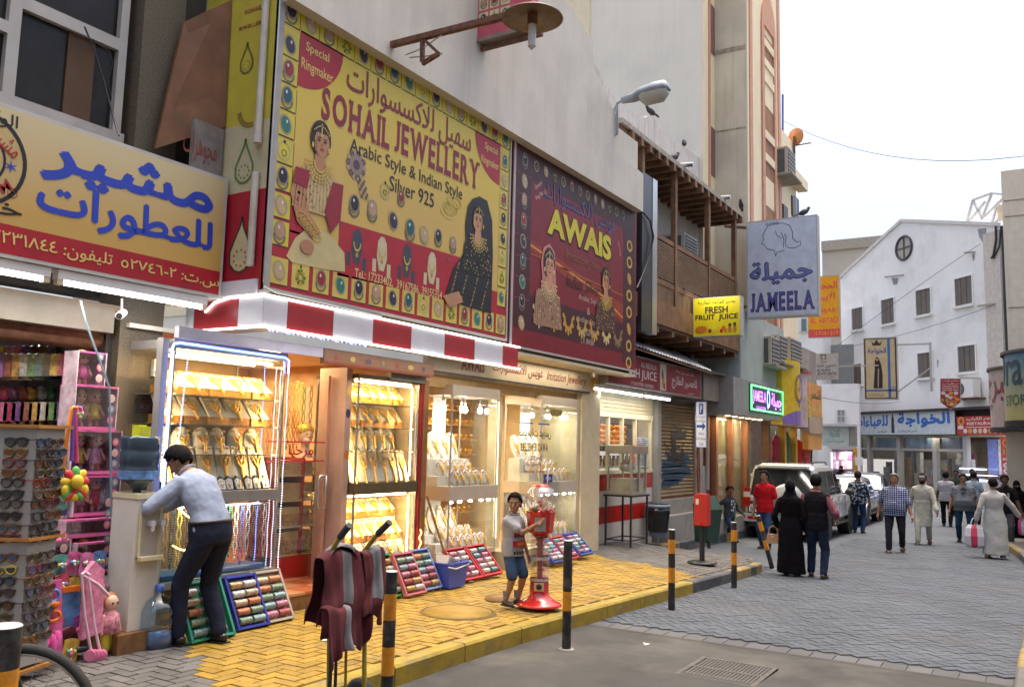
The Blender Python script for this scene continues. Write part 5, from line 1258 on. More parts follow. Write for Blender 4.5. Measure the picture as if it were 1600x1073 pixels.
sp.text('الدفع بالعداد',U(.12,.62),U(.88,.69),(50,90,160),0,ar=True);sp.text('Pay & Meter',U(.1,.53),U(.9,.6),(50,90,160),0)
sp.rect(U(.1,.43),U(.68,.49),(30,70,160),0);sp.poly([U(.62,.37),U(.92,.46),U(.62,.55)],(30,70,160),0)
sp.text('منطقة',U(.25,.28),U(.75,.35),(50,90,160),0,ar=True);sp.text('Paid Parking',U(.08,.15),U(.92,.22),(50,90,160),0);sp.text('Zone',U(.3,.05),U(.7,.12),(50,90,160),0)
part('lettering',sp.mb,None,t)
p=onZ(1097,879,-.17)
t=thing('post_box','red metal box on a black post standing in the pavement','box',(p.x,p.y,-.17))
part('foot',MB().lathe([(.24,0),(.24,.015),(.2,.03),(.05,.04)],18),M_black,t,False);part('post',MB().cyl((0,0,.03),(0,0,.62),.042,n=12),M_black,t,False)
b=part('body',MB().box((-.1,-.11,.6),(.1,.1,1.08)).box((-.085,-.095,1.08),(.085,.085,1.1)),mat('box_red',(.55,.025,.02),.35,var=.08),t,False)
part('sticker',MB().box((-.104,.02,.93),(-.101,.07,1.02)),M_white,b,False);part('door_lip',MB().box((-.14,-.02,.6),(-.1,.1,.63)),mat('box_red2',(.45,.02,.02),.4),b,False)
t=thing('green_bin','dark green angular litter bin leaning behind the red box','bin',(16.9,5.75,zp(16,5.8)-.05))
mb=MB().prism([(-.15,.1),(.1,.1),(.2,.75),(.05,1.02),(-.2,.85)],(0,.15,0),(-.3,-1,0),(0,0,1),.4,w=(1,-.3,0))
part('body',mb,mat('bin_green',(.012,.05,.03),.4),t,False);part('leg',MB().box((0,-.03,0),(.05,.03,.15)),M_black,t,False)
solo('leaning_sticks',MB().bar((18.3,6.45,-.1),(18.9,6.75,1.75),.025).bar((18.6,6.45,-.1),(19.0,6.75,1.6),.02),M_wood,'thin wooden sticks leaning at the shutter edge behind the green bin','sticks')
# --- balcony house
M_bal=mat('weathered_brown_wood',(.19,.095,.045),.7,var=.3,sc=4,streak=.5,bump=.2)
M_bal2=mat('lattice_wood',(.15,.085,.042),.75,var=.3,sc=4)
M_mud=mat('mud_roof',(.33,.29,.24),.9,var=.25,sc=12,bump=.5)
t=thing('balcony_house','old white house with a brown wooden lattice balcony','house',(17,7,3))
Yf,Yb=6.1,7.1
g5=lambda x,y:onY(x,y,Yf)
zr_l,zr_r=7.23,7.23
xe=20.06
part('wall',MB().box((13.9,Yb,3.0),(20.15,7.4,7.3)),mat('house_wall',(.5,.47,.43),.8,var=.1,dirt=(.33,.29,.25),damt=.5),t)
pz=onY(966,155,Yb).z
mb=MB().prism([(14.0,7.3),(20.15,7.3)]+[(lambda p:(p.x,p.z))(onY(a_,b_,Yb))for a_,b_ in((1109,272),(1100,252),(1070,231),(1045,214),(1026,196),(1022,184),(1013,181),(1008,184),(985,172),(966,161))]+[(14.0,pz+.4)],(0,Yb,0),(1,0,0),(0,0,1),.3,w=(0,1,0))
part('parapet',mb,mat('peeling_white',(.56,.53,.5),.85,var=.06,streak=.55,dirt=(.36,.27,.2),damt=.5,dsc=1.2),t)
part('roof',MB().box((13.2,Yf-.08,7.24),(xe+.1,Yb,7.33)),M_mud,t)
part('fascia',MB().box((13.2,Yf-.02,7.15),(xe,Yf+.03,7.24)),M_bal,t)
for i in range(17):x=13.6+i*.405;part('roof_beam',MB().box((x,Yf-.1,7.08),(x+.1,Yb,7.22)),M_bal,t)
for px in(1005,1057,1109,1150):
 x=g5(px,380).x;part('post',MB().box((x-.06,Yf,3.98),(x+.06,Yf+.1,7.15)),M_bal,t)
zl=g5(1150,437).z;zm=4.8
x0=13.9
part('rail',MB().box((x0,Yf+.02,zl-.04),(xe,Yf+.08,zl+.05)).box((x0,Yf+.02,zm-.05),(xe,Yf+.08,zm+.05)),M_bal,t)
ns=14
for i in range(ns):z=zm+.08+i*(zl-zm-.14)/ns;part('slat',MB().bar((x0,Yf+.03,z+.02),(xe,Yf+.03,z+.02),.016,.042),M_bal2,t)
for i in range(10):x=x0+.1+i*.66;part('lattice_post',MB().box((x,Yf+.06,zm),(x+.045,Yf+.1,zl)),M_bal,t)
for i in range(22):x=x0+i*.28;part('lower_board',MB().box((x+.004,Yf+.03,4.4),(x+.276,Yf+.06,zm-.05)),M_bal2,t)
part('lower_beam',MB().box((x0,Yf-.03,3.96),(xe+.05,Yf+.1,4.4)),M_bal,t)
part('floor',MB().box((x0,Yf,3.9),(xe,Yb,3.97)),mat('under_floor',(.1,.06,.035),.8),t)
for i in range(8):x=14.2+i*.8;part('floor_beam',MB().box((x,Yf,3.8),(x+.12,Yb,3.9)),M_bal,t)
part('side_slats',MB().box((xe-.05,Yf,3.96),(xe,Yb,zl)),M_bal2,t)
part('gutter_pipe',MB().cyl((16.3,Yb-.6,7.42),(16.3,Yf-.25,7.38),.05,n=10),M_steel,t);part('gutter_pipe',MB().cyl((18.9,Yb-.6,7.42),(18.9,Yf-.2,7.38),.05,n=10),M_steel,t)
part('lower_wall',MB().box((13.9,7.0,3.3),(19.4,7.1,4.0)),M_conc,t)
def ac_unit(name,label,x0,y0,z0,w=.75,h=.45,d=.6,grp=None):
 q=thing(name,label,'air conditioner',(x0+w/2,y0,z0),group=grp)
 part('case',MB().box((x0,y0-d,z0),(x0+w,y0,z0+h)),mat('ac_case',(.5,.46,.4),.5,dirt=(.25,.2,.16)),q)
 f=part('grille',MB().box((x0+.04,y0-d-.012,z0+.04),(x0+w-.04,y0-d,z0+h-.04)),mat('ac_dark',(.1,.1,.1),.7),q)
 part('side_grille',MB().box((x0-.01,y0-d+.08,z0+.06),(x0,y0-.1,z0+h-.06)),mat('ac_dark',(.1,.1,.1),.7),q)
 for i in range(6):part('slat',MB().box((x0+.04,y0-d-.024,z0+.06+i*(h-.12)/6),(x0+w-.04,y0-d-.012,z0+.085+i*(h-.12)/6)),M_alu,f)
 part('bracket',MB().box((x0-.1,y0-d-.15,z0-.05),(x0+w+.15,y0+.05,z0)),M_conc,q);return q
p=onY(1063,388,6.75)
ac_unit('air_conditioner','boxy air conditioner on a concrete shelf inside the wooden balcony',p.x-.4,7.1,p.z-.3,.8,.55,.6)
t=thing('dark_sign_post','tall black and silver sign post at the end of the red billboard','sign post',(14.1,6.05,3))
za,zb2=onY(1015,520,6.0).z,onY(1015,275,6.0).z
xa_,xb_=onY(1003,400,6.0).x,onY(1026,400,6.0).x
part('panel',MB().box((xa_,6.0,za),(xb_-.22,6.12,zb2)),mat('black_panel',(.025,.028,.035),.3),t);part('edge',MB().box((xb_-.22,5.99,za),(xb_,6.14,zb2)),M_steel,t)
part('cable',MB().tube([onY(1003,330,5.97),onY(1016,345,5.95),onY(1021,370,5.95),onY(1015,400,5.96),onY(1004,430,5.97),onY(995,450,5.97)],.018,6),M_black,t)
# --- tower
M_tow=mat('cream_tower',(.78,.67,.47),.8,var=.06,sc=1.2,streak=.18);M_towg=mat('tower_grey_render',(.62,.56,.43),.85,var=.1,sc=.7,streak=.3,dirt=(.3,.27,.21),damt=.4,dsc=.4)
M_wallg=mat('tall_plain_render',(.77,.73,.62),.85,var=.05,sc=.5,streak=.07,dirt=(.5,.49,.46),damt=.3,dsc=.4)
M_salmon=mat('salmon_trim',(.55,.29,.19),.75,var=.1);M_recess=mat('arch_recess',(.3,.16,.09),.8,var=.15)
M_teal=mat('pale_green_panel',(.33,.38,.36),.6,var=.08,sc=2,streak=.2)
xw=20.2;xt=21.1;yt=onX(1168,200,xt).y
t=thing('arched_tower','tall cream tower with salmon arched window strips and a plain side wall','building',(24,8,0));tw=t
part('side_wall',MB().box((xw,7.02,3),(xw+.3,30,34)),M_wallg,t)
part('painted_sunlit_strip',MB().box((xw-.05,onX(922,50,xw).y,6),(xw,30,34)),mat('sunlit_tint_render',(.78,.68,.48),.8,var=.05),t)  # warm sunlit tint is put into the colour of this wall strip
part('pilaster',MB().box((xw,7.0,3),(xt,7.02,34)),M_tow,t)
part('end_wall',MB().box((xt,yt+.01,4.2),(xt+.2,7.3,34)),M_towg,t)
xr=onY(1218,200,yt).x
part('front_wall',MB().box((xt+.01,yt,3.8),(xr,yt+.2,34)),M_tow,t)
part('lower_panel',MB().box((20.15,yt-.05,3.05),(xr,yt,5.0)),M_teal,t)
part('lower_side',MB().box((20.12,yt-.05,3.05),(20.2,7.3,5.0)),M_teal,t)
part('crack_band',MB().box((xt-.02,yt+.05,onX(1140,78,xt).z-.06),(xt,6.95,onX(1140,78,xt).z+.05)),mat('patched_crack',(.33,.27,.2),.9,var=.4,sc=8),t)
part('crack_band',MB().box((xt-.01,yt+.05,onX(1140,203,xt).z-.02),(xt,6.95,onX(1140,203,xt).z+.02)),mat('patched_crack',(.33,.27,.2),.9),t)
for px in(1173,1217):x=onY(px,200,yt).x;part('trim',MB().box((x-.12,yt-.03,4.5),(x+.12,yt,34)),M_salmon,t)
xa,xb=onY(1193,200,yt).x,onY(1208,200,yt).x
top=onY(1200,20,yt).z
part('arch_trim',MB().box((xa-.22,yt-.05,5),(xa,yt,top-.6)).box((xb,yt-.05,5),(xb+.2,yt,top-.6)),M_salmon,t)
o=[(xa-.22,0),(xb+.2,0)]+[((xa+xb)/2+(xb-xa+.4)/2*cos(rad(a)),.75*sin(rad(a))*1.3)for a in range(15,180,15)]
part('arch_head',MB().prism(o,(0,yt-.05,top-.6),(1,0,0),(0,0,1),.05,w=(0,1,0)),M_salmon,t)
part('arch_recess',MB().box((xa,yt-.002,5),(xb,yt+.0,top-.8)),M_recess,t)
for zpix in(33,75,105,130,215,250):
 z=onY(1200,zpix,yt).z;part('arch_sill',MB().box((xa,yt-.045,z-.12),(xb,yt-.003,z+.1)),M_tow,t)
for z0,z1 in((8.2,10.0),(11.0,13.2),(14.3,16.2)):part('arch_panel',MB().box((xa+.1,yt-.01,z0),(xb,yt-.004,z1-1)),M_tow,t)
xs0,xs1=onY(1109,150,7.0).x,onY(1117,150,7.0).x
part('slit_trim',MB().box((xs0-.12,6.97,7.3),(xs0,7.0,34)).box((xs1,6.97,7.3),(xs1+.1,7.0,34)),M_salmon,t)
for a,b in((85,10),(275,200)):part('slit_window',MB().box((xs0,6.985,onY(1113,a,7).z),(xs1,6.995,onY(1113,b,7).z)),mat('slit_purple',(.2,.1,.09),.5),t)
t=thing('cream_house','narrow cream house with barred windows just beyond the tower','building',(28,7,0))
yh=6.35
hx0,hx1=xr+.02,onY(1243,250,yh).x
part('wall',MB().box((hx0,yh,3.5),(hx1,yh+3,onY(1232,215,yh).z)),M_tow,t)
part('parapet',MB().box((hx0,yh-.3,onY(1245,292,yh).z-.15),(hx1+.3,yh,onY(1245,292,yh).z+.15)),M_tow,t)
for px,a,b in((1222,340,318),(1236,336,305),(1240,350,306)):
 x=onY(px,320,yh).x;z0,z1=onY(px,a,yh).z,onY(px,b,yh).z
 w=part('window',MB().box((x,yh-.02,z0),(x+.6,yh,z1)),M_darkglass,t)
 for k in range(4):part('bar',MB().box((x+.1+k*.13,yh-.05,z0),(x+.13+k*.13,yh-.02,z1)),M_steel,w)
q=onY(1222,240,6.0)
t=ac_unit('air_conditioner','high air conditioner on the cream house wall beyond the tower',q.x,6.35,q.z-.6,.9,.8,.5)
q=onY(1241,228,6.3)
t=thing('satellite_dish','rusty satellite dish on the roof of the cream house','satellite dish',q)
part('dish',MB().lathe([(.01,.0),(.16,.03),(.27,.08),(.28,.085)],18,(0,0,0),cap=False).xf(Matrix.Translation((0,0,.3))@Matrix.Rotation(rad(85),4,'Y')@Matrix.Rotation(rad(20),4,'X')),mat('dish_rust',(.5,.22,.09),.7,var=.3),t,False)
part('arm',MB().bar((0,0,-.3),(0,0,.3),.06).bar((0,0,0),(.25,-.45,.1),.03),M_rust,t,False)
# --- shops under the tower
t=thing('curtained_shop','grey canopied dress shop with cream curtains under the tower','shop',(21.5,6.5,-.2))
yc=6.0
part('canopy',MB().box((19.3,5.98,2.45),(23.75,7.3,3.3)),mat('canopy_grey',(.28,.27,.26),.6,var=.1,streak=.3),t)
part('canopy_top',MB().box((18.2,6.3,2.72),(19.3,7.1,3.3)),mat('canopy_brown',(.24,.2,.16),.6,streak=.4),t)
part('eave',MB().box((17.6,6.15,3.3),(19.35,7.1,3.36)),M_black,t)
part('brick_wall',MB().box((19.42,6.85,-.3),(20.3,7.1,2.5)),mat('red_brick_face',(.2,.06,.045),.7,var=.3,sc=25,bump=.4),t)
part('wall',MB().box((20.3,7.3,-.3),(24,7.4,2.5)),M_dark,t)
part('floor_step',MB().box((19.9,6.5,-.4),(24,7.3,.02)),M_conc,t)
for i in range(7):
 x=20.4+i*.5;mb=MB();n=8
 vs=[(x+.4*k/n,6.9+.03*(-1)**k,z)for k in range(n+1)for z in(.05,2.4)]
 mb.add(vs,[(2*k,2*k+2,2*k+3,2*k+1)for k in range(n)]);part('curtain',mb,mat('cream_curtain',(.5,.42,.27),.8,var=.1),t)
for x in(20.35,21.6,22.8):part('column',MB().box((x-.08,6.7,.02),(x+.06,6.84,2.45)),mat('shop_column',(.3,.13,.07),.4),t)
part('pane',MB().box((20.4,6.78,.05),(23.6,6.785,2.45)),M_glass,t)
for i in range(6):part('downlight',MB().cyl((20.2+i*.55,6.4,2.435),(20.2+i*.55,6.4,2.45),.06,n=10),L_warm,t)
light('canopy_downlight',(21.8,6.95,2.4),60,(1,.86,.6),3,.1,d=(0,-.1,-1));light('canopy_downlight',(21.4,6.45,2.42),40,(1,.78,.42),2.8,.3)
part('drain_pipe',MB().cyl((19.9,6.8,.7),(19.9,6.8,2.5),.05,n=8),mat('pipe_cream',(.45,.38,.3),.6),t)
part('poster',MB().box((19.5,6.83,.2),(19.9,6.84,1.25)),mat('pale_poster',(.4,.4,.42),.6,var=.3,sc=6),t)
L_green=lamp('neon_green',(.05,1,.15),2);L_violet=lamp('neon_violet',(.5,.1,1),1.8);L_sky=lamp('neon_sky',(.3,.55,1),2)
t=thing('neon_sign','lit neon sign with violet letters in a green border','sign',(22.2,5.9,2.6))
nx0,nx1=onY(1172,600,5.95).x,onY(1222,600,5.95).x;nz0,nz1=2.58,3.24
part('panel',MB().box((nx0,5.95,nz0),(nx1,5.98,nz1)),mat('neon_back',(.06,.06,.12),.5),t)
part('border',MB().tube([(nx0+.04,5.93,nz0+.04),(nx1-.04,5.93,nz0+.04),(nx1-.04,5.93,nz1-.04),(nx0+.04,5.93,nz1-.04),(nx0+.04,5.93,nz0+.04)],.018,6),L_green,t)
pr=Print((0,5.94,0),(1,0,0),(0,0,1));pr.text('JAMEELA',(nx0+.2,nz0+.17),(nx0+1.35,nz1-.14),L_violet,0,bold=.01);pr.text('جميلة',(nx0+1.85,nz0+.12),(nx1-.15,nz1-.12),L_violet,0,ar=True,bold=.03)
pr.ring((nx0+1.58,2.95),.1,.14,L_sky,0,16,sq=1.6);pr.line([(nx0+1.5,2.7),(nx0+1.68,2.8)],.04,L_sky,0);pr.text('COLLECTION',(nx0+.5,nz0+.08),(nx0+1.3,nz0+.14),L_violet,0);pr.build('lettering',t)
light('neon_glow',((nx0+nx1)/2,5.7,2.95),6,(.5,.6,1),1.2,.3,d=(0,-1,-.3))
def vsign(name,label,px0,px1,zt,zb,y,m,bulge=0.,n=8):
 xa,xb=onY(px0,620,y).x,onY(px1,620,y).x
 q=thing(name,label,'sign',((xa+xb)/2,y,zb))
 vs=[]
 for i in range(n+1):k=i/n;vs+=[(xa+(xb-xa)*k,y-bulge*sin(pi*k),zb),(xa+(xb-xa)*k,y-bulge*sin(pi*k),zt)]
 vs+=[(xb,y+.3,zb),(xb,y+.3,zt),(xa,y+.3,zb),(xa,y+.3,zt)];c=len(vs)//2
 mb=MB().add(vs,[(2*i,2*((i+1)%c),2*((i+1)%c)+1,2*i+1)for i in range(c)]+[tuple(range(0,len(vs),2))[::-1],tuple(range(1,len(vs),2))])
 part('panel',mb,m,q);return q,xa,xb
q,xa,xb=vsign('curved_sign','curved yellow and purple shop sign with a purple ring emblem',1222,1246,4.1,2.35,5.95,mat('sign_yellow',(.62,.42,.02),.4),.25)
pr=Print((0,5.7,0),(1,0,0),(0,0,1));xm=(xa+xb)/2;pr.ring((xm,3.35),.26,.33,(110,70,140),0,24,sq=1.2);pr.text('لايف',(xm-.17,3.25),(xm+.17,3.45),(110,70,140),0,ar=True,bold=.02);pr.disc((xm,2.9),.05,.06,(110,70,140),0,10)
pr.build('emblem',q)
vs=[]
mb=MB()
for i in range(9):
 k=i/8;x=xa+(xb-xa)*k;y=5.94-.25*sin(pi*k);mb.v+=[V((x,y,2.35)),V((x,y,2.55+.2*sin(pi*k)))]
 if i:mb.f.append((2*i-2,2*i,2*i+1,2*i-1));mb.m.append(0);mb.sm.append(False)
part('purple_band',mb,mat('sign_purple',(.2,.12,.38),.4),q)
q,xa,xb=vsign('pink_sign','pale pink shop sign with yellow Arabic writing',1246,1262,3.95,2.35,6.05,mat('sign_pinkgrey',(.5,.38,.4),.5,streak=.2),.1)
pr=Print((0,5.93,0),(1,0,0),(0,0,1))
for i,s in enumerate(('بوتيك','جديد','اجمل')):pr.text(s,(xa+.25,3.1-i*.24),(xb-.15,3.28-i*.24),(214,200,60),0,ar=True,bold=.02)
pr.build('lettering',q);part('top_rim',MB().box((xa,5.9,3.95),(xb,6.3,4.02)),M_red,q)
q,xa,xb=vsign('orange_sign','orange shop sign with raised gold Arabic letters above tan boards',1263,1284,3.75,2.75,6.1,mat('sign_orange',(.62,.28,.05),.5,var=.15),0)
pr=Print((0,6.1,0),(1,0,0),(0,0,1));pr.text('الشمس',(xa+.2,3.2),(xb-.2,3.6),(90,70,40),0,ar=True,bold=.03);pr.text('للعطور',(xa+.2,2.85),(xb-.2,3.1),(214,190,110),0,ar=True,bold=.03);pr.build('lettering',q)
part('tan_board',MB().box((xa,6.08,2.2),(xb,6.3,2.74)),mat('tan_board',(.4,.3,.2),.6),q);part('lower_board',MB().box((xa,6.12,1.7),(xb,6.3,2.2)),mat('sign_orange',(.62,.28,.05)),q)
t=thing('dress_shops','row of open fronted dress shops under curved signs','shop',(26.5,7,-.4))
xa,xb=23.8,onY(1290,620,6.1).x
part('back_wall',MB().box((xa,8.2,-.5),(xb+1,8.3,3)),mat('shop_inside',(.12,.09,.07),.8,var=.3),t)
part('wall',MB().box((xa,6.38,2.35),(xb,6.6,4.9)),M_conc,t);part('floor',MB().box((xa,6.6,-.6),(xb,8.2,-.3)),M_conc,t)
for x,m in((23.85,M_brown),(25.6,mat('yellow_post',(.5,.28,.03),.6)),(26.9,MATS['yellow_post']if 'yellow_post' in MATS else M_brown),(28.3,M_conc)):part('column',MB().box((x-.1,6.4,-.5),(x+.1,6.6,2.4)),m,t)
light('dress_shop_light',(26.5,7.2,2.5),30,(1,.85,.7),3,.5)
def garment(label,x,y,ztop,h,w,col,hanger=True):
 q=thing('hanging_garment',label,'garment',(x,y,ztop-h),group='garments hanging at the dress shops')
 m=mat('cloth_%02x%02x%02x'%tuple(int(c*255)for c in col),col,.8,var=.15,sc=10)
 mb=MB();n=10;vs=[]
 prof=[(0,.25),(.08,.75),(.25,1),(.55,.85),(1,1.05)]
 for t_,k in prof:
  for i in range(n):a=2*pi*i/n;vs.append((x+w/2*k*cos(a)*(1+.08*sin(a*5)*t_),y+.12*k*sin(a),ztop-h*t_))
 mb.add(vs,[(j*n+i,j*n+(i+1)%n,(j+1)*n+(i+1)%n,(j+1)*n+i)for j in range(4)for i in range(n)]+[tuple(range(n))],None,True)
 part('cloth',mb,m,q)
 part('sleeve',MB().cap2((x-w*.42,y,ztop-h*.14),(x-w*.6,y,ztop-h*.5),w*.13,w*.11).cap2((x+w*.42,y,ztop-h*.14),(x+w*.6,y,ztop-h*.5),w*.13,w*.11),m,q)
 part('hanger',MB().tube([(x,y,ztop+.18),(x,y,ztop),(x-w*.3,y,ztop-.06)],.008,5),M_steel,q)
for lab,px,ztop,h,w,c in(('orange dress hanging under the neon lit sign',1211,2.0,1.0,.5,(.6,.09,.05)),('dark red dress hanging next to the orange one',1223,2.1,1.3,.5,(.3,.03,.05)),('long green dress hanging in the middle',1234,2.2,1.7,.55,(.06,.1,.03)),('second dark green dress hanging behind',1238,2.15,1.6,.5,(.05,.08,.03)),('plum gown hanging by the yellow post',1244,2.0,1.5,.4,(.22,.02,.1)),('patterned red blouse on a white mannequin bust',1252,2.0,.95,.7,(.5,.03,.02)),('coral jacket hanging beside the red blouse',1260,1.95,.95,.6,(.6,.1,.09)),('black coat hanging behind the coral jacket',1263,1.95,1.0,.5,(.02,.02,.02))):
 p=onY(px,690,6.45);garment(lab,p.x,6.45+.1*(px%3),ztop,h,w,c)
for i in range(40):
 x=27.2+(i%10)*.36;z=-.1+(i//10)*.5;c=[(.05,.1,.4),(.5,.5,.55),(.4,.08,.2),(.1,.1,.12),(.55,.2,.3),(.2,.3,.5)][(i*7)%6]
 o=solo('bundle',MB().box((x,7.0,z),(x+.3,7.2,z+.4),None,.9),mat('bundle_%d'%((i*7)%6),c,.8,var=.4,sc=15),'%s clothing bundle, %s from left on the %s tier of the far open shop'%(('navy','grey','plum','black','pink','blue')[(i*7)%6],ORD[i%10],ORD[3-i//10]),'bundle','clothing bundles at the far open shop')
for lab,px,py,w_ in(('left small air conditioner above the yellow curved sign',1212,566,.8),('tall grey air conditioner between two others above the curved sign',1224,562,.8),('large dark air conditioner above the yellow curved sign',1244,566,1.3)):
 q=onY(px,py,5.9);ac_unit('air_conditioner',lab,q.x-w_/2,6.35,q.z-.1,w_,.75,.45,'air conditioners above the curved sign')
q=onY(1148,575,6.4);ac_unit('air_conditioner','air conditioner on the wall under the wooden balcony',q.x-.4,6.9,q.z-.3,.8,.6,.4)
# --- projecting signs
def proj(name,label,x,px0,px1,py0,py1,th,m,side=None):
 pxm=(px0+px1)/2
 yl,yr=onX(px0,(py0+py1)/2,x).y,onX(px1,(py0+py1)/2,x).y;z1,z0=onX(pxm,py0,x).z,onX(pxm,py1,x).z
 q=thing(name,label,'sign',(x,(yl+yr)/2,z0))
 part('panel',MB().box((x,yr,z0),(x+th,yl,z1)),side or M_alu,q)
 sp=Print((x,0,0),(0,-1,0),(0,0,1));W,H_=yl-yr,z1-z0
 U=lambda a,b:(-yl+a*W,z0+b*H_)
 if m is not None:sp.rect(U(.015,.015),U(.985,.985),m,0)
 return q,sp,U,W,H_,(yl,yr,z0,z1)
q,sp,U,W,H_,b=proj('big_white_sign','big white projecting sign with a woman outline and blue letters',20.6,1166.5,1278,341,495,.25,(206,212,224))
NV=(62,62,120)
sp.text('جميلة',U(.06,.34),U(.92,.56),(40,36,50),1,ar=True,bold=.06);sp.text('جميلة',U(.065,.345),U(.915,.555),(110,116,180),2,ar=True,bold=.02)
sp.text('JAMEELA',U(.06,.06),U(.95,.25),(40,36,60),1,slabs=True);sp.text('JAMEELA',U(.052,.066),U(.942,.256),(84,86,152),2,slabs=True)
prof=[(.42,.62),(.4,.68),(.3,.7),(.27,.74),(.22,.76),(.25,.8),(.24,.84),(.28,.9),(.32,.94),(.4,.95),(.52,.95),(.62,.92),(.66,.85),(.66,.78),(.72,.74),(.77,.745),(.77,.71),(.7,.685),(.6,.69),(.56,.72),(.57,.8),(.55,.84)]
sp.line([U(a,c)for a,c in prof],.02,(90,96,120),1);sp.line([U(.42,.62),U(.44,.655),U(.54,.67)],.02,(90,96,120),1);sp.line([U(.42,.88),U(.44,.83),U(.5,.8)],.02,(90,96,120),1);sp.line([U(.5,.86),U(.54,.78),U(.53,.7)],.02,(90,96,120),1)
for a in(.3,.35,.4,.45):sp.ring(U(a,.955),.02,.035,(90,96,120),1,10)
part('lettering',sp.mb,None,q);part('support',MB().bar((20.65,6.6,onX(1140,352,20.6).z),(20.65,b[0]-.1,b[3]-.15),.06).bar((20.65,7.0,b[2]+.3),(20.65,b[0]-.05,b[2]+.3),.06),M_rust,q)
q,sp,U,W,H_,b=proj('fruit_juice_sign','bright yellow projecting sign with black letters and fruit',16.9,1083,1157,464,525,.22,(232,214,20))
sp.text('عصير الفاكهة الطازجة',U(.1,.8),U(.9,.93),(40,40,20),1,ar=True,bold=.01);sp.text('FRESH',U(.26,.58),U(.74,.76),(20,20,24),1,bold=.03);sp.text('FRUIT  JUICE',U(.05,.38),U(.95,.56),(20,20,24),1,bold=.03)
for a,c,rx,ry,col in((.18,.18,.16,.1,(206,120,30)),(.12,.17,.09,.09,(90,120,40)),(.36,.14,.05,.055,(170,24,30)),(.44,.2,.09,.05,(240,220,60)),(.52,.14,.09,.05,(236,200,40)),(.65,.2,.05,.06,(220,110,20)),(.69,.14,.05,.05,(230,130,30)),(.78,.16,.05,.09,(190,140,40)),(.88,.17,.05,.1,(190,130,40)),(.78,.27,.04,.05,(50,90,40)),(.88,.29,.04,.05,(50,90,40)),(.6,.13,.04,.05,(200,40,40))):sp.disc(U(a,c),rx*W*.8,ry*H_,col,1+int(a*30)%3,12)
part('lettering',sp.mb,None,q);part('support',MB().bar((17.0,6.12,b[2]+.5),(17.0,b[0],b[2]+.5),.05),M_rust,q)
light('yellow_sign_light',(16.6,(b[0]+b[1])/2,b[3]+.1),4,(1,.95,.7),.8,.1,d=(.7,0,-1))
q,sp,U,W,H_,b=proj('orange_tall_sign','tall orange yellow projecting sign with pink Arabic and English letters',29.5,1262,1312,431,527,.12,(240,170,10))
PK=(226,70,90)
sp.text('الحجاب',U(.1,.76),U(.92,.9),PK,1,ar=True,bold=.03);sp.text('الأبيض',U(.1,.58),U(.85,.72),PK,1,ar=True,bold=.03);sp.text('HIJAB',U(.35,.38),U(.88,.47),PK,1,bold=.01);sp.text('AL ABYAD',U(.06,.23),U(.94,.32),PK,1,bold=.01);sp.rect(U(.01,.01),U(.99,.13),PK,1);sp.text('✆17251215',U(.06,.035),U(.94,.105),(240,180,30),2,bold=.01)
part('lettering',sp.mb,None,q);part('support',MB().bar((29.55,6.9,b[3]-.4),(29.55,b[0],b[3]-.4),.06).bar((29.55,6.9,b[2]+.2),(29.55,b[0],b[2]+.2),.06),M_steel,q)
q,sp,U,W,H_,b=proj('estate_sign','small white estate office sign with dark emblem and lettering',31,1265,1309,552,593,.1,(196,192,190))
GY=(70,66,90)
sp.rect(U(.4,.78),U(.6,.95),GY,1);sp.disc(U(.5,.86),.09,.07,(196,192,190),2,4);sp.text('مركز',U(.38,.63),U(.62,.74),GY,1,ar=True,bold=.02);sp.text('العلوي العقاري',U(.08,.44),U(.92,.58),GY,1,ar=True,bold=.02);sp.text('AL ALAWI',U(.26,.31),U(.74,.41),GY,1,bold=.03);sp.text('REAL ESTATE CENTRE',U(.05,.17),U(.95,.28),GY,1,bold=.03);sp.text('TEL 17 211 022',U(.1,.06),U(.9,.13),GY,1)
part('lettering',sp.mb,None,q);part('support',MB().bar((31.05,8.3,b[3]-.05),(31.05,b[0],b[3]-.05),.05).bar((31.05,b[1]-1.3,(b[2]+b[3])/2),(31.05,b[1],(b[2]+b[3])/2),.04),M_steel,q)
# -- FAR END OF THE STREET
M_gab=mat('white_gable_render',(.8,.8,.8),.8,var=.05,sc=.6,dirt=(.42,.4,.37),damt=.45,dsc=.4,streak=.08)
dg=V((.717,.697,0)).normalized();ug=-dg;ng=V((-dg.y,dg.x,0));
if ng.dot(EYE-V((32,3,0)))<0:ng=-ng
Pg=EYE+ray(1575,697)*38;Pg.z=0
def gp(px,py):p=onP(px,py,Pg,ng)-Pg;return(p.dot(ug),p.z)
def gpt(a,b,d=0):return Pg+ug*a+V((0,0,b))+ng*d
def gbox(mb,a0,b0,a1,b1,d0,d1,m=None):
 c=[gpt(a,b,d)for d in(d0,d1)for b in(b0,b1)for a in(a0,a1)]
 return mb.add(c,[(0,2,3,1),(4,5,7,6),(0,1,5,4),(2,6,7,3),(0,4,6,2),(1,3,7,5)],m)
def gprism(mb,pts,d0,d1,m=None):return mb.prism(pts,Pg+ng*d0,ug,(0,0,1),d1-d0,m,w=ng)
t=thing('gable_building','white gabled building with a round window closing the street','building',tuple(gpt(-8,-.6)),0);gb=t
L_,A_,R_=gp(1313,434),gp(1409,345.6),gp(1562,352)
base=-.7
zsg=gp(1420,641)[1]
part('wall',gprism(MB(),[(L_[0],zsg),(R_[0],zsg),R_,A_,L_],-1.5,0),M_gab,t)
part('side_wall',gbox(MB(),R_[0],base,R_[0]+.9,R_[1]-.1,-1.4,-.05),mat('gable_side',(.3,.28,.25),.85,var=.2,streak=.5,dirt=(.05,.05,.05),damt=.7),t)
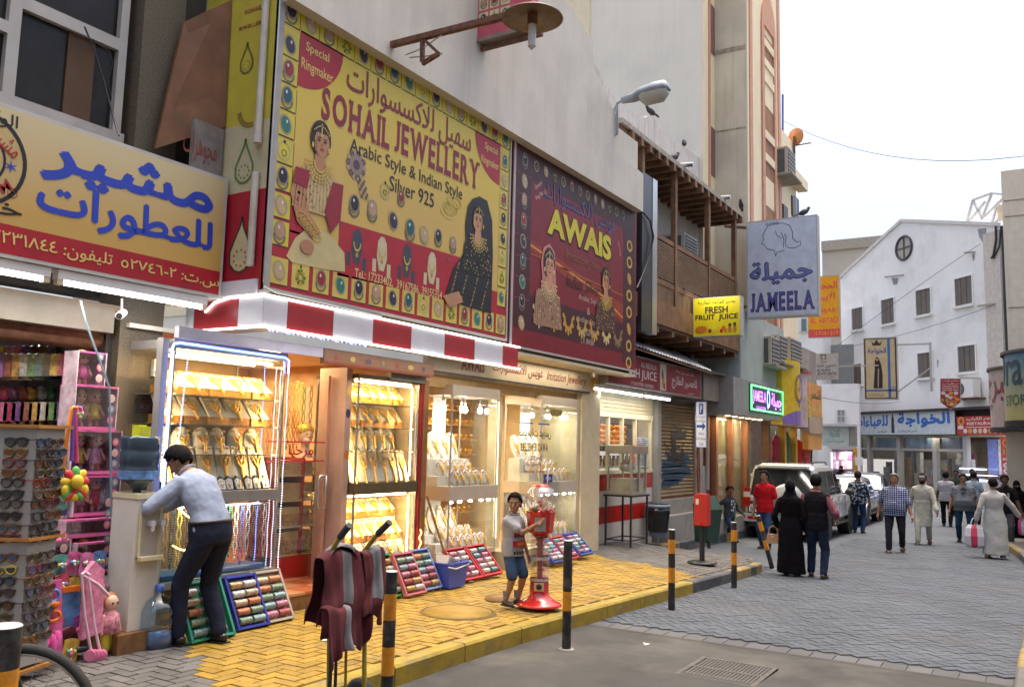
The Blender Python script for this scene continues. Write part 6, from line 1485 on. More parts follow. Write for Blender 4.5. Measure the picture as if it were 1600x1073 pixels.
part('pilaster',gbox(MB(),R_[0]-1.0,zsg,R_[0]-.02,R_[1]-.2,0,.04),mat('cream_pilaster',(.55,.5,.45),.8,streak=.3),t)
mb=MB();
for p,q in((L_,A_),(A_,R_)):mb.bar(gpt(p[0],p[1]+.04,.02),gpt(q[0],q[1]+.04,.02),.14,.16)
part('coping',mb,mat('gable_coping',(.6,.58,.56),.7),t)
for(x0,y0,x1,y1)in((1332,481,1349,515),(1378,467,1398,506),(1432,452,1455,492),(1493,433,1520,477),(1334,569,1347,601),(1435,551,1458,590),(1498,540,1525,581)):
 a=gp(x0,(y0+y1)/2);b=gp(x1,(y0+y1)/2);c=gp((x0+x1)/2,y0);d=gp((x0+x1)/2,y1)
 w=part('window',gbox(MB(),a[0],d[1],b[0],c[1],.004,.012),mat('brown_blind',(.13,.115,.1),.6,var=.15,sc=2,streak=.4),t)
 part('frame',gbox(gbox(gbox(MB(),a[0]-.05,d[1],a[0],c[1],0,.06),b[0],d[1],b[0]+.05,c[1],0,.06),a[0]-.05,c[1],b[0]+.05,c[1]+.06,0,.06),M_gab,w)
 part('sill',gbox(MB(),a[0]-.1,d[1]-.12,b[0]+.1,d[1],0,.16),M_white,w)
 for k in(.33,.66):x=a[0]+(b[0]-a[0])*k;part('slat',gbox(MB(),x-.012,d[1],x+.012,c[1],.012,.025),M_brown,w)
c=gp(1413,387.5);r=.62
w=part('round_window',MB().prism([(c[0]+r*cos(k*pi/14),c[1]+r*sin(k*pi/14))for k in range(28)],Pg+ng*.004,ug,(0,0,1),.01,w=ng),mat('round_glass',(.38,.34,.28),.3,var=.2,sc=1),t)
mb=MB();mb.tube([gpt(c[0]+r*cos(k*pi/14),c[1]+r*sin(k*pi/14),.03)for k in range(29)],.07,6);mb.bar(gpt(c[0]-r,c[1],.03),gpt(c[0]+r,c[1],.03),.06).bar(gpt(c[0],c[1]-r,.03),gpt(c[0],c[1]+r,.03),.06)
part('frame',mb,mat('dark_round_frame',(.05,.05,.07),.5),w)
M_patch=mat('bare_plaster',(.27,.28,.29),.9,var=.25,sc=4)
for pts in(((1528,358),(1541,356),(1541,376),(1536,379),(1530,370)),((1393,434),(1404,434),(1402,444),(1396,445)),((1519,396),(1523,396),(1522,408),(1520,406)),((1542,553),(1549,553),(1548,562),(1544,566)),((1464,562),(1467,562),(1466,574),(1465,574))):
 part('bare_patch',MB().prism([gp(*p)for p in pts],Pg+ng*.003,ug,(0,0,1),.003,w=ng),M_patch,t)
for p,q in(((1385,433),(1414,430)),((1509,395),(1526,394)),((1530,478),(1557,475))):part('spout',MB().bar(gpt(*gp(*p),.1),gpt(*gp(*q),.1),.06),M_conc,t)
mb=MB().tube([gpt(*gp(1558,353),.08),gpt(*gp(1559,375),.1),gpt(*gp(1556,398),.12),gpt(*gp(1552,404),.1)],.05,6).tube([gpt(*gp(1564,353),.0),gpt(*gp(1563,385),.05),gpt(*gp(1555,404),.1)],.04,6).tube([gpt(*gp(1566,353),-.04),gpt(*gp(1570,470),-.02),gpt(*gp(1574,560),-.02)],.07,6)
solo('wall_cables',mb,M_black,'black cables hanging down the right corner of the white gable building','cables')
a0,a1=gp(1337,700)[0],gp(1580,700)[0];aS=gp(1505,700)[0]
zb=gp(1420,681)[1]
part('soffit',gbox(MB(),a0,zsg-.12,R_[0],zsg,-1.4,.5),M_dark,t)
part('front_back',gbox(MB(),L_[0],base,R_[0],zb+.2,-3.4,-3.3),mat('deep_shop',(.1,.085,.075),.8,var=.5,sc=1.5),t)
part('front_floor',gbox(MB(),L_[0],base,R_[0],-.15,-3.3,-.1),M_conc,t);part('front_ceiling',gbox(MB(),L_[0],zb,R_[0],zb+.06,-3.3,-.05),M_cream,t)
part('front_header',gbox(MB(),a0,zb+.06,R_[0],zsg-.12,-.3,-.02),M_dark,t)
for px in(1340,1357,1404,1460,1508):a=gp(px,700)[0];part('column',gbox(MB(),a-.13,-.15,a+.13,zb,-.2,.02),M_alu if px!=1340 else M_dark,t)
part('transom',gbox(MB(),a0,zb-.75,aS,zb-.62,-.15,-.05),M_alu,t)
part('shop_pane',gbox(MB(),a0,-.15,aS,zb,-.1,-.09),M_glass,t)
for i in range(4):part('striped_step',gbox(MB(),a0-.1,base+.06+i*.13,aS+.2,base+.06+i*.13+.065,.1-i*.05,.32-i*.05),M_alu,t)
part('step_core',gbox(MB(),a0-.05,base,aS+.15,-.16,-.2,.1),M_black,t)
for i in range(26):
 a=a0+.4+(aS-a0-.8)*i/25;z0=-.1;z1=z0+.7+1.4*((i*7)%5)/5
 c=[(.05,.06,.09),(.3,.3,.3),(.1,.14,.24),(.2,.12,.06),(.4,.4,.38),(.12,.03,.06),(.04,.04,.05)][(i*5)%7]
 mb=MB();gbox(mb,a,z0,a+.28,z1,-1.0-(i%3)*.6,-.8-(i%3)*.6)
 o=solo('hanging_robe',mb,mat('robe_%d'%((i*5)%7),c,.8,var=.3,sc=5,streak=.3),'%s robe, %s from left behind the far shop glass'%(('navy','grey','blue','olive','white','maroon','black')[(i*5)%7],(ORD+['seventeenth','eighteenth','nineteenth','twentieth','twenty-first','twenty-second','twenty-third','twenty-fourth','twenty-fifth','twenty-sixth'])[i]),'robe','robes behind the far shop glass')
for k,(c0,c1,col)in enumerate(((1362,1400,(.1,.2,.3)),(1408,1455,(.2,.3,.42)),(1464,1500,(.1,.13,.2)))):
 a,b=gp(c0,690)[0],gp(c1,690)[0];part('transom_poster',gbox(MB(),a,zb-.6,b,zb-.05,-.3,-.28),mat('transom_%d'%k,col,.5,var=.4,sc=2),t)
light('far_shop_light',gpt(a0+5,zb-.1,-1.5),60,(1,.86,.66),5,1)
light('far_shop_light',gpt(aS+2,zb-.1,-1.2),150,(.95,.97,1),3,.8)
q=thing('blue_lettered_sign','long white shop sign with big blue Arabic letters on the gable building','sign',tuple(gpt((a0+aS)/2,zb)))
s0,s1=gp(1335,660),gp(1502,657);z0,z1=gp(1420,680)[1],gp(1420,642)[1]
part('panel',gbox(MB(),s0[0],z0,s1[0],z1,.02,.3),M_dark,q)
pr=Print(Pg+ng*.3,ug,(0,0,1));U=lambda a,b:(s0[0]+(s1[0]-s0[0])*a,z0+(z1-z0)*b)
pr.rect(U(.008,.03),U(.992,.97),(214,222,226),0);BB=(46,110,200)
pr.text('الخواجة',U(.5,.33),U(.95,.9),BB,1,ar=True,bold=.045);pr.text('للعباءات',U(.04,.3),U(.4,.85),BB,1,ar=True,bold=.045)
pr.poly([U(.435,.1),U(.465,.1),U(.462,.7),U(.455,.82),U(.445,.82),U(.438,.7)],(40,40,50),1);pr.disc(U(.45,.84),.05,.09,(40,40,50),1,10)
pr.text('أحجبة إيطالية',U(.5,.1),U(.67,.24),(50,50,60),1,ar=True,bold=.01);pr.text('شيلات',U(.3,.1),U(.39,.22),(50,50,60),1,ar=True,bold=.01);pr.text('هاتف',U(.04,.08),U(.13,.18),(50,50,60),1,ar=True,bold=.01)
pr.build('lettering',q)
q,sp,U,W,H_,b=proj('robe_sign','brown framed hanging sign with a crown and black robed figure',35.5,1350,1402,527,624,.35,(70,50,36))
sp.rect(U(.06,.03),U(.94,.97),(206,186,146),1);sp.rect(U(.72,.03),U(.8,.97),(60,110,180),2);sp.rect(U(.06,.13),U(.94,.16),(60,110,180),2)
sp.text('الخواجة',U(.12,.72),U(.68,.84),(50,90,180),3,ar=True,bold=.03)
sp.poly([U(.28,.87),U(.52,.87),U(.56,.95),U(.48,.9),U(.4,.97),U(.32,.9),U(.24,.95)],(40,30,30),3)
sp.poly([U(.28,.18),U(.55,.18),U(.56,.4),U(.53,.55),U(.46,.66),U(.38,.69),U(.33,.62),U(.32,.45)],(24,22,26),3);sp.poly([U(.4,.2),U(.44,.2),U(.46,.5),U(.42,.5)],(170,150,130),4);sp.disc(U(.4,.64),.05*W,.02*H_,(190,150,120),4,8)
sp.text('عباءات',U(.12,.05),U(.6,.1),(60,50,50),3,ar=True);sp.text('✻',U(.8,.13),U(.95,.22),(40,70,150),3)
part('lettering',sp.mb,None,q);part('support',MB().bar((35.6,b[1]-1.2,b[3]-.3),(35.6,b[1],b[3]-.3),.06).bar((35.6,b[1]-1.15,b[3]-.25),(35.6,b[1]-1.15,b[2]+.3),.08).bar((35.6,b[1]-1.15,b[2]+1.2),(35.6,b[1],b[2]+.3),.05),M_steel,q)
x=32.5;cv=lambda px,py:onX(px,py,x)
q=thing('pennant_sign','red pointed pennant sign with white lettering and food pictures','sign',tuple(cv(1485,640)))
sp=Print((x-.03,0,0),(0,-1,0),(0,0,1),cv);P_=[(1469,591),(1501,591),(1501,628),(1485,640),(1469,628)]
mb=MB();pp=[cv(*p)for p in P_];mb.add(pp+[p+V((.08,0,0))for p in pp],[tuple(range(5)),tuple(range(9,4,-1))]+[(i,5+i,5+(i+1)%5,(i+1)%5)for i in range(5)]);part('panel',mb,M_alu,q)
sp.poly([(1470,592),(1500,592),(1500,627.5),(1485,638.5),(1470,627.5)],(166,30,46),0)
WT=(230,214,210)
for y0,y1,s,ar in((597,593.5,'مطعم وكباب',1),(601,598,'المأكولات',1),(604.5,602,'TURKISH KEBABS',0),(607.5,605.5,'BURGERS AND',0),(610.5,608.5,'GRILLED BEEF',0)):sp.text(s,(1472,y0),(1498,y1),WT,1,ar=bool(ar),bold=.03)
for px,py,col in((1474,614,WT),(1480,618,(220,220,225)),(1486,614,(230,160,40)),(1494,614,(220,220,230)),(1485,621,WT),(1491,620,(220,120,40)),(1474,625,(180,180,90)),(1478,625,(190,160,80)),(1496,624,(230,150,50)),(1487,631,(230,190,120))):sp.disc((px,py),.07,.06,col,1,9)
sp.ring((1487,630),.12,.15,(230,190,120),1,12,sq=.6);part('printed_face',sp.mb,None,q);part('support',MB().bar(cv(1500,590)+V((.05,0,0)),cv(1517,591)+V((.05,-.3,0)),.05),M_steel,q)
a,bz=gp(1518,622)
q=thing('air_conditioner','white outdoor air conditioner with round fan above the red restaurant sign','air conditioner',tuple(gpt(a,bz)))
part('case',gbox(MB(),a-.5,bz,a+.7,bz+.85,.1,.5),M_white,q);part('fan',MB().cyl(gpt(a-.15,bz+.42,.5),gpt(a-.15,bz+.42,.52),.3,n=18),mat('fan_dark',(.09,.09,.1),.5),q)
part('bracket',gbox(MB(),a-.6,bz-.06,a+.9,bz,0,.6),M_rust,q)
p0,p1=gp(1505,665),gp(1600,665);z0,z1=gp(1540,679)[1],gp(1540,650)[1]
q=thing('restaurant_sign','orange red restaurant sign with white lettering at the right end','sign',tuple(gpt(p0[0],z0)))
part('panel',gbox(MB(),p0[0],z0,p1[0],z1,.1,.35),mat('rest_red',(.5,.06,.03),.4),q)
pr=Print(Pg+ng*.35,ug,(0,0,1));U=lambda a,b:(p0[0]+(p1[0]-p0[0])*a,z0+(z1-z0)*b)
pr.rect(U(0,0),U(1,1),(190,50,30),0);pr.text('مطعم الكباب',U(.18,.72),U(.7,.95),WT,1,ar=True,bold=.03);pr.text('RESTAURANT',U(.18,.52),U(.7,.68),WT,1,bold=.04);pr.ring(U(.08,.75),.12,.2,(230,170,60),1,12)
for i in range(9):pr.disc(U(.15+i*.085,.2),.13,.12,[WT,(220,160,60),(200,210,220),(230,190,150)][i%4],1,9)
pr.rect(U(.17,.38),U(.7,.42),WT,1);pr.rect(U(.02,.3),U(.12,.5),WT,1);pr.build('lettering',q)
p0,p1=gp(1575,700)[0],gp(1593,700)[0];z0,z1=gp(1584,757)[1],gp(1584,682)[1]
q=thing('red_banner','tall red standing banner with dish pictures by the restaurant','banner',tuple(gpt(p0,z0)))
part('panel',gbox(MB(),p0,z0,p1,z1,.3,.38),mat('banner_red',(.5,.05,.03),.4),q)
pr=Print(Pg+ng*.38,ug,(0,0,1));U=lambda a,b:(p0+(p1-p0)*a,z0+(z1-z0)*b)
pr.ring(U(.45,.86),.12,.18,(230,170,60),0,12);pr.rect(U(.2,.62),U(.35,.74),(190,170,80),0);pr.rect(U(.5,.62),U(.65,.74),(200,180,90),0);pr.text('SWEETS',U(.15,.5),U(.85,.55),WT,0,bold=.05)
for i in range(4):pr.disc(U(.5,.4-i*.12),.22,.12,(220,214,210),0,12);pr.disc(U(.5,.4-i*.12),.12,.06,[(210,150,80),(80,130,160),(190,80,50),(200,180,120)][i],1,10)
pr.build('printed_face',q)
a=gp(1525,740);b=gp(1572,740)
q=thing('display_counter','white lit glass counter glowing blue outside the restaurant','counter',tuple(gpt(a[0],base)))
part('body',gbox(MB(),a[0],base,b[0],.5,.2,1.1),M_white,q);part('glass_top',gbox(MB(),a[0],.5,b[0],1.15,.3,1.0),M_glass,q);part('light_bar',gbox(MB(),a[0]+.1,1.0,b[0]-.1,1.06,.9,.95),L_mix,q)
part('shelf',gbox(gbox(MB(),a[0]+.05,.75,b[0]-.05,.77,.4,.9),a[0]+.05,.52,b[0]-.05,.56,.4,.9),lamp('blue_shelf_light',(.5,.55,1.),2.2),q)
for i in range(3):
 x=gp((1535,1550,1563)[i],710)[0];q2=part('bright_poster',gbox(MB(),x-.3,.8,x+.35,2.4,-.6,-.55),mat('bright_%d'%i,[(.2,.25,.5),(.6,.62,.6),(.55,.55,.6)][i],.5,var=.2),gb)
p=[gpt(*gp(x,y),-1.0)for x,y in((1492,350),(1500,332),(1545,332),(1559,340),(1558,350),(1540,350),(1508,340))]
q=thing('roof_frame','pale steel tank frame with a tan panel on the white roof','roof frame',p[0])
a=gp(1493,350);b=gp(1558,350);h=1.1
mb=MB()
for d0 in(-.6,-2.0):
 for A1,B1 in(((a[0],0),(a[0]+.5,h)),((a[0]+1.1,0),(a[0]+.5,h)),((b[0]-1.6,0),(b[0]-.9,h)),((b[0],0),(b[0],h*.7)),((a[0]+.5,h),(b[0]-.9,h)),((b[0]-.9,h),(b[0],h*.7)),((a[0]+.2,.1),(a[0]+1.3,h*.75)),((b[0]-1.4,.1),(b[0],h*.7))):
  mb.bar(gpt(A1[0],a[1]+A1[1],d0),gpt(B1[0],a[1]+B1[1],d0),.09)
part('struts',mb,mat('pale_steel',(.55,.53,.5),.5),q);part('panel',gbox(MB(),a[0]+1.0,a[1],a[0]+2.2,a[1]+.75,-1.6,-1.5),mat('tan_panel',(.5,.4,.28),.7),q)
# --- green lettered shop and white building to its left
xg2=44
t=thing('telos_shop','small white shop with a pale green lettered signboard left of the gable building','shop',tuple(onX(1305,745,xg2)))
cv=lambda px,py:onX(px,py,xg2)
def xbox(mb,px0,py0,px1,py1,x,d):
 a,b=onX(px0,py0,x),onX(px1,py1,x);return mb.box((x,a.y,b.z),(x+d,b.y,a.z))
part('signboard',xbox(MB(),1283,666,1327,697,xg2,.3),mat('telos_board',(.5,.56,.55),.5,var=.1),t)
sp=Print((xg2,0,0),(0,-1,0),(0,0,1),cv);GR=(90,150,140)
sp.text('TELOS',(1295,682),(1312,676),GR,0,bold=.02);sp.text('عباية',(1294,675),(1312,669),GR,0,ar=True);sp.text('للعباءات النسائية',(1290,692),(1318,686),GR,0,ar=True);part('lettering',sp.mb,None,t)
part('side_panel',xbox(MB(),1327,666,1338,697,xg2-.05,.3),M_conc,t)
part('wall',xbox(MB(),1293,697,1338,702,xg2+.1,.3),M_gab,t);part('pillar',xbox(MB(),1293,700,1299,765,xg2,.4),M_gab,t)
part('opening',xbox(MB(),1299,700,1334,765,xg2+2.5,.1),mat('telos_inside',(.16,.13,.16),.7,var=.8,sc=3),t)
part('warning_strip',xbox(MB(),1333,700,1340,755,xg2-.1,.1),mat('yellow_strip',(.6,.3,.02),.5,var=.6,sc=4),t)
part('meter_box',xbox(MB(),1336,714,1347,727,xg2-1.2,.3),M_white,t);part('awning',xbox(MB(),1281,662,1334,666,xg2-.4,1.0),mat('awning_pale',(.5,.5,.52),.6),t)
light('telos_light',cv(1315,705)+V((1,0,0)),50,(1,.9,1),2,.5)
for i in range(14):
 px=1301+(i%7)*4.4;py=712+(i//7)*14;p=onX(px,py,xg2+1.6);c=[(.5,.3,.45),(.6,.55,.6),(.3,.1,.2),(.5,.45,.3)][i%4]
 solo('shop_parcel',MB().box((p.x,p.y-.12,p.z-.2),(p.x+.2,p.y+.12,p.z+.2),None,.85),mat('parcel_%d'%(i%4),c,.7,var=.4,sc=9),'%s parcel, %s from left on the %s ledge in the green lettered shop'%(('mauve','white','plum','tan')[i%4],ORD[i%7],('upper','lower')[i//7]),'goods','goods inside the green lettered shop')
t=thing('white_back_building','low white building with a barred window behind the green lettered shop','building',tuple(onX(1310,660,47)))
part('wall',xbox(MB(),1276,600,1345,765,47,.4),M_gab,t);w=part('window',xbox(MB(),1308,640,1320,660,46.95,.05),mat('pale_pane',(.3,.33,.36),.3),t)
for px in(1308,1314,1320):part('frame',xbox(MB(),px-.6,640,px+.6,660,46.9,.05),M_white,w)
for py in(640,650,660):part('frame',xbox(MB(),1308.6,py-.5,1319.4,py+.5,46.9,.05),M_white,w)
t=thing('grey_building','plain dark grey wall standing beyond the estate sign','building',tuple(onX(1300,640,52)));part('wall',xbox(MB(),1268,540,1345,640,52,1),mat('grey_render',(.27,.28,.28),.85,var=.08),t)
t=thing('white_side_building','white building strip with dark windows beyond the cream house','building',tuple(onX(1262,560,49)));part('wall',xbox(MB(),1240,490,1284,765,49,3),M_gab,t);part('window',xbox(MB(),1252,498,1260,520,48.95,.05),mat('teal_window',(.12,.2,.24),.3),t)
t=thing('beige_building','beige concrete building top far behind the orange sign','building',tuple(onX(1320,450,75)));part('wall',xbox(MB(),1284,379,1385,640,75,9),mat('beige_far',(.52,.46,.37),.85,var=.08,sc=.3,dirt=(.35,.3,.24),damt=.3,dsc=.2),t)
part('cornice',xbox(MB(),1283,377,1386,383,74.8,.3),mat('beige_far2',(.4,.35,.28),.85),t)
# --- right side
xr_=30;M_rb=mat('right_beige',(.66,.6,.5),.85,var=.06,streak=.15)
t=thing('right_building','tall plain beige building cut by the right frame edge','building',(32,-3,-.6))
yl=onX(1570,420,xr_).y;zt=onX(1570,267,xr_).z
part('wall',MB().box((xr_,-14,-.6),(xr_+6,yl,zt)),M_rb,t)
for py in(312,337,480):z=onX(1585,py,xr_).z;part('groove',MB().box((xr_-.01,-14,z-.03),(xr_,yl-.05,z+.01)),mat('groove',(.3,.26,.21),.9),t)
part('front_low',MB().box((27.5,-8,-.6),(30,onX(1572,700,27.5).y,onX(1572,668,27.5).z)),M_rb,t)
def curved(name,label,px,X,R,zt,zb,m):
 c=onX(px,620,X);cx,cyy=X+.2,c.y-R
 q=thing(name,label,'sign',(cx,cyy,zb))
 prof=[(R,zb),(R,zt)]
 part('drum',MB().lathe(prof,48,(cx,cyy,0)),m,q);part('rim',MB().lathe([(R+.06,zt),(R+.06,zt+.08),(0.01,zt+.09)],48,(cx,cyy,0)),M_dark,q);part('underside',MB().lathe([(R+.03,zb-.12),(R+.03,zb)],48,(cx,cyy,0)),M_dark,q)
 return q,cx,cyy
def bent(q,text,cx,cyy,R,th0,z0,h,wscale,col,ar=False):
 gv,gf=glyphs(arabic(text)if ar else text,.01);x0=min(g[0]for g in gv);y0=min(g[1]for g in gv);y1=max(g[1]for g in gv)
 mb=MB().add([(cx+(R+.01)*cos(th0+(g[0]-x0)*wscale/R),cyy+(R+.01)*sin(th0+(g[0]-x0)*wscale/R),z0+(g[1]-y0)/(y1-y0)*h)for g in gv],gf,paint(col));part('lettering',mb,None,q)
zt,zb=onX(1585,556,24).z,onX(1585,658,24).z
M_org=hgrad('orange_sign_print',(.42,.4,.14),(.1,.24,.34),zb+.2,zt)
q,cx,cyy=curved('blue_yellow_drum_sign','curved blue to yellow shop fascia with grey letters at the right edge',1569,24,1.6,zt,zb,M_org)
bent(q,'Orange',cx,cyy,1.6,rad(78),zb+.55,1.15,.95,(60,84,96));bent(q,'STORE',cx,cyy,1.6,rad(105),zb+.35,.25,.35,(80,110,90))
zt,zb=onX(1556,580,28).z,onX(1556,668,28).z
q,cx,cyy=curved('pinkish_drum_sign','curved pale pink fascia with red Arabic strokes beside the blue fascia',1546,28,1.5,zt,zb,mat('drum_pink',(.48,.38,.34),.6,streak=.25))
bent(q,'البرج',cx,cyy,1.5,rad(88),zb+.5,1.2,.9,(150,60,60),True)
# --- street lamps
xl=12.55;cv=lambda px,py:onX(px,py,xl)
t=thing('wall_street_lamp','grey cobra head street lamp on a bent pipe at the parapet end','street lamp',tuple(cv(963,190)))
M_lg=mat('lamp_grey_blue',(.3,.34,.38),.45,var=.06)
h0,h1=cv(972,156),cv(1046,138);ax=(h1-h0);L=ax.length;d=ax.normalized();upv=V((0,0,1));upv=(upv-d*upv.dot(d)).normalized();sd=d.cross(upv)
def loft(mb,secs,n=14,m=None):
 vs=[]
 for s,w,zt_,zb_ in secs:
  c=h0+d*(s*L)
  for i in range(n):
   a=2*pi*i/n;q_=cos(a);vs.append(c+sd*(w*sin(a))+upv*(zt_*q_ if q_>0 else zb_*-q_))
 mb.add(vs,[(j*n+i,j*n+(i+1)%n,(j+1)*n+(i+1)%n,(j+1)*n+i)for j in range(len(secs)-1)for i in range(n)]+[tuple(range(n-1,-1,-1)),tuple(range(len(vs)-n,len(vs)))],m,True);return mb
part('housing',loft(MB(),[(0,.06,.05,-.07),(.25,.08,.07,-.09),(.4,.15,.12,-.05),(.7,.17,.16,-.03),(.92,.15,.15,-.03),(1,.08,.06,-.02)]),M_lg,t)
part('diffuser',loft(MB(),[(.38,.1,-.02,-.1),(.5,.14,-.02,-.2),(.85,.14,-.02,-.2),(.97,.08,-.02,-.1)]),mat('lamp_diffuser',(.42,.4,.34),.25,var=.1),t)
part('arm',MB().tube([h0+V((0,0,-.01)),cv(964,162),cv(959,172),cv(957,200),cv(956,208),cv(960,212),cv(964,210),cv(964,165)],.022,8),M_lg,t)
for py in(168,187):part('bracket',MB().bar(cv(951,py)+V((0,.1,0)),cv(961,py+5),.03),M_lg,t)
xo=onY(612,74,5.85).x;cv=lambda px,py:onX(px,py,xo)
t=thing('dish_street_lamp','old rusty disc street lamp on a lattice arm above the yellow billboard','street lamp',tuple(cv(612,74)))
c=cv(832,27);R=.3
part('shade',MB().lathe([(.02,.06),(R*.5,.05),(R*.97,.0),(R,-.02),(R*.95,-.015),(R*.5,.03),(.03,.04)],32,tuple(c)),mat('shade_rusty',(.2,.15,.1),.45,.3,var=.3,sc=12),t)
part('tube_bulb',MB().cyl(c+V((0,0,.03)),c+V((0,0,-.3)),.04,n=12).cyl(c+V((0,0,-.3)),c+V((0,0,-.33)),.032,.012,n=12),mat('frosted_tube',(.55,.52,.46),.2),t)
part('holder',MB().cyl(c+V((0,0,-.08)),c+V((0,0,.1)),.05,n=12),M_rust,t)
a=cv(600,72);b=c+V((0,0,.08));part('arm',MB().bar(cv(606,72),b,.06),M_rust,t)
part('strut',MB().bar(cv(660,56),cv(660,97),.04).bar(cv(660,60),cv(686,84),.03).bar(cv(686,84),cv(660,100),.04),M_rust,t)
part('wire',MB().tube([cv(634,86),cv(660,76),cv(690,55)],.008,5).tube([cv(640,90),cv(665,88),cv(692,84)],.008,5),M_steel,t)
p0=onX(1223,148,40)
solo('roof_mast',MB().cyl(onX(1223,215,40),p0,.05,n=8),mat('mast_blue',(.1,.14,.4),.5),'thin blue mast rising behind the tower edge','mast')
def wire(a,b,sag,r,lab):
 pts=[a.lerp(b,k/12)-V((0,0,sag*4*(k/12)*(1-k/12)))for k in range(13)];solo('wire',MB().tube(pts,r,5),M_black,lab,'wire')
wire(onX(1222,188,38),onX(1640,238,30),.9,.012,'long thin wire sagging across the sky from the blue mast')
wire(gpt(*gp(1316,540),.3),gpt(*gp(1540,382),.3),-.1,.012,'thin wire running up across the white gable')
wire(gpt(*gp(1316,545),.3),gpt(*gp(1560,478),.3),.2,.012,'thin wire crossing the gable between window rows')
wire(onX(1205,600,28),gpt(*gp(1420,628),.5),.3,.012,'thin wire across the street under the estate sign')
wire(onY(500,20,6.5),onY(545,-30,7.2),.0,.006,'thin wire above the yellow billboard')
# --- pigeons
def pigeon(lab,p,rz,fly=False):
 q=thing('pigeon',lab,'pigeon',tuple(p),rz,'pigeons')
 mb=MB();Rm=Matrix.Rotation(-.5,3,'Y')
 mb.ell((0,0,.1),(.13,.06,.07),None,10,8,Rm).ell((.11,0,.2),(.036,.034,.036),None,8,6).cap2((.06,0,.12),(.11,0,.19),.05,.033,None,8).ell((-.16,0,.04),(.09,.035,.014),None,8,5,Rm)
 part('body',mb,mat('pigeon_grey',(.03,.03,.04),.6,var=.3,sc=30),q,False);part('beak',MB().cyl((.14,0,.2),(.17,0,.19),.01,.002,6),M_black,q,False)
 for y in(-.02,.02):part('leg',MB().cyl((0,y,0),(0,y,.06),.006,n=5),M_rust,q,False)
pigeon('pigeon perched on the peeling parapet below the grey lamp',onY(1017,181,7.2),2.6)
pigeon('pigeon standing on the mud roof edge of the balcony',onY(1052,254,6.1),-.6)
pigeon('pigeon at the far corner of the balcony roof',onY(1158,327,6.1),3.3)
pigeon('pigeon on top of the big white sign',onX(1256,338,20.7),-1.2)
pigeon('small pigeon far along the peeling parapet',onY(1069,230,7.25),.5)
# -- STREET FURNITURE AND GOODS ON THE PAVEMENT
M_bk=mat('post_black',(.018,.018,.02),.4,var=.25,sc=12,dirt=(.22,.2,.17),damt=.45,dsc=7,bump=.2)
M_by=mat('post_orange',(.68,.27,.015),.4,var=.15,sc=9,dirt=(.05,.045,.04),damt=.55,dsc=9,bump=.2)
M_cap=mat('post_cap',(.4,.42,.45),.5,var=.2)
def bollard(label,base,h,bands,r=.041,tilt=0,tdir=0):
 t=thing('bollard',label,'bollard',base,0,'striped bollards along the kerb')
 t.rotation_euler=(0,tilt,tdir)
 z=-.02;n=16
 for m,hh in bands:
  z2=min(h,z+hh);part('band',MB().cyl((0,0,z),(0,0,z2),r,r,n,cap=False),m,t,False);z=z2
 part('cap',MB().lathe([(r,h),(r*.9,h+.006),(.001,h+.008)],n,cap=False),M_cap,t,False)
 part('base_ring',MB().lathe([(r*1.8,0),(r*1.5,.006),(r,.008)],n,cap=False),M_conc,t,False)
 return t
B5=[(M_bk,.36),(M_by,.175),(M_bk,.165),(M_by,.165),(M_bk,.3)]
bollard('nearest whole striped post, beside the jacketed hand truck',(4.45,3.62,-.15),.98,B5)
t=bollard('scuffed striped post with a torn sticker in front of the gumball machine',(7.15,3.76,-.165),.96,[(M_bk,.36),(M_by,.17),(M_bk,.6)])
part('torn_sticker',MB().prism([(.0,.58),(.02,.56),(.03,.66),(.018,.78),(.006,.76),(.01,.66),(-.016,.61)],(.004,-.043,0),(1,.35,0),(0,0,1),.003,w=(.35,-1,0)),M_by,t,False)
bollard('striped post standing before the black kerb stone',(10.06,3.88,zr(10.06)-.02),.96,B5)
bollard('striped post near the kerb corner in line with the walking boy',(12.74,3.95,zr(12.74)-.01),.95,B5)
p=onZ(1207,890,-.45)
bollard('leaning striped post knocked over towards the street by the kerb corner',(p.x,p.y,zr(p.x)),.95,B5,tilt=-.02,tdir=0).rotation_euler=(rad(-14),rad(-4),0)
pt=EYE+ray(8,978)*3.2
bollard('cropped striped post at the lower left beside the bicycle wheel',(pt.x,pt.y,pt.z-.95),.95,[(M_bk,.4),(M_by,.42),(M_bk,.16)],r=.06)
c=EYE+ray(30,1135)*3.75
t=thing('bicycle','black bicycle of which only the front wheel shows behind the left post','bicycle',(c.x,c.y,c.z-.33))
wz=.33;tor=lambda R,r,ax=0:MB().tube([(R*cos(k*pi/20),0,wz+R*sin(k*pi/20))for k in range(41)],r,8)
dirb=math.atan2(RT.y,RT.x);t.rotation_euler=(0,0,dirb)
wh=part('wheel',tor(.33,.022),mat('bike_tyre',(.02,.02,.02),.8,bump=.4,bsc=200),t,False)
part('rim',tor(.305,.008),M_steel,wh,False)
mb=MB()
for k in range(18):a=k*pi/9;mb.tube([(0,0,wz),(.3*cos(a),0,wz+.3*sin(a))],.0015,4)
part('spokes',mb,M_steel,wh,False);part('hub',MB().cyl((0,-.05,wz),(0,.05,wz),.02,n=10),M_steel,wh,False)
w2=part('wheel',MB().tube([(-1.0+.33*cos(k*pi/20),0,wz+.33*sin(k*pi/20))for k in range(41)],.022,8),MATS['bike_tyre'],t,False)
part('frame',MB().tube([(-1,0,wz),(-.62,0,.32),(-.2,0,.75),(-.72,0,.82),(-1,0,wz)],.016,7).tube([(-.62,0,.32),(-.75,0,.92)],.016,7),M_black,t,False)
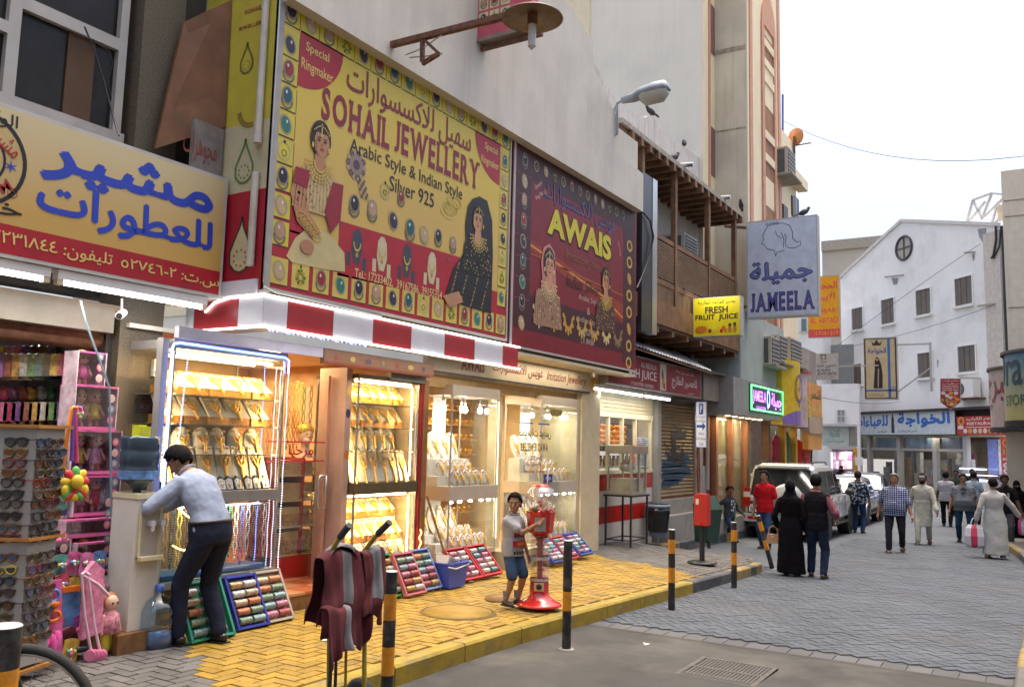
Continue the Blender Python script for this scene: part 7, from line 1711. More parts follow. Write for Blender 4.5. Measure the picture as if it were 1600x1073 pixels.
part('fork',MB().tube([(0,.06,wz),(-.05,.06,.5),(-.2,0,.78),(-.24,0,.95)],.012,6).tube([(0,-.06,wz),(-.05,-.06,.5),(-.2,0,.78)],.012,6),M_black,t,False)
part('handlebar',MB().tube([(-.3,.28,.95),(-.24,.15,.98),(-.24,-.15,.98),(-.3,-.28,.95)],.012,6),M_black,t,False);part('saddle',MB().ell((-.77,0,.95),(.13,.07,.03),None,10,6),M_black,t,False)
p=onZ(572,822,1.17)
M_hy=mat('truck_olive',(.33,.26,.03),.5,var=.2,dirt=(.1,.06,.03),damt=.6,dsc=9);M_rub=mat('rubber_grip',(.03,.035,.045),.6)
hx,hy=p.x,p.y
t=thing('hand_truck','yellow two wheeled hand truck with dark grips standing on the kerb edge','hand truck',(hx,hy+.08,0));t.rotation_euler=(0,0,rad(-8))
for s in(-1,1):
 rl=part('rail',MB().tube([(s*.13,.0,.02),(s*.13,.05,.9),(s*.13,.07,1.0),(s*.14,-.02,1.1),(s*.15,-.1,1.17)],.014,8),M_hy,t,False)
 part('grip',MB().cyl((s*.1425,-.035,1.115),(s*.152,-.125,1.19),.02,n=10),M_rub,rl,False)
 wl_=part('wheel',MB().lathe([(.03,-.025),(.1,-.028),(.125,-.018),(.125,.018),(.1,.028),(.03,.025)],22).xf(Matrix.Translation((s*.2,.12,.127))@Matrix.Rotation(pi/2,4,'Y')),MATS['bike_tyre'],t,False)
 part('hub',MB().cyl((s*.17,.12,.127),(s*.235,.12,.127),.04,n=12),M_rust,wl_,False)
for z in(.2,.5,.8,.98):part('crossbar',MB().cyl((-.13,.02+z*.04,z),(.13,.02+z*.04,z),.01,n=7),M_hy,t,False)
part('middle_rail',MB().tube([(0,.02,.1),(0,.05,.8),(0,.06,.98)],.009,6),M_hy,t,False)
part('toe_plate',MB().box((-.18,-.2,.01),(.18,.02,.022)),M_rust,t,False);part('axle',MB().cyl((-.2,.12,.127),(.2,.12,.127),.012,n=8),M_rust,t,False)
part('rope',MB().tube([(-.14,0,.62),(-.16,-.03,.4),(-.155,-.02,.1)],.012,6).tube([(-.12,-.02,.6),(-.13,-.04,.3),(-.14,-.02,.05)],.01,6),M_black,t,False)
j=thing('jacket','maroon and grey work jacket draped over the hand truck handles','jacket',(hx,hy+.08,.3));j.rotation_euler=(0,0,rad(-8));j.scale=(.88,1,1)
M_mar=mat('maroon_cloth',(.085,.009,.015),.85,var=.25,sc=9,bump=.5,bsc=300,dirt=(.2,.06,.06),damt=.25,dsc=9);M_gr=mat('grey_cloth',(.17,.17,.185),.85,var=.18,sc=9,bump=.4,bsc=300,dirt=(.18,.17,.17),damt=.5,dsc=8)
def drape(x0,x1,top,fl,bl,yoff,seed,cols,nx=26,ns=34):
 vs=[];r=random.Random(seed);ph=[r.uniform(0,6)for _ in range(4)]
 for i in range(nx+1):
  u=i/nx;x=x0+(x1-x0)*u
  for k in range(ns+1):
   s=k/ns*(fl+bl)-fl
   d=abs(s);f_=min(d/.35,1)
   fold=.02*f_*sin(u*13+ph[0]+d*3)+.012*f_*sin(u*29+ph[1]-d*5)+.012*sin(d*22+u*6+ph[2])*f_
   y=(-1 if s<0 else 1)*(.035+.05*f_)if d>.03 else s*1.3
   z=top-max(0,d-.03)*(1.0-.03*sin(u*9+ph[3]))-.03*(2*u-1)**2-.02*sin(u*6+ph[1])
   z+=(.05*sin(u*4+ph[2])+.012*sin(u*13))*(d/(fl if s<0 else bl))**2
   vs.append((x+.03*sin(d*7+ph[0])*f_-.07*d*(1-2*u)*-.3,yoff+y+(fold if s<0 else-fold),z))
 mb=MB();mb.v=[V(v)for v in vs];n=ns+1
 for i in range(nx):
  for k in range(ns):mb.f.append((i*n+k,i*n+k+1,(i+1)*n+k+1,(i+1)*n+k));mb.m.append(mb.slot(cols((i+.5)/nx,k/ns)));mb.sm.append(True)
 return mb
def solidify(o,th=.006):
 md=o.modifiers.new('s','SOLIDIFY');md.thickness=th;md2=o.modifiers.new('b','SUBSURF');md2.levels=1;md2.render_levels=1;return o
Zc=lambda mb:mb.xf(Matrix.Translation((0,0,-.3)))
solidify(part('body',Zc(drape(-.25,.17,1.02,.5,.44,.05,3,lambda u,s:M_gr if(.34<u<.52 and .2<s<.7)else M_mar)),None,j,False))
solidify(part('sleeve',Zc(drape(.06,.26,1.03,.42,.3,.03,8,lambda u,s:M_gr if .35<u<.78 and s>.12 else M_mar,16)),None,j,False))
solidify(part('lower_flap',Zc(drape(-.27,-.08,.74,.3,.1,-.04,5,lambda u,s:M_mar if u<.8 else M_gr,14,16)),None,j,False))
solidify(part('collar',Zc(drape(-.2,.12,1.045,.07,.1,.05,9,lambda u,s:M_gr if u<.6 else M_mar,16,10)),None,j,False))
p=onZ(842,945,0)
t=thing('gumball_machine','red spiral gumball machine with clear globe of coloured gumballs','gumball machine',(p.x,p.y,0),rad(-62));gum=t
M_gr_=mat('gumball_red',(.56,.018,.015),.22,var=.06,coat=.5)
part('base',MB().lathe([(.235,0),(.24,.012),(.215,.03),(.15,.06),(.1,.11),(.085,.15)],36),M_gr_,t,False)
b=part('lower_box',MB().lathe([(.1,.1),(.095,.25),(.12,.255)],6,smooth=False),M_gr_,t,False)
part('chute',MB().box((-.05,-.115,.16),(.05,-.085,.24)),mat('chute_yellow',(.55,.4,.2),.5),b,False);part('chute_hole',MB().ell((0,-.118,.205),(.03,.01,.03),None,10,6),M_black,b,False)
part('tube',MB().lathe([(.098,.255),(.098,.72)],28,cap=False),glass('acrylic',(.93,.93,.92),.3,.02),t,False)
part('collar',MB().lathe([(.101,.255),(.101,.28)],28,cap=False).lathe([(.101,.47),(.101,.5)],28,cap=False),mat('clear_ring',(.4,.38,.36),.3),t,False)
part('core',MB().cyl((0,0,.25),(0,0,.74),.03,n=14),M_gr_,t,False)
hx_=[((.062+.0)*cos(a*.35),.062*sin(a*.35),.29+a*.0056)for a in range(76)]
vs=[];
for a in range(100):
 th=a*.32;z=.28+a*.0043;vs+=[(.03*cos(th),.03*sin(th),z),(.09*cos(th),.09*sin(th),z+.004),]
part('spiral',MB().add(vs,[(2*i,2*i+1,2*i+3,2*i+2)for i in range(99)]),mat('spiral_red',(.35,.06,.04),.35),t,False)
u=part('upper_body',MB().lathe([(.03,.66),(.1,.735),(.128,.745),(.15,.93),(.155,.965),(.12,.967)],8,smooth=False),M_gr_,t,False)
part('coin_plate',MB().box((-.058,-.15,.77),(.058,-.125,.91)).xf(Matrix.Translation((0,0,0))),M_steel,u,False);part('coin_knob',MB().cyl((0,-.15,.84),(0,-.18,.84),.03,n=14).bar((-.028,-.185,.84),(.028,-.185,.84),.012),mat('knob_steel',(.4,.4,.4),.3,.8),u,False)
part('globe',MB().ell((0,0,1.09),(.17,.17,.152),None,28,18),glass('globe_glass',(.93,.93,.94),.4,.06),t,False)
part('cap',MB().lathe([(.085,1.215),(.08,1.235),(.03,1.25),(.001,1.252)],24),M_gr_,t,False);part('dispenser',MB().lathe([(.07,1.05),(.06,1.065),(.02,1.075)],18).cyl((0,0,.97),(0,0,1.06),.012,n=8),M_gr_,t,False)
gc=[(.7,.05,.04),(.75,.5,.03),(.05,.3,.08),(.05,.12,.5),(.8,.25,.04),(.7,.68,.6),(.55,.1,.3)]
for k in range(7):
 mb=MB()
 for i in range(14):a=rnd.uniform(0,6.28);r=.13*math.sqrt(rnd.random());mb.ell((r*cos(a),r*sin(a),.98+.02*rnd.random()+(.012 if r<.06 else 0)),.0135,None,7,5)
 part('gumballs',mb,mat('gum_%d'%k,gc[k],.3),t,False,kind='stuff')
 # --- water cooler, bottles
M_cool=mat('cooler_white',(.66,.64,.58),.4,var=.05,dirt=(.45,.4,.33),damt=.35);M_coolc=mat('cooler_cream',(.62,.55,.36),.4)
y0,y1=6.1,6.4;x0,x1=onY(206,880,y0).x,onY(249,880,y0).x;zt=onY(220,771,y0).z
t=thing('water_cooler','white water cooler standing on a brown stone block','water cooler',((x0+x1)/2,6.25,.15))
part('body',MB().box((x0,y0,.15),(x1,y1,zt-.04)),M_cool,t);part('top',MB().box((x0-.01,y0-.015,zt-.04),(x1+.01,y1,zt)),M_coolc,t)
za,zb_=onY(225,868,y0).z,onY(225,797,y0).z
a=part('tap_recess',MB().box((x0+.05,y0-.008,za),(x1-.04,y0,zb_)),mat('recess_grey',(.4,.37,.32),.45),t)
part('frame',MB().box((x0+.03,y0-.02,za-.02),(x0+.05,y0,zb_+.02)).box((x1-.04,y0-.02,za-.02),(x1-.02,y0,zb_+.02)).box((x0+.05,y0-.02,zb_),(x1-.04,y0,zb_+.02)),M_coolc,a)
for i,c in enumerate(((.5,.05,.05),(.05,.15,.5))):part('tap',MB().box((x0+.1+i*.09,y0-.07,zb_-.12),(x0+.14+i*.09,y0-.008,zb_-.08)).box((x0+.11+i*.09,y0-.07,zb_-.16),(x0+.13+i*.09,y0-.05,zb_-.12)),mat('tap_white',(.6,.6,.6),.4),a)
part('drip_tray',MB().box((x0+.03,y0-.07,za-.03),(x1-.02,y0-.001,za)),M_coolc,t)
solo('stone_block',MB().box((x0-.12,6.03,0),(x1+.06,6.45,.148)),M_stone,'brown stone block carrying the white water cooler','block')
def bottle(name,label,c,inv,m,r=.135,h=.42,cap=None):
 q=thing(name,label,'water bottle',tuple(c))
 prof=[(.02,0),(r*.95,.0),(r,.02),(r*.98,.1),(r*.94,.115),(r,.13),(r,.22),(r*.94,.235),(r,.25),(r,h-.12),(r*.7,h-.05),(.035,h-.01),(.03,h+.05)]
 if inv:prof=[(a,h+.05-z)for a,z in prof][::-1]
 part('shell',MB().lathe(prof,28),m,q,False)
 if not inv:
  part('cap',MB().lathe([(.036,h+.02),(.036,h+.065),(.001,h+.067)],14),mat('cap_blue',(.05,.12,.45),.4),q,False);part('water',MB().lathe([(.01,.004),(r*.93,.006),(r*.93,.13),(.01,.131)],24),mat('bottle_water',(.07,.16,.32),.1),q,False)
 part('label',MB().lathe([(r+.002,.14),(r+.002,.21)],28,cap=False),mat('bottle_label',(.12,.25,.5),.5,var=.5,sc=20),q,False)if inv else None
 return q
M_bw=glass('blue_bottle',(.6,.76,.88),.3)
M_bd=mat('dark_blue_bottle',(.035,.06,.09),.15,var=.2,spec=.6)
bottle('cooler_bottle','dark blue water bottle upside down on top of the cooler',((x0+x1)/2-.02,6.25,zt-.03),True,M_bd,r=.15,h=.43)
q=onY(215,685,6.6);t=thing('yellow_cup_box','bright yellow box on top of the dark cooler bottle','box',((x0+x1)/2-.04,6.22,zt+.44));part('body',MB().box((-.05,-.05,0),(.05,.05,.09)),mat('lime_card',(.6,.62,.03),.5,var=.15,sc=20),t,False);part('flap',MB().box((-.052,-.02,.09),(.03,.05,.1)),mat('lime_card2',(.5,.55,.02),.5),t,False)
p=onZ(256,1012,0);bottle('floor_bottle','clear blue water bottle with blue cap standing on the ground',(p.x,p.y+.1,0),False,M_bw,r=.14,h=.41)
# -- TOY SHOP AT THE LEFT EDGE
t=thing('toy_shop','dim toy shop opening crammed with hanging packets','shop',(3,8,0))
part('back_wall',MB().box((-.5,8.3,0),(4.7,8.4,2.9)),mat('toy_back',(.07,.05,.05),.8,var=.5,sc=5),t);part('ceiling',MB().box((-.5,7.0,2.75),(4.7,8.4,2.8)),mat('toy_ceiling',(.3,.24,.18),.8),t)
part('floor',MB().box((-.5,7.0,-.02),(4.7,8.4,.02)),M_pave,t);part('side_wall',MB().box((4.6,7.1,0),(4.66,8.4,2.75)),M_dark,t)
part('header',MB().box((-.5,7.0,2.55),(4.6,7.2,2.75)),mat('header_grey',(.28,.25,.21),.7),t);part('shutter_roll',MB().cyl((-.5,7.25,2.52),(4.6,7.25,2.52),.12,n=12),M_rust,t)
light('toy_shop_tube',(3.6,6.5,2.79),26,(1,.93,.82),2.6,.08);light('toy_inner_light',(2.8,7.6,2.7),3,(1,.9,.85),1,.4)
solo('inner_tube_light',MB().cyl(onY(-20,512,7.9),onY(62,537,7.9),.012,n=6),L_cool,'slim lit tube inside the toy shop ceiling','lamp')
PC=[(.35,.05,.12),(.3,.17,.04),(.04,.1,.15),(.4,.12,.2),(.15,.04,.03),(.05,.13,.05),(.4,.28,.06),(.15,.06,.18),(.28,.28,.28),(.03,.03,.04)]
PM=[mat('packet_%d'%i,c,.35,var=.6,sc=22)for i,c in enumerate(PC)]
pk=None
k=0
for rowi,(py,hgt,wid,step)in enumerate(((552,.2,.07,12),(572,.12,.12,17),(604,.12,.13,15),(628,.16,.1,13),(655,.16,.12,15),(540,.24,.08,13))):
 for px in range(-10,128,step):
  p=onY(px,py,7.5+.15*(rowi%3));i=(k*7+rowi*3)%10;k+=1
  mb=MB()
  if rowi==2:mb.ell(p+V((0,0,-.06)),(.065,.04,.065),None,9,6)
  else:mb.prism([(-wid/2,-hgt),(wid/2,-hgt),(wid/2,-.01),(.015,0),(-.015,0),(-wid/2,-.01)],p,(1,0,0),(0,0,1),.03,w=(0,1,0))
  solo('hanging_packet',mb,PM[i],'%s packet, %s from left in the %s hanging row of the toy shop'%(('crimson','amber','teal','pink','brown','green','gold','purple','grey','black')[i],ORD[(px+10)//step],('top','second','third','fourth','lowest','hindmost')[rowi]),'packet','packets hanging in the toy shop')
M_pk=mat('pink_print_card',(.62,.13,.33),.4,var=.35,sc=14);M_cel=glass('cellophane',(.95,.93,.95),.3)
skin_d=mat('doll_skin',(.68,.42,.3),.5);hair_d=mat('doll_hair',(.6,.38,.1),.6)
def doll(q,x,y,z,s,dress,sit=False,hair=None):
 b=MB().ell((x,y,z+.3*s),(.075*s,.07*s,.085*s),None,12,8).cap2((x,y,z+.24*s),(x,y,z+.12*s),.03*s,.05*s).cap2((x-.06*s,y,z+.21*s),(x-.1*s,y-.03*s,z+.11*s),.02*s,.017*s).cap2((x+.06*s,y,z+.21*s),(x+.1*s,y-.03*s,z+.11*s),.02*s,.017*s).cap2((x-.03*s,y,z+.1*s),(x-.035*s,y-.03*s,z+.01),.024*s,.02*s).cap2((x+.03*s,y,z+.1*s),(x+.035*s,y-.03*s,z+.01),.024*s,.02*s)
 part('doll',b,skin_d,q)
 part('doll_dress',MB().lathe([(.036*s,.235*s),(.058*s,.2*s),(.06*s,.14*s),(.09*s,.07*s),(.03*s,.065*s)],12,(x,y,z)),dress,q)
 part('doll_hair',MB().ell((x,y+.02*s,z+.32*s),(.085*s,.075*s,.08*s),None,12,8).ell((x,y+.05*s,z+.25*s),(.08*s,.04*s,.09*s),None,10,7),hair or hair_d,q)
 for e in(-.028,.028):part('doll_eye',MB().ell((x+e*s,y-.068*s,z+.3*s),(.012*s,.006,.015*s),None,7,5),M_bd,q)
def dollbox(label,px0,px1,py0,py1,y,d,dress,seed,n=1):
 a,b=onY(px0,py1,y),onY(px1,py0,y);q=thing('doll_box',label,'toy box',((a.x+b.x)/2,y+d/2,a.z),group='doll boxes stacked at the toy shop')
 x0,x1,z0,z1=a.x,b.x,a.z,b.z;f=.02
 part('back',MB().box((x0,y+d-.01,z0),(x1,y+d,z1)),M_pk,q);part('card_side',MB().box((x1-.01,y,z0),(x1,y+d-.01,z1)).box((x0,y,z0),(x0+.01,y+d-.01,z1)),mat('white_pink_card',(.66,.5,.56),.4,var=.35,sc=12),q)
 part('card_base',MB().box((x0+.01,y,z0),(x1-.01,y+d-.01,z0+.03)).box((x0+.01,y,z1-.015),(x1-.01,y+d-.01,z1)),M_pk,q);part('window',MB().box((x0+.01,y,z0+.03),(x1-.01,y+.003,z1-.015)),M_cel,q)
 pr=Print((0,y,0),(1,0,0),(0,0,1));r=random.Random(seed)
 for i in range(3):pr.disc((x1-.06,z0+.09+i*.09),.03,.035,[(110,160,210),(240,200,210),(230,120,170)][(i+seed)%3],0,12);pr.disc((x1-.06,z0+.09+i*.09),.018,.02,(236,190,160),1,10)
 pr.rect((x0+.012,z0+.004),(x1-.012,z0+.026),(226,120,170),0);pr.build('printed_face',q)
 for i in range(n):doll(q,x0+(x1-x0)*(i+.7)/(n+.8),y+d*.5,z0+.035,min(z1-z0,.34)/.42,dress[i%len(dress)])
DM=[mat('doll_dress_%d'%i,c,.7,var=.3,sc=20)for i,c in enumerate(((.6,.1,.3),(.3,.35,.5),(.6,.5,.05),(.65,.3,.45),(.5,.05,.08)))]
dollbox('top doll box of the stack, pale with a pink doll',118,168,552,605,6.75,.2,DM,1,1)
dollbox('second doll box from the top of the stack',113,186,605,671,6.72,.22,DM[1:],2,2)
dollbox('third doll box from the top, with two dolls',108,192,673,742,6.7,.22,DM[2:],3,2)
dollbox('fourth doll box from the top with a blue corner',112,190,742,808,6.68,.22,DM[3:],4,2)
dollbox('flat magenta doll box lying across the lower stack',100,178,808,842,6.6,.24,DM,5,1)
dollbox('baby doll box at lower left with a brown haired doll',72,112,842,896,6.5,.2,DM[3:],6,1)
dollbox('baby doll box with a yellow haired doll beside the cooler',116,178,844,900,6.55,.2,DM[2:],7,1)
a,b=onY(138,932,6.5),onY(178,896,6.5)
q=thing('toy_figure_box','red and yellow toy figure box under the doll boxes','toy box',((a.x+b.x)/2,6.6,a.z));part('body',MB().box((a.x,6.5,a.z),(b.x,6.7,b.z)),mat('red_yellow_print',(.5,.08,.03),.5,var=.7,sc=18),q);part('lid',MB().box((a.x-.003,6.497,b.z-.03),(b.x+.003,6.7,b.z)),mat('yellow_print',(.6,.4,.03),.5),q)
a,b=onY(80,990,6.55),onY(185,932,6.55);solo('stack_base',MB().box((a.x,6.6,0),(b.x,6.9,b.z-.01)),mat('dark_crate',(.1,.07,.06),.7,var=.5,sc=8),'dark crate underneath the stacked doll boxes','crate')
solo('supporting_stick',MB().tube([onY(126,470,6.6),onY(133,500,6.55),onY(171,605,6.5),onY(176,900,6.4)],.009,6),mat('grey_rod',(.2,.28,.33),.5),'thin grey blue rod running down before the doll boxes','rod')
def card(label,name,pts,y,m,extra=None,d=.02,cat='toy card'):
 P_=[onY(px,py,y)for px,py in pts];q=thing(name,label,cat,tuple(P_[0]))
 mb=MB();n=len(P_);mb.add(P_+[p+V((0,d,0))for p in P_],[tuple(range(n)),tuple(range(2*n-1,n-1,-1))]+[(i,n+i,n+(i+1)%n,(i+1)%n)for i in range(n)]);part('card',mb,m,q)
 return q
q=card('tall magenta toy card with orange rings and pink cups','toy_card',((62,1030),(98,1027),(97,905),(66,908)),6.1,M_pk)
pr=wallprint(6.1)
part('orange_ring',MB().tube([onY(83,962,6.07)+V((.05*cos(k*pi/8),0,.035*sin(k*pi/8)))for k in range(17)],.014,6),mat('toy_orange',(.75,.18,.02),.3),q);part('blue_ring',MB().tube([onY(84,930,6.07)+V((.04*cos(k*pi/8),0,.04*sin(k*pi/8)))for k in range(17)],.012,6),mat('toy_blue',(.1,.25,.6),.3),q);part('orange_star',MB().ell(onY(84,944,6.07),(.05,.02,.03),None,8,5),mat('toy_orange',(.75,.18,.02)),q)
for px,py in((68,1016),(82,1014),(88,1008)):part('pink_cup',MB().lathe([(.025,0),(.035,.06),(.02,.1)],12,tuple(onY(px,py,6.04))),mat('toy_pink',(.75,.12,.4),.2),q)
for px,c in((68,0),(85,1)):part('flower',MB().ell(onY(px,995,6.06),(.035,.015,.035),None,6,4),mat('toy_flower',(.65,.5,.05),.4),q)
q=card('blue and pink plastic bag of toys hanging behind the pink stroller','toy_bag',((98,985),(124,980),(126,925),(112,918),(98,924)),6.25,mat('bag_blue',(.1,.25,.5),.3,var=.5,sc=7),d=.06);part('header_card',MB().box(onY(98,926,6.24),onY(126,914,6.24)+V((0,.02,0))),mat('toy_orange',(.75,.18,.02)),q)
q=card('dark red and black toy bundle on the ground behind the stroller','toy_bundle',((96,1022),(135,1018),(136,985),(112,978),(97,985)),6.2,mat('bundle_dark',(.12,.03,.04),.5,var=.8,sc=12),d=.1);part('shoe',MB().ell(onY(126,1012,6.15),(.07,.05,.03),None,10,6),M_black,q)
q=thing('toy_stroller','folded pink toy stroller with round pink wheels','toy stroller',tuple(onZ(150,1028,0)))
P_=lambda px,py,y=6.05:onY(px,py,y)
m=mat('stroller_pink',(.7,.25,.4),.4,var=.3,sc=25)
part('fabric',MB().prism([(0,0),(.16,.02),(.14,.48),(.06,.56),(.0,.5)],P_(128,1000,6.1),(1,0,.1),(0,0,1),.05,w=(0,1,0)),m,q)
part('rod',MB().tube([P_(127,897),P_(132,960),P_(143,1022)],.011,6).tube([P_(138,900),P_(147,975),P_(157,1020)],.011,6).tube([P_(127,897),P_(133,893),P_(140,898)],.011,6).tube([P_(127,897),P_(152,912),P_(170,930)],.012,6),mat('rod_pink',(.75,.5,.6),.35),q)
for px in(141,147,152,158):part('wheel',MB().cyl(P_(px,1023)-V((.018,0.02,0)),P_(px,1023)+V((.018,.02,0)),.04,n=16),mat('wheel_pink',(.7,.2,.35),.35),q)
p=onZ(168,1022,0)
q=thing('standing_doll','big doll in yellow trousers and pink flowered top standing on the ground','doll',(p.x,p.y,0));x,y=p.x,p.y;sc7=lambda m:m.xf(Matrix.Translation((x,y,0))@Matrix.Scale(.76,4)@Matrix.Translation((-x,-y,0)))
part('body',sc7(MB().ell((x,y,.5),(.07,.065,.085),None,12,8).cap2((x,y,.42),(x,y,.3),.05,.06).cap2((x-.07,y,.38),(x-.1,y-.02,.22),.022,.018).cap2((x+.07,y,.38),(x+.1,y-.02,.22),.022,.018).cap2((x-.035,y,.2),(x-.04,y,.02),.03,.028).cap2((x+.035,y,.2),(x+.045,y,.02),.03,.028)),skin_d,q)
part('trousers',sc7(MB().cap2((x-.035,y,.24),(x-.045,y,.06),.052,.05).cap2((x+.035,y,.24),(x+.05,y,.06),.052,.05)),mat('doll_yellow',(.7,.58,.05),.6),q);part('top',sc7(MB().lathe([(.05,.43),(.085,.38),(.1,.22),(.08,.21)],14,(x,y,0))),mat('doll_flower',(.6,.25,.3),.7,var=.6,sc=35),q);part('hair',sc7(MB().ell((x,y+.03,.52),(.08,.06,.09),None,12,8)),mat('doll_brown',(.35,.15,.06),.7),q)
for e in(-.025,.03):part('eye',sc7(MB().ell((x+e,y-.063,.51),.011,None,7,5)),M_bd,q)
for i,(c,a,b)in enumerate((((.75,.25,.02),(97,735),(112,640)),((.2,.08,.4),(112,720),(115,645)),((.75,.08,.25),(120,722),(118,640)))):
 nm=('orange','purple','pink')[i];q=thing('toy_stick','%s toy walking stick hooked at its top'%nm,'toy stick',tuple(onY(*a,6.0)),group='hooked toy sticks');part('rod',MB().tube([onY(*a,6.0),onY(*b,6.0),onY(b[0]+3,b[1]-4,6.0),onY(b[0]+8,b[1]-3,6.0),onY(b[0]+9,b[1]+6,6.0)],.015,7),mat('stick_'+nm,c,.4),q);part('tip',MB().ell(onY(b[0]+9,b[1]+6,6.0),.02,None,8,5),mat('stick_tip',(.55,.55,.2),.4),q)
c=onY(117,752,5.9)
q=thing('flower_toy','round flower toy with red yellow and green petals','toy',tuple(c-V((0,0,.15))))
for i in range(8):a=i*pi/4;part('petal',MB().ell(c+V((.06*cos(a),0,.06*sin(a))),(.036,.02,.05),None,9,6,Matrix.Rotation(pi/2-a,3,'Y')),mat('petal_%d'%(i%3),[(.6,.04,.04),(.7,.5,.03),(.1,.4,.08)][i%3],.4),q)
part('centre',MB().ell(c+V((0,-.03,0)),(.05,.03,.05),None,10,6),mat('petal_1',(.7,.5,.03)),q)
for i in range(7):part('lower_petal',MB().ell(c+V((.075*cos(i*.52+pi),-.01,-.06+.05*sin(i*.52+pi))),(.03,.015,.042),None,8,5,Matrix.Rotation(i*.5,3,'Y')),mat('petal_%d'%((i+1)%3),(.1,.4,.08)),q)
Rh=V((RT.x,RT.y,0)).normalized();Fh=V((FW.x,FW.y,0)).normalized()
c0=onZ(34,1062,0);dp=(c0-EYE).dot(FW)
fr_=lambda px,py:EYE+ray(px,py)*dp
z1=fr_(40,668).z
u1=(Rh*1.0+Fh*.05).normalized();A0=V((fr_(-55,800).x,fr_(-55,800).y,0));W1=(fr_(45,800)-fr_(-55,800)).length
B0=A0+u1*W1;u2=(Rh*.2+Fh*.98).normalized();C0=B0+u2*.27
t=thing('sunglasses_rack','tall white two sided sunglasses rack with wooden shelf edges','display rack',(B0.x,B0.y,0))
M_rk=mat('rack_board',(.34,.33,.32),.5,var=.08)
mb=MB();
for p,q_ in((A0,B0),(B0,C0)):mb.add([p+V((0,0,.1)),q_+V((0,0,.1)),q_+V((0,0,z1)),p+V((0,0,z1))],[(0,1,2,3)])
mb.add([C0+V((0,0,.1)),A0+V((0,0,.1)),A0+V((0,0,z1)),C0+V((0,0,z1))],[(0,1,2,3)])
part('board',mb,M_rk,t)
zm=fr_(40,845).z
for z in(z1,zm,.06):
 mb=MB();tri=[A0-u1*.02-u2*.03,B0+u1*.03-u2*.03,C0+u2*.04+u1*.03];mb.add([p+V((0,0,z))for p in tri]+[p+V((0,0,z+.022))for p in tri],[(2,1,0),(3,4,5),(0,1,4,3),(1,2,5,4),(2,0,3,5)]);part('wood_edge',mb,mat('rack_wood',(.4,.18,.04),.45,var=.2),t)
def sunglass():
 q=thing('sunglasses','','sunglasses')
 fr=MB();ln=MB()
 for s in(-1,1):
  cx=s*.035;n=14
  o=[(cx+.031*cos(a)*(1 if sin(a)>0 else .9),.024*sin(a)+.002*s)for a in[2*pi*k/n for k in range(n)]]
  fr.tube([(x,0,z)for x,z in o]+[(o[0][0],0,o[0][1])],.0042,5)
  ln.add([(x,-.001,z)for x,z in o],[tuple(range(n))]);
 fr.bar((-.008,0,.01),(.008,0,.01),.006);fr.bar((-.068,0,.018),(.068,0,.018),.006)
 part('frame',fr,mat('frame_black',(.02,.018,.018),.3),q,False);part('lens',ln,mat('lens_0',(.04,.045,.06),.08,var=.1),q,False)
 for s in(-1,1):part('temple',MB().tube([(s*.068,0,.016),(s*.069,.06,.014),(s*.066,.12,-.01)],.003,5),MATS['frame_black'],q,False)
 return q
sg=sunglass();KIDS[sg.name]=list(sg.children)
FM=[MATS['frame_black'],MATS['frame_black'],mat('frame_brown',(.16,.07,.03),.3),mat('frame_gold',(.22,.15,.06),.3,.7),mat('frame_dark_brown',(.05,.025,.015),.3),MATS['frame_black'],mat('frame_red',(.2,.02,.03),.3)]
LM=[MATS['lens_0'],mat('lens_1',(.03,.03,.035),.06),mat('lens_2',(.13,.05,.02),.08),mat('lens_3',(.05,.08,.16),.06),mat('lens_4',(.1,.1,.1),.06)]
rot1=math.atan2(u1.y,u1.x);rot2=math.atan2(u2.y,u2.x);first=True
n1=ng_=V((u1.y,-u1.x,0));n2=V((u2.y,-u2.x,0))
ys=[690,707,723,739,754,772,787,806,824,840,870,889,906,924,943,961,980,998]
for i,py in enumerate(ys):
 z=fr_(20,py).z
 for f in range(3):
  p=(A0+u1*(W1*.7)+n1*.012)if f==0 else(B0+u2*(.05+.12*(f-1)+.03*(i%2))+n2*.02)
  nm=FM[(i*3+f)%7]if not(i==11 and f==0)else mat('frame_yellow',(.65,.5,.08),.35);lm=LM[(i*2+f*3+i//3)%5]
  side='on the front board' if f==0 else 'on the side board'
  lab='sunglasses, %s from top, %s of the white rack'%((ORD+['next to last','last'])[i]+' row',('front column','nearer side column','rear side column')[f])
  lab='%s %s'%({0:'dark',1:'black',2:'brown tinted',3:'blue tinted',4:'grey'}[LM.index(lm)],lab)
  if first:o=sg;first=False;o.location=(p.x,p.y,z);o.rotation_euler=(0,0,rot1);o['label']=lab;o['group']='sunglasses on the white rack'
  else:o=dup(sg,(p.x,p.y,z),rot1 if f==0 else rot2,lab,'sunglasses on the white rack')
  o.scale=(1.15,1.15,1.15)
  for ch in(KIDS[sg.name]if o is sg else[c for c in bpy.data.objects[-8:]]if False else list(o.children)):
   b_=ch.name.split('.')[0]
   if len(ch.material_slots):ch.material_slots[0].link='OBJECT';ch.material_slots[0].material=lm if b_=='lens' else nm
TC=[(.6,.12,.3),(.62,.2,.4),(.1,.22,.5),(.55,.08,.12),(.6,.4,.06),(.35,.1,.4),(.5,.5,.55),(.1,.35,.3)]
r=random.Random(12);kk=0
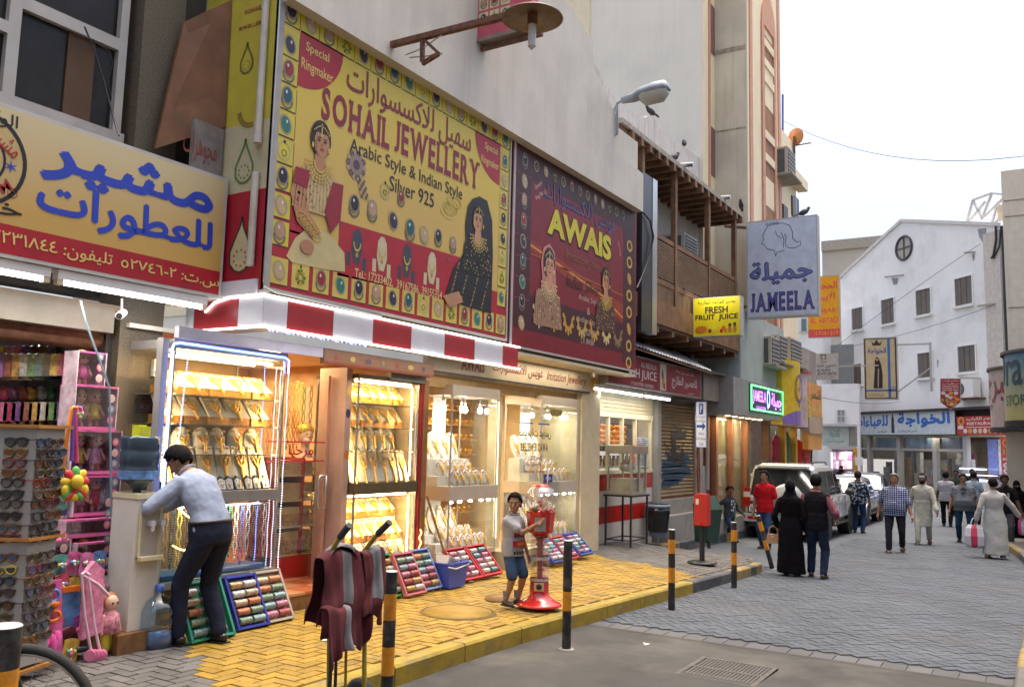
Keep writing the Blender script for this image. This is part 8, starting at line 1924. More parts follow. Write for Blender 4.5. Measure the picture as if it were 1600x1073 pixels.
for(px,py,yy,w,h)in[(84+(i%3)*15,690+(i//3)*34,6.75,.1,.17)for i in range(15)]+[(100+(i%4)*20,862+(i//4)*34,6.42,.11,.16)for i in range(12)]+[(90,960,6.2,.12,.2),(112,1000,6.15,.12,.18),(128,955,6.2,.1,.22)]:
 c=TC[kk%8];kk+=1;p=onY(px+r.uniform(-3,3),py+r.uniform(-5,5),yy+r.uniform(-.04,.04));tl=r.uniform(-.2,.2)
 q=thing('toy_pack','%s blister toy pack, %s in its row, %s'%(('pink','rose','blue','red','yellow','purple','white','teal')[(kk-1)%8],ORD[(kk-1)%3 if kk<16 else(kk-16)%4],('%s row left of the doll boxes'%ORD[(kk-1)//3])if kk<16 else('%s row under the doll boxes'%ORD[(kk-16)//4])if kk<28 else 'lowest by the ground'),'toy pack',tuple(p),0,'toy packs round the doll boxes')
 q.rotation_euler=(0,tl,0)
 part('card',MB().prism([(-w/2,-h),(w/2,-h),(w/2,-.012),(.02,0),(-.02,0),(-w/2,-.012)],(0,0,0),(1,0,0),(0,0,1),.006,w=(0,1,0)),mat('toy_card_%d'%(kk%8),c,.35,var=.45,sc=20),q,False)
 part('blister',MB().ell((0,-.012,-h*.6),(w*.36,.03,h*.26),None,10,6),M_cel,q,False)
 for e in range(3):part('toy',MB().ell(((e-1)*w*.2,-.014,-h*(.5+.12*(e%2))),(w*.12,.018,h*.1),None,8,5),mat('toy_bit_%d'%((kk+e)%5),[(.7,.1,.3),(.7,.5,.05),(.1,.3,.6),(.65,.5,.4),(.1,.45,.2)][(kk+e)%5],.4),q,False)
for(px,py),s_,nm in(((736,908),.04,'beside the red tray'),((508,1000),.03,'near the hand truck'),((1010,1006),.035,'on the asphalt before the setts')):
 p=onZ(px,py,.003 if px<900 else-.19);solo('litter',MB().add([(p.x-s_,p.y,p.z),(p.x+s_*.4,p.y-s_,p.z+.008),(p.x+s_,p.y+s_*.3,p.z+.002),(p.x,p.y+s_,p.z+.014)],[(0,1,2,3)]),M_white,'small scrap of white paper litter '+nm,'litter','paper litter')
 # -- VEHICLES
M_car=mat('car_white',(.5,.51,.53),.25,var=.04,coat=.6,dirt=(.5,.48,.44),damt=.25);M_carg=mat('car_silver',(.3,.32,.34),.25,.5,var=.05,coat=.5);M_card=mat('car_grey',(.16,.17,.19),.25,.5,var=.05,coat=.5)
M_cglass=mat('car_glass',(.02,.025,.03),.05,var=.1,spec=.8);M_tyre=mat('car_tyre',(.02,.02,.02),.85,bump=.3);M_plast=mat('car_black_plastic',(.03,.03,.033),.6)
M_tail=mat('tail_red',(.4,.01,.01),.15,coat=.6);M_tailw=mat('tail_clear',(.55,.5,.5),.15)
def car(name,label,loc,body,L,W,H,suv=True,rz=0,cat='car'):
 """local: x forward, y left, origin at rear centre on the ground"""
 t=thing(name,label,cat,loc,rz)
 w=W/2;zb=.34;belt=H*(.56 if suv else .6)
 def ring(x,hw,z0,z1,tuck=.9):
  return[(x,-hw*tuck,z0),(x,-hw,z0+(z1-z0)*.3),(x,-hw,z0+(z1-z0)*.75),(x,-hw*.96,z1),(x,hw*.96,z1),(x,hw,z0+(z1-z0)*.75),(x,hw,z0+(z1-z0)*.3),(x,hw*tuck,z0)]
 def loft(rings,m=None,smooth=False):
  n=len(rings[0]);vs=[p for r in rings for p in r]
  return MB().add(vs,[(j*n+i,(j+1)*n+i,(j+1)*n+(i+1)%n,j*n+(i+1)%n)for j in range(len(rings)-1)for i in range(n)]+[tuple(range(n)),tuple(range(len(vs)-1,len(vs)-n-1,-1))],m,smooth)
 fb=H*.53 if suv else H*.55
 st=[(0.02,.93,.5,belt*.97),(.1,.98,.42,belt),(.5,1,zb,belt),(L*.5,1,zb,belt),(L*.7,1,zb,belt),(L*.74,.99,zb,fb+.06),(L*.93,.95,.4,fb-.04),(L,.82,.48,fb-.2)]
 if not suv:st[0]=(0.02,.9,.5,belt*.92);st[1]=(.12,.97,.42,belt*.97)
 part('body',loft([ring(x,w*k,a,b)for x,k,a,b in st]),body,t,False)
 x0,x1=(.1,L*.73)if suv else(L*.12,L*.72)
 gl=[(x0,.9,belt-.01,belt,.9),(x0+(.12 if suv else .55),.86,belt-.01,H-.08,.8),(x0+(.35 if suv else 1.0),.86,belt-.01,H,.8),(L*.45,.86,belt-.01,H,.8),(L*.55,.86,belt-.01,H-.06,.8),(x1,.9,belt-.01,belt+.02,.9)]
 rings=[]
 for x,k,a,b,tk in gl:hw=w*k;rings.append([(x,-hw*1.06,a),(x,-hw*.98,a+(b-a)*.55),(x,-hw*.9,a+(b-a)*.9),(x,-hw*.7,b),(x,hw*.7,b),(x,hw*.9,a+(b-a)*.9),(x,hw*.98,a+(b-a)*.55),(x,hw*1.06,a)])
 part('cabin',loft(rings),body,t,False)
 for s in(-1,1):
  y=lambda z:s*(w*.86*(1.06-.16*((z-belt)/(H-belt))**1.2)+.006)
  zl,zh=belt+.05,H-.17
  segs=[(x0+.42,L*.3),(L*.31,L*.47),(L*.485,L*.62)]if suv else[(x0+1.0,L*.42),(L*.435,L*.58)]
  for i,(a,b)in enumerate(segs):
   bt=b-(.42 if i==len(segs)-1 else 0);at=a+(.12 if i==0 else 0)
   part('side_window',MB().add([(a,y(zl),zl),(b,y(zl),zl),(bt,y(zh),zh),(at,y(zh),zh)],[(0,1,2,3)if s<0 else(3,2,1,0)]),M_cglass,t,False)
  part('mirror',MB().ell((L*.63,s*(w+.12),belt+.08),(.08,.12,.09),None,10,6).bar((L*.63,s*w*.95,belt+.03),(L*.63,s*(w+.08),belt+.06),.04),M_plast if suv else body,t,False)
  if suv:part('roof_rail',MB().tube([(.6,s*w*.68,H+.0),(.75,s*w*.68,H+.05),(L*.42,s*w*.68,H+.05),(L*.46,s*w*.68,H-.01)],.018,6),M_plast,t,False)
  for i in range(2):part('door_handle',MB().box((L*(.36+.17*i),s*w*1.0,belt-.12),(L*(.36+.17*i)+.2,s*(w*1.0+.03),belt-.08)),body,t,False)
  part('side_trim',MB().box((L*.26,s*w*.985,.5),(L*.7,s*(w+.012),.58)),body,t,False)
  part('sill_step',MB().box((L*.27,s*w*.85,zb-.02),(L*.7,s*(w+.03),zb+.03)),M_plast,t,False)
  for i in range(3):part('door_seam',MB().box((L*(.3,.47,.64)[i]-.005,s*w*.99,zb+.12),(L*(.3,.47,.64)[i]+.005,s*(w+.003),belt)),M_plast,t,False)
  for ax in(.19,.79):
   R=.37 if suv else .31
   wh=part('wheel',MB().lathe([(R*.62,-.11),(R*.97,-.1),(R,-.05),(R,.05),(R*.97,.1),(R*.62,.11)],28).xf(Matrix.Translation((L*ax,s*(w-.1),R))@Matrix.Rotation(pi/2,4,'X')),M_tyre,t,False)
   mb=MB().lathe([(R*.62,0),(R*.6,.02),(R*.52,-.02),(.02,-.02)],24)
   for k in range(5):a=k*2*pi/5;mb.bar((.04*cos(a),.04*sin(a),.0),(R*.56*cos(a),R*.56*sin(a),.0),.06,.04)
   part('rim',mb.xf(Matrix.Translation((L*ax,s*(w-.0),R))@Matrix.Rotation(pi/2*s*-1,4,'X')@Matrix.Translation((0,0,-.02))),M_steel,wh,False)
   part('wheel_arch',MB().tube([(L*ax+(R+.06)*cos(a),s*(w+.004),R+(R+.06)*sin(a))for a in[pi*k/12 for k in range(13)]],.035,6),M_plast if suv else body,t,False)
   part('wheel_well',MB().cyl((L*ax,s*(w-.3),R),(L*ax,s*(w+.001),R),R+.05,n=24),M_plast,t,False)
 zg0,zg1=belt+.03,H-.2
 if suv:
  yy=w*.82
  part('rear_window',MB().add([(x0-.012,-yy,zg0+.0),(x0-.012,yy,zg0),(x0+.085,yy*.88,zg1+.06),(x0+.085,-yy*.88,zg1+.06)],[(0,1,2,3)][::-1]if False else[(3,2,1,0)]).add([(x0-.016,yy,zg0),(x0-.016,-yy,zg0),(x0+.08,-yy*.88,zg1+.06),(x0+.08,yy*.88,zg1+.06)],[(0,1,2,3)]),M_cglass,t,False)
  part('spoiler',MB().box((x0-.05,-w*.68,H-.1),(x0+.3,w*.68,H-.05)),body,t,False)
  part('wiper',MB().bar((x0-.03,.5,zg0+.03),(x0-.02,.0,zg0+.1),.018),M_plast,t,False)
  sp_=part('spare_wheel_cover',MB().lathe([(.39,.0),(.4,.06),(.39,.16),(.34,.2),(.02,.22)],32).xf(Matrix.Translation((.03,-.17,belt-.06))@Matrix.Rotation(-pi/2,4,'Y')),body,t,False)
  part('emblem',MB().tube([(-.012,.55+.06*cos(k*pi/8),belt-.12+.04*sin(k*pi/8))for k in range(17)],.006,5).tube([(-.012,.55+.025*cos(k*pi/8),belt-.115+.033*sin(k*pi/8))for k in range(17)],.005,5),M_steel,t,False)
  part('plate_panel',MB().box((-.006,.28,.56),(.03,.82,.92)),M_plast,t,False);pl=part('number_plate',MB().box((-.014,.36,.66),(-.004,.78,.84)),M_white,t,False)
  pr=Print((-.014,0,0),(0,-1,0),(0,0,1));pr.text('54942',(-.75,.675),(-.42,.775),(24,24,30),0,bold=.03);pr.text('BAHRAIN  البحرين',(-.75,.79),(-.42,.825),(24,24,30),0,bold=.01);part('lettering',pr.mb,None,pl,False)
  part('bumper',MB().box((-.07,-w*.97,.42),(.16,w*.97,.62)),body,t,False);part('under_bumper',MB().box((-.03,-w*.85,.3),(.3,w*.85,.42)),M_plast,t,False)
  for s in(-1,1):
   part('tail_light',MB().box((-.02,s*w*.8,belt-.25),(.16,s*w*.985,belt-.03)),M_tail,t,False);part('tail_light',MB().box((-.015,s*w*.82,belt-.03),(.16,s*w*.975,belt+.1)),M_tailw,t,False);part('tail_light',MB().box((-.01,s*w*.83,belt+.1),(.16,s*w*.96,belt+.2)),M_tail,t,False)
   part('reflector',MB().box((-.075,s*w*.6,.47),(-.068,s*w*.85,.55)),M_tail,t,False)
 else:
  yy=w*.8
  part('rear_window',MB().add([(x0-.02,yy,belt+.03),(x0-.02,-yy,belt+.03),(x0+.5,-yy*.85,H-.1),(x0+.5,yy*.85,H-.1)],[(0,1,2,3)]),M_cglass,t,False)
  for s in(-1,1):part('tail_light',MB().box((-.01,s*w*.6,belt-.2),(.2,s*w*.97,belt-.06)),M_tail,t,False)
  part('number_plate',MB().box((-.01,-.22,.62),(.02,.22,.74)),M_white,t,False);part('bumper',MB().box((-.05,-w*.95,.38),(.2,w*.95,.55)),body,t,False)
 part('windscreen',MB().add([(x1+.0,-w*.84,belt+.04),(x1,w*.84,belt+.04),(L*.55+.06,w*.68,H-.1),(L*.55+.06,-w*.68,H-.1)],[(0,1,2,3)]),M_cglass,t,False)
 for s in(-1,1):part('headlight',MB().ell((L-.1,s*w*.72,fb-.2),(.1,.16,.08),None,10,6),M_tailw,t,False)
 return t
car('parked_suv','white parked off-road car with a white spare wheel cover on its back',(21.84,5.6,zr(22)),M_car,4.8,1.88,1.86,True,0)
car('parked_car','silver saloon car parked right in front of the white off-road car',(28.0,5.65,zr(29)),M_carg,4.6,1.8,1.5,False,0)
car('parked_car','dark grey hatchback parked farthest along the shop row',(33.6,5.9,zr(34)),M_card,4.3,1.8,1.52,False,rad(2))
# -- PEOPLE
def remesh(name,mb,vox,m,par,sm=5,wr=0.,wsc=.06,cut=None):
 """one continuous surface out of overlapping volumes"""
 me=mb.mesh('tmp',None);o=bpy.data.objects.new('tmp',me);COL.objects.link(o)
 r=o.modifiers.new('r','REMESH');r.mode='VOXEL';r.voxel_size=vox
 s=o.modifiers.new('s','SMOOTH');s.factor=.5;s.iterations=sm
 if wr:
  tx=bpy.data.textures.get('folds%g'%wsc)or bpy.data.textures.new('folds%g'%wsc,'CLOUDS');tx.noise_scale=wsc;tx.noise_depth=2
  d=o.modifiers.new('d','DISPLACE');d.texture=tx;d.strength=wr;d.mid_level=.5;d.texture_coords='LOCAL'
 new=bpy.data.meshes.new_from_object(o.evaluated_get(bpy.context.evaluated_depsgraph_get()));bpy.data.objects.remove(o);bpy.data.meshes.remove(me)
 new.materials.clear();new.materials.append(m);new.polygons.foreach_set('use_smooth',[True]*len(new.polygons));new.name=name
 q=bpy.data.objects.new(name,new);COL.objects.link(q);q.parent=par;return q
def ik(a,b,l1,l2,hint):
 d=b-a;L=min(d.length,(l1+l2)*.999);dn=d.normalized();b=a+dn*L
 x=(l1*l1-l2*l2+L*L)/(2*L);h=math.sqrt(max(l1*l1-x*x,0));hv=V(hint);hv=(hv-dn*hv.dot(dn))
 hv=hv.normalized()if hv.length>1e-5 else dn.orthogonal().normalized()
 return a+dn*x+hv*h,b
def rings(mb,secs,n=18):
 """secs: (centre, right axis, front axis, half width, half depth)"""
 vs=[]
 for c,r,f,a,b in secs:
  for i in range(n):t=2*pi*i/n;vs.append(c+r*(a*cos(t))+f*(b*sin(t)))
 return mb.add(vs,[(j*n+i,j*n+(i+1)%n,(j+1)*n+(i+1)%n,(j+1)*n+i)for j in range(len(secs)-1)for i in range(n)]+[tuple(range(n-1,-1,-1)),tuple(range(len(vs)-n,len(vs)))])
SK={k:mat('skin_'+k,c,.5,var=.08,sc=12,sub=.15)for k,c in(('tan',(.36,.19,.11)),('brown',(.23,.11,.06)),('dark',(.13,.06,.035)),('fair',(.45,.27,.18)))}
HR={k:mat('hair_'+k,c,.7,spec=.12,var=.35,sc=60,bump=.5,bsc=150)for k,c in(('black',(.006,.005,.005)),('dark',(.014,.01,.008)),('grey',(.2,.19,.18)))}
M_eye=mat('eye_white',(.32,.3,.28),.35);M_iris=mat('eye_iris',(.02,.012,.008),.1);M_lip=mat('lips',(.3,.1,.08),.5)
def cloth(name,c,**k):return mat('wear_'+name,c,k.pop('r',.9),spec=.12,var=k.pop('var',.14),sc=k.pop('sc',9),bump=.25,bsc=220,**k)
def person(label,loc,rz,h=1.73,skin='tan',hair='black',top=None,sleeve='short',bottom=None,shoe=None,girth=1.,belly=0.,lean=0.,pelz=0.,fl=(0,0,0),fr=(0,0,0),hl=None,hr=None,yaw=0.,nod=0.,robe=None,veil=None,beard=False,cap=None,bald=False,shorts=False,vox=.011,untuck=.02,child=False,hip=0.,roll=0.,group=None,twist=0.):
 """local: faces +Y, its right hand is +X; hands and feet are targets as fractions of height"""
 t=thing('person',label,'person',loc,rz,group)
 H=h;hs=1.22 if child else 1.
 ph=(.505 if not child else .48)*H+pelz*H;P=V((hip*H,0,ph))
 pts=[];p=P.copy();N=14;L=(.335 if not child else .33)*H;ax=[]
 for i in range(N+1):
  k=i/N;a=lean*min(1,k*1.6+.15);d=V((sin(roll)*k,sin(a),cos(a))).normalized();pts.append(p.copy());ax.append((V((cos(twist*k),sin(twist*k),0)),V((-sin(twist*k)*cos(a),cos(twist*k)*cos(a),-sin(a))),d));p=p+d*(L/N)
 def sp(k):i=max(0,min(N,k*N));j=min(int(i),N-1);f=i-j;return pts[j].lerp(pts[j+1],f),ax[j]
 G=girth
 prof=[(-.07,.07,.055),(0,.098,.072),(.12,.098,.072),(.3,.084,.062),(.5,.094,.068),(.68,.103,.07),(.8,.099,.062),(.88,.078,.052),(.95,.05,.044),(1.0,.036,.038)]
 def torso(inf,k0=-1,k1=2,hem=None):
  out=[]
  for k,w,d in prof:
   if k<k0 or k>k1:continue
   c,(r,f,u)=sp(max(k,0));c=c+u*(min(k,0)*L)
   b=belly*math.exp(-((k-.25)/.25)**2)
   GG=G if k<.6 else G**.7;out.append((c+f*(b*H*.5),r,f,(w*GG)*H*(.97 if child else 1)+inf+b*H*.25,(d*G+b*.5)*H+inf))
  return out
 body=MB();rings(body,torso(0))
 cN,(rN,fN,uN)=sp(1.0)
 hc=cN+uN*(.072*H*hs)+fN*(.012*H);Rh_=Matrix.Rotation(rz*0+yaw,3,'Z')@Matrix.Rotation(-nod,3,'X');s=H*hs
 E_=lambda x,y,z:hc+Rh_@V((x*s,y*s,z*s))
 body.cap2(sp(.9)[0],hc-uN*.02*H,.034*H*(.9 if child else 1),.031*H)
 body.ell(E_(0,-.004,.012),(.0435*s,.053*s,.054*s),None,18,12,Rh_).ell(E_(0,.012,-.03),(.034*s,.038*s,.036*s),None,14,10,Rh_).ell(E_(0,.03,-.052),(.015*s,.014*s,.012*s),None,10,6,Rh_)
 body.cap2(E_(0,.046,.01),E_(0,.058,-.014),.0055*s,.0085*s).ell(E_(0,.043,.018),(.03*s,.008*s,.006*s),None,10,6,Rh_).ell(E_(0,.042,-.034),(.014*s,.008*s,.008*s),None,8,6,Rh_)
 for e in(-1,1):body.ell(E_(e*.045,-.006,-.002),(.006*s,.013*s,.018*s),None,8,8,Rh_).ell(E_(e*.025,.036,-.012),(.012*s,.01*s,.011*s),None,8,6,Rh_)
 l1,l2=.17*H,.15*H;sh=[];wr=[];el=[]
 cS,(rS,fS,uS)=sp(.79)
 for e,tg in((-1,hl),(1,hr)):
  a=cS+rS*(e*.1*H*G**.6*(.93 if child else 1))+uS*(.0*H)
  tgt=V(tg)*H if tg else V((e*.155*G*H,.02*H,.46*H))
  m_,b=ik(a,tgt,l1,l2,(e*.5,-1,-.2));sh.append(a);el.append(m_);wr.append(b)
  body.cap2(a,m_,.032*H*G**.5,.025*H*G**.5).cap2(m_,b,.0255*H*G**.5,.0165*H)
  fd=(b-m_).normalized();side=fd.cross(V((0,0,1)));side=(side if side.length>.2 else V((1,0,0))).normalized();pn=fd.cross(side).normalized()
  pw=V((0,1,0));pw=(pw-fd*pw.dot(fd));pw=pw.normalized()if pw.length>.3 else side
  pn=fd.cross(pw).normalized()*(-e)
  body.cap2(b,b+fd*.045*H*.9,.0165*H,.018*H,None,8).cap2(b+fd*.02*H+pw*.012*H,b+fd*.05*H+pw*.014*H,.013*H,.012*H,None,8)
  fr_=max(.0058*H,.0085 if vox<.009 else .0095)
  for q,(o,ll)in enumerate(((.019,.036),(.007,.041),(-.006,.038),(-.018,.03))):
   k0=b+fd*.05*H+pw*o*H;k1=k0+(fd+pn*.35).normalized()*ll*.55*H;k2=k1+(fd*.6+pn*.8).normalized()*ll*.6*H
   body.cap2(k0-fd*.01*H,k1,fr_,fr_*.95,None,6).cap2(k1,k2,fr_*.95,fr_*.85,None,6)
  k0=b+fd*.018*H+pw*.018*H;k1=k0+(fd*.7+pw*.8+pn*.4).normalized()*.028*H
  body.cap2(k0,k1,fr_*1.15,fr_,None,6).cap2(k1,k1+(fd+pn*.5).normalized()*.022*H,fr_,fr_*.85,None,6)
 t1=ph*.5;an=.043*H;feet=[];kn=[];hp=[]
 c0,(r0,f0,u0)=sp(0)
 for e,fo in((-1,fl),(1,fr)):
  a=c0+r0*(e*.052*H*G)-V((0,0,.02*H));b=V((e*.058*H*G+fo[0]*H,fo[1]*H,an+fo[2]*H));tl=(ph-an)*.505
  kx_,b=ik(a,b,tl,tl,(e*.12,1,0));hp.append(a);kn.append(kx_);feet.append(b)
  LK=.8 if(bottom and not shorts)else 1;body.cap2(a,kx_,.052*H*G**.5*LK,.033*H*LK).cap2(kx_,b,.0335*H*LK,.02*H).ell(kx_.lerp(b,.3)-V((0,.005*H,0)),(.032*H*LK,.034*H*LK,.06*H),None,10,8)
  FK=1 if isinstance(shoe,tuple)else .6;body.cap2(b+V((0,-.012*H,-.022*H)),b+V((0,.07*H,-.028*H)),.02*H*FK,.015*H*FK,None,8)
 sk=SK[skin]
 remesh('body',body,vox,sk,t,4)
 for e in(-1,1):
  ey=part('eye',MB().ell(E_(e*.019,.0445,.003),.0055*s,None,10,8),M_eye,t,False);part('iris',MB().ell(E_(e*.019+.001,.0482,.003),.0036*s,None,8,6),M_iris,ey,False)
  part('eyebrow',MB().tube([E_(e*.009,.0525,.0145),E_(e*.02,.052,.0185),E_(e*.03,.046,.0155)],.0024*s,5),HR['black' if hair=='grey' else hair],t,False)
 part('lips',MB().ell(E_(0,.0505,-.034),(.0125*s,.004*s,.0034*s),None,10,5,Rh_),M_lip,t,False)
 if beard:remesh('beard',MB().ell(E_(0,.028,-.047),(.033*s,.03*s,.026*s),None,12,8,Rh_).cap2(E_(-.033,.01,-.03),E_(-.02,.036,-.05),.012*s,.016*s).cap2(E_(.033,.01,-.03),E_(.02,.036,-.05),.012*s,.016*s).cap2(E_(-.014,.052,-.025),E_(.014,.052,-.025),.004*s,.004*s),.008,HR['black' if hair=='grey' else hair],t,2,.006,.02)
 if not veil:
  mb=MB();n,m_=22,13;vs=[];fs=[]
  for j in range(m_+1):
   for i in range(n):
    th=pi*j/m_*.74;a=2*pi*i/n;d=V((sin(th)*cos(a),sin(th)*sin(a),cos(th)))
    rr=1.09+.05*rnd.random()*(1 if j>1 else .2);vs.append(E_(d.x*.0445*rr,d.y*.0545*rr-.005,.014+d.z*.0555*(rr+.03)))
  def hairy(i,j):
   a=2*pi*(i+.5)/n;th=(j+.5)/m_*.74*180;f=sin(a)
   lim=52 if f>.5 else(78 if f>.1 else(98 if f>-.3 else 133))
   return th<lim
  fs=[(j*n+i,j*n+(i+1)%n,(j+1)*n+(i+1)%n,(j+1)*n+i)for j in range(m_)for i in range(n)if hairy(i,j)]
  if not bald:
   mb.add(vs,fs,None,True);o=part('hair',mb,HR[hair],t,False);md=o.modifiers.new('s','SOLIDIFY');md.thickness=.008*s;md.offset=-1
  else:mb.add(vs,[f for f in fs if f[0]//n>6],None,True);o=part('hair',mb,HR[hair],t,False)
 if cap:part('cap',MB().lathe([(.047*s,0),(.048*s,.02*s),(.04*s,.042*s),(.02*s,.052*s),(.001,.054*s)],20).xf(Matrix.Translation(E_(0,-.006,.02))@Rh_.to_4x4()@Matrix.Scale(1.14,4,(0,1,0))),cap,t,False)
 iw=.011 if H>1.4 else .009
 if robe:
  mb=MB();z0=robe[1]*H;secs=[]
  hemw,hemd=robe[2]*H,robe[3]*H;mid=(feet[0]+feet[1])/2
  for k in range(7):
   u=k/6;c=V((mid.x*(1-u)+P.x*u,mid.y*(1-u)*.9+0,z0+(ph-z0)*u));secs.append((c,V((1,0,0)),V((0,1,0)),hemw*(1-u)+(.106*G*H+.02)*u,hemd*(1-u)+(.085*G+belly*.4)*H*u+.01))
  rings(mb,secs+torso(.018,.1));
  for e in(0,1):mb.cap2(sh[e],el[e],.04*H,.036*H).cap2(el[e],el[e].lerp(wr[e],.96),.036*H,.034*H)
  if robe[4:]:
   for e in(0,1):mb.cap2(hp[e],kn[e],.06*H,.05*H).cap2(kn[e],kn[e].lerp(feet[e],.8),.05*H,.05*H)
  remesh('robe',mb,.013,robe[0],t,7,.028,.2)
 if veil:
  mb=MB().ell(E_(0,-.01,.012),(.054*s,.066*s,.066*s),None,16,12,Rh_)
  rings(mb,[(sp(.72)[0],rS,fS,.125*H,.085*H),(sp(.88)[0],rS,fS,.118*H,.075*H),(sp(.96)[0],rS,fS,.075*H,.06*H),(hc-uN*.03*H,rS,fS,.052*H,.055*H)]);remesh('headscarf',mb,.012,veil,t,5,.02,.05)
 if top:
  mb=MB();lo=torso(iw+untuck,0 if untuck<.015 else-.05,.955);rings(mb,lo)
  if untuck>.015:c,(r,f,u)=sp(0);rings(mb,[(c-u*.05*H,r,f,.104*G*H+untuck,(.076*G+belly*.2)*H+untuck),(c+u*.1*H,r,f,.1*G*H+untuck,(.076*G+belly*.45)*H+untuck)])
  for e in(0,1):
   w0=.031*H*G**.5+iw+.004;w1=.025*H*G**.5+iw+.006
   mb.ell(sh[e],w0*1.02,None,12,8)
   if sleeve=='short':mb.cap2(sh[e],sh[e].lerp(el[e],.62),w0,w1+.012)
   elif sleeve=='elbow':mb.cap2(sh[e],sh[e].lerp(el[e],.97),w0,w1+.008)
   elif sleeve=='long':mb.cap2(sh[e],el[e],w0,w1).cap2(el[e],el[e].lerp(wr[e],.93),w1,.02*H+iw)
  if sleeve=='vest':remesh('waistcoat',mb,.012,top[0],t,5,.018,.06)
  else:remesh('shirt',mb,.012,top[0]if isinstance(top,tuple)else top,t,5,.02,.1)
  if sleeve=='vest':
   mb=MB()
   for e in(0,1):w0=.032*H+iw+.002;mb.cap2(sh[e],el[e],w0,.036*H).cap2(el[e],el[e].lerp(wr[e],.5),.036*H,.032*H)
   remesh('shirt_sleeves',mb,.012,top[1],t,4,.02,.05)
  cl_=MB().tube([sp(.965)[0]+rN*(.047*H*cos(a))+fN*(.046*H*sin(a)+.006*H)+uN*(.012*H-.012*H*sin(a))for a in[2*pi*k/16 for k in range(17)]],.008,6);part('collar',cl_,top[1]if isinstance(top,tuple)else top,t,False)
 if bottom:
  tk=.02 if untuck<.015 else .006;mb=MB();c,(r,f,u)=sp(0)
  rings(mb,[(c-V((0,0,.045*H)),r,f,.095*G*H+tk,(.068+belly*.1)*G*H+tk),(c,r,f,.1*G*H+tk,(.075+belly*.3)*G*H+tk),(c+u*.06*H,r,f,.1*G*H+tk,(.075+belly*.45)*G*H+tk)])
  for e in(0,1):
   if shorts:mb.cap2(hp[e],kn[e].lerp(hp[e],.12),.06*H,.056*H)
   else:mb.cap2(hp[e],kn[e],.056*H*G**.5+.006,.043*H).cap2(kn[e],kn[e].lerp(feet[e],.93),.043*H,.037*H)
  remesh('trousers',mb,.012,bottom,t,5,.02,.11)
  if untuck<.015:part('belt',MB().tube([c+u*.06*H+r*((.1*G*H+.015)*cos(a))+f*(((.075+belly*.45)*G*H+.012)*sin(a))for a in[2*pi*k/24 for k in range(25)]],.014,6),M_black,t,False)
 for e in(0,1):
  b=feet[e];tilt_=(fl,fr)[e][2]
  F=V((0,cos(tilt_*5),-sin(tilt_*5)))if tilt_>.01 else V((0,1,0));tw=(-1,1)[e]*.15;F=Matrix.Rotation(-tw,3,'Z')@F;Uu=V((0,0,1))
  m_=shoe or M_black
  mb=MB().cap2(b-F*.02*H-Uu*.018*H,b+F*.03*H-Uu*.022*H,.025*H,.025*H).cap2(b+F*.03*H-Uu*.024*H,b+F*.09*H-Uu*.03*H,.024*H,.017*H)
  if isinstance(m_,tuple):
   mb=MB().prism([(-.024*H,-.05*H),(.024*H,-.05*H),(.03*H,.06*H),(.02*H,.105*H),(-.015*H,.105*H),(-.028*H,.06*H)],b-Uu*.043*H,(F.y,-F.x,0),F,.012*H,w=(0,0,1));sd=part('sandal',mb,m_[0],t,False)
   part('strap',MB().tube([b+F*.05*H+V((F.y,-F.x,0))*(x*.03*H)+Uu*((-.036+.03*(1-x*x))*H)for x in(-1,-.6,0,.6,1)],.008*H,5),m_[0],sd,False)
  else:
   remesh('shoe',mb,.009,m_,t,3);
   part('sole',MB().prism([(-.026*H,-.045*H),(.026*H,-.045*H),(.029*H,.06*H),(.016*H,.108*H),(-.016*H,.108*H),(-.029*H,.06*H)],b-Uu*.045*H,(F.y,-F.x,0),F,.01*H,w=(0,0,1)),M_black,t,False)
 t['w']=0;del t['w']
 return t,wr,E_
def at(px,py,z):p=onZ(px,py,z);return(p.x,p.y,z)
AW=rad(-90)
TO=rad(90)
jean=cloth('dark_jeans',(.02,.03,.06));jean2=cloth('blue_jeans',(.03,.06,.13));blk=cloth('black',(.012,.011,.012));navy=cloth('navy',(.02,.024,.045));charc=cloth('charcoal',(.035,.034,.04))
abaya=cloth('abaya',(.005,.0045,.006),r=.9)
shoe_b=mat('shoe_black',(.012,.011,.011),.25);shoe_br=mat('shoe_brown',(.07,.04,.025),.5);sand=(mat('sandal_brown',(.06,.035,.02),.6),);shoe_g=mat('shoe_grey',(.05,.05,.055),.6)
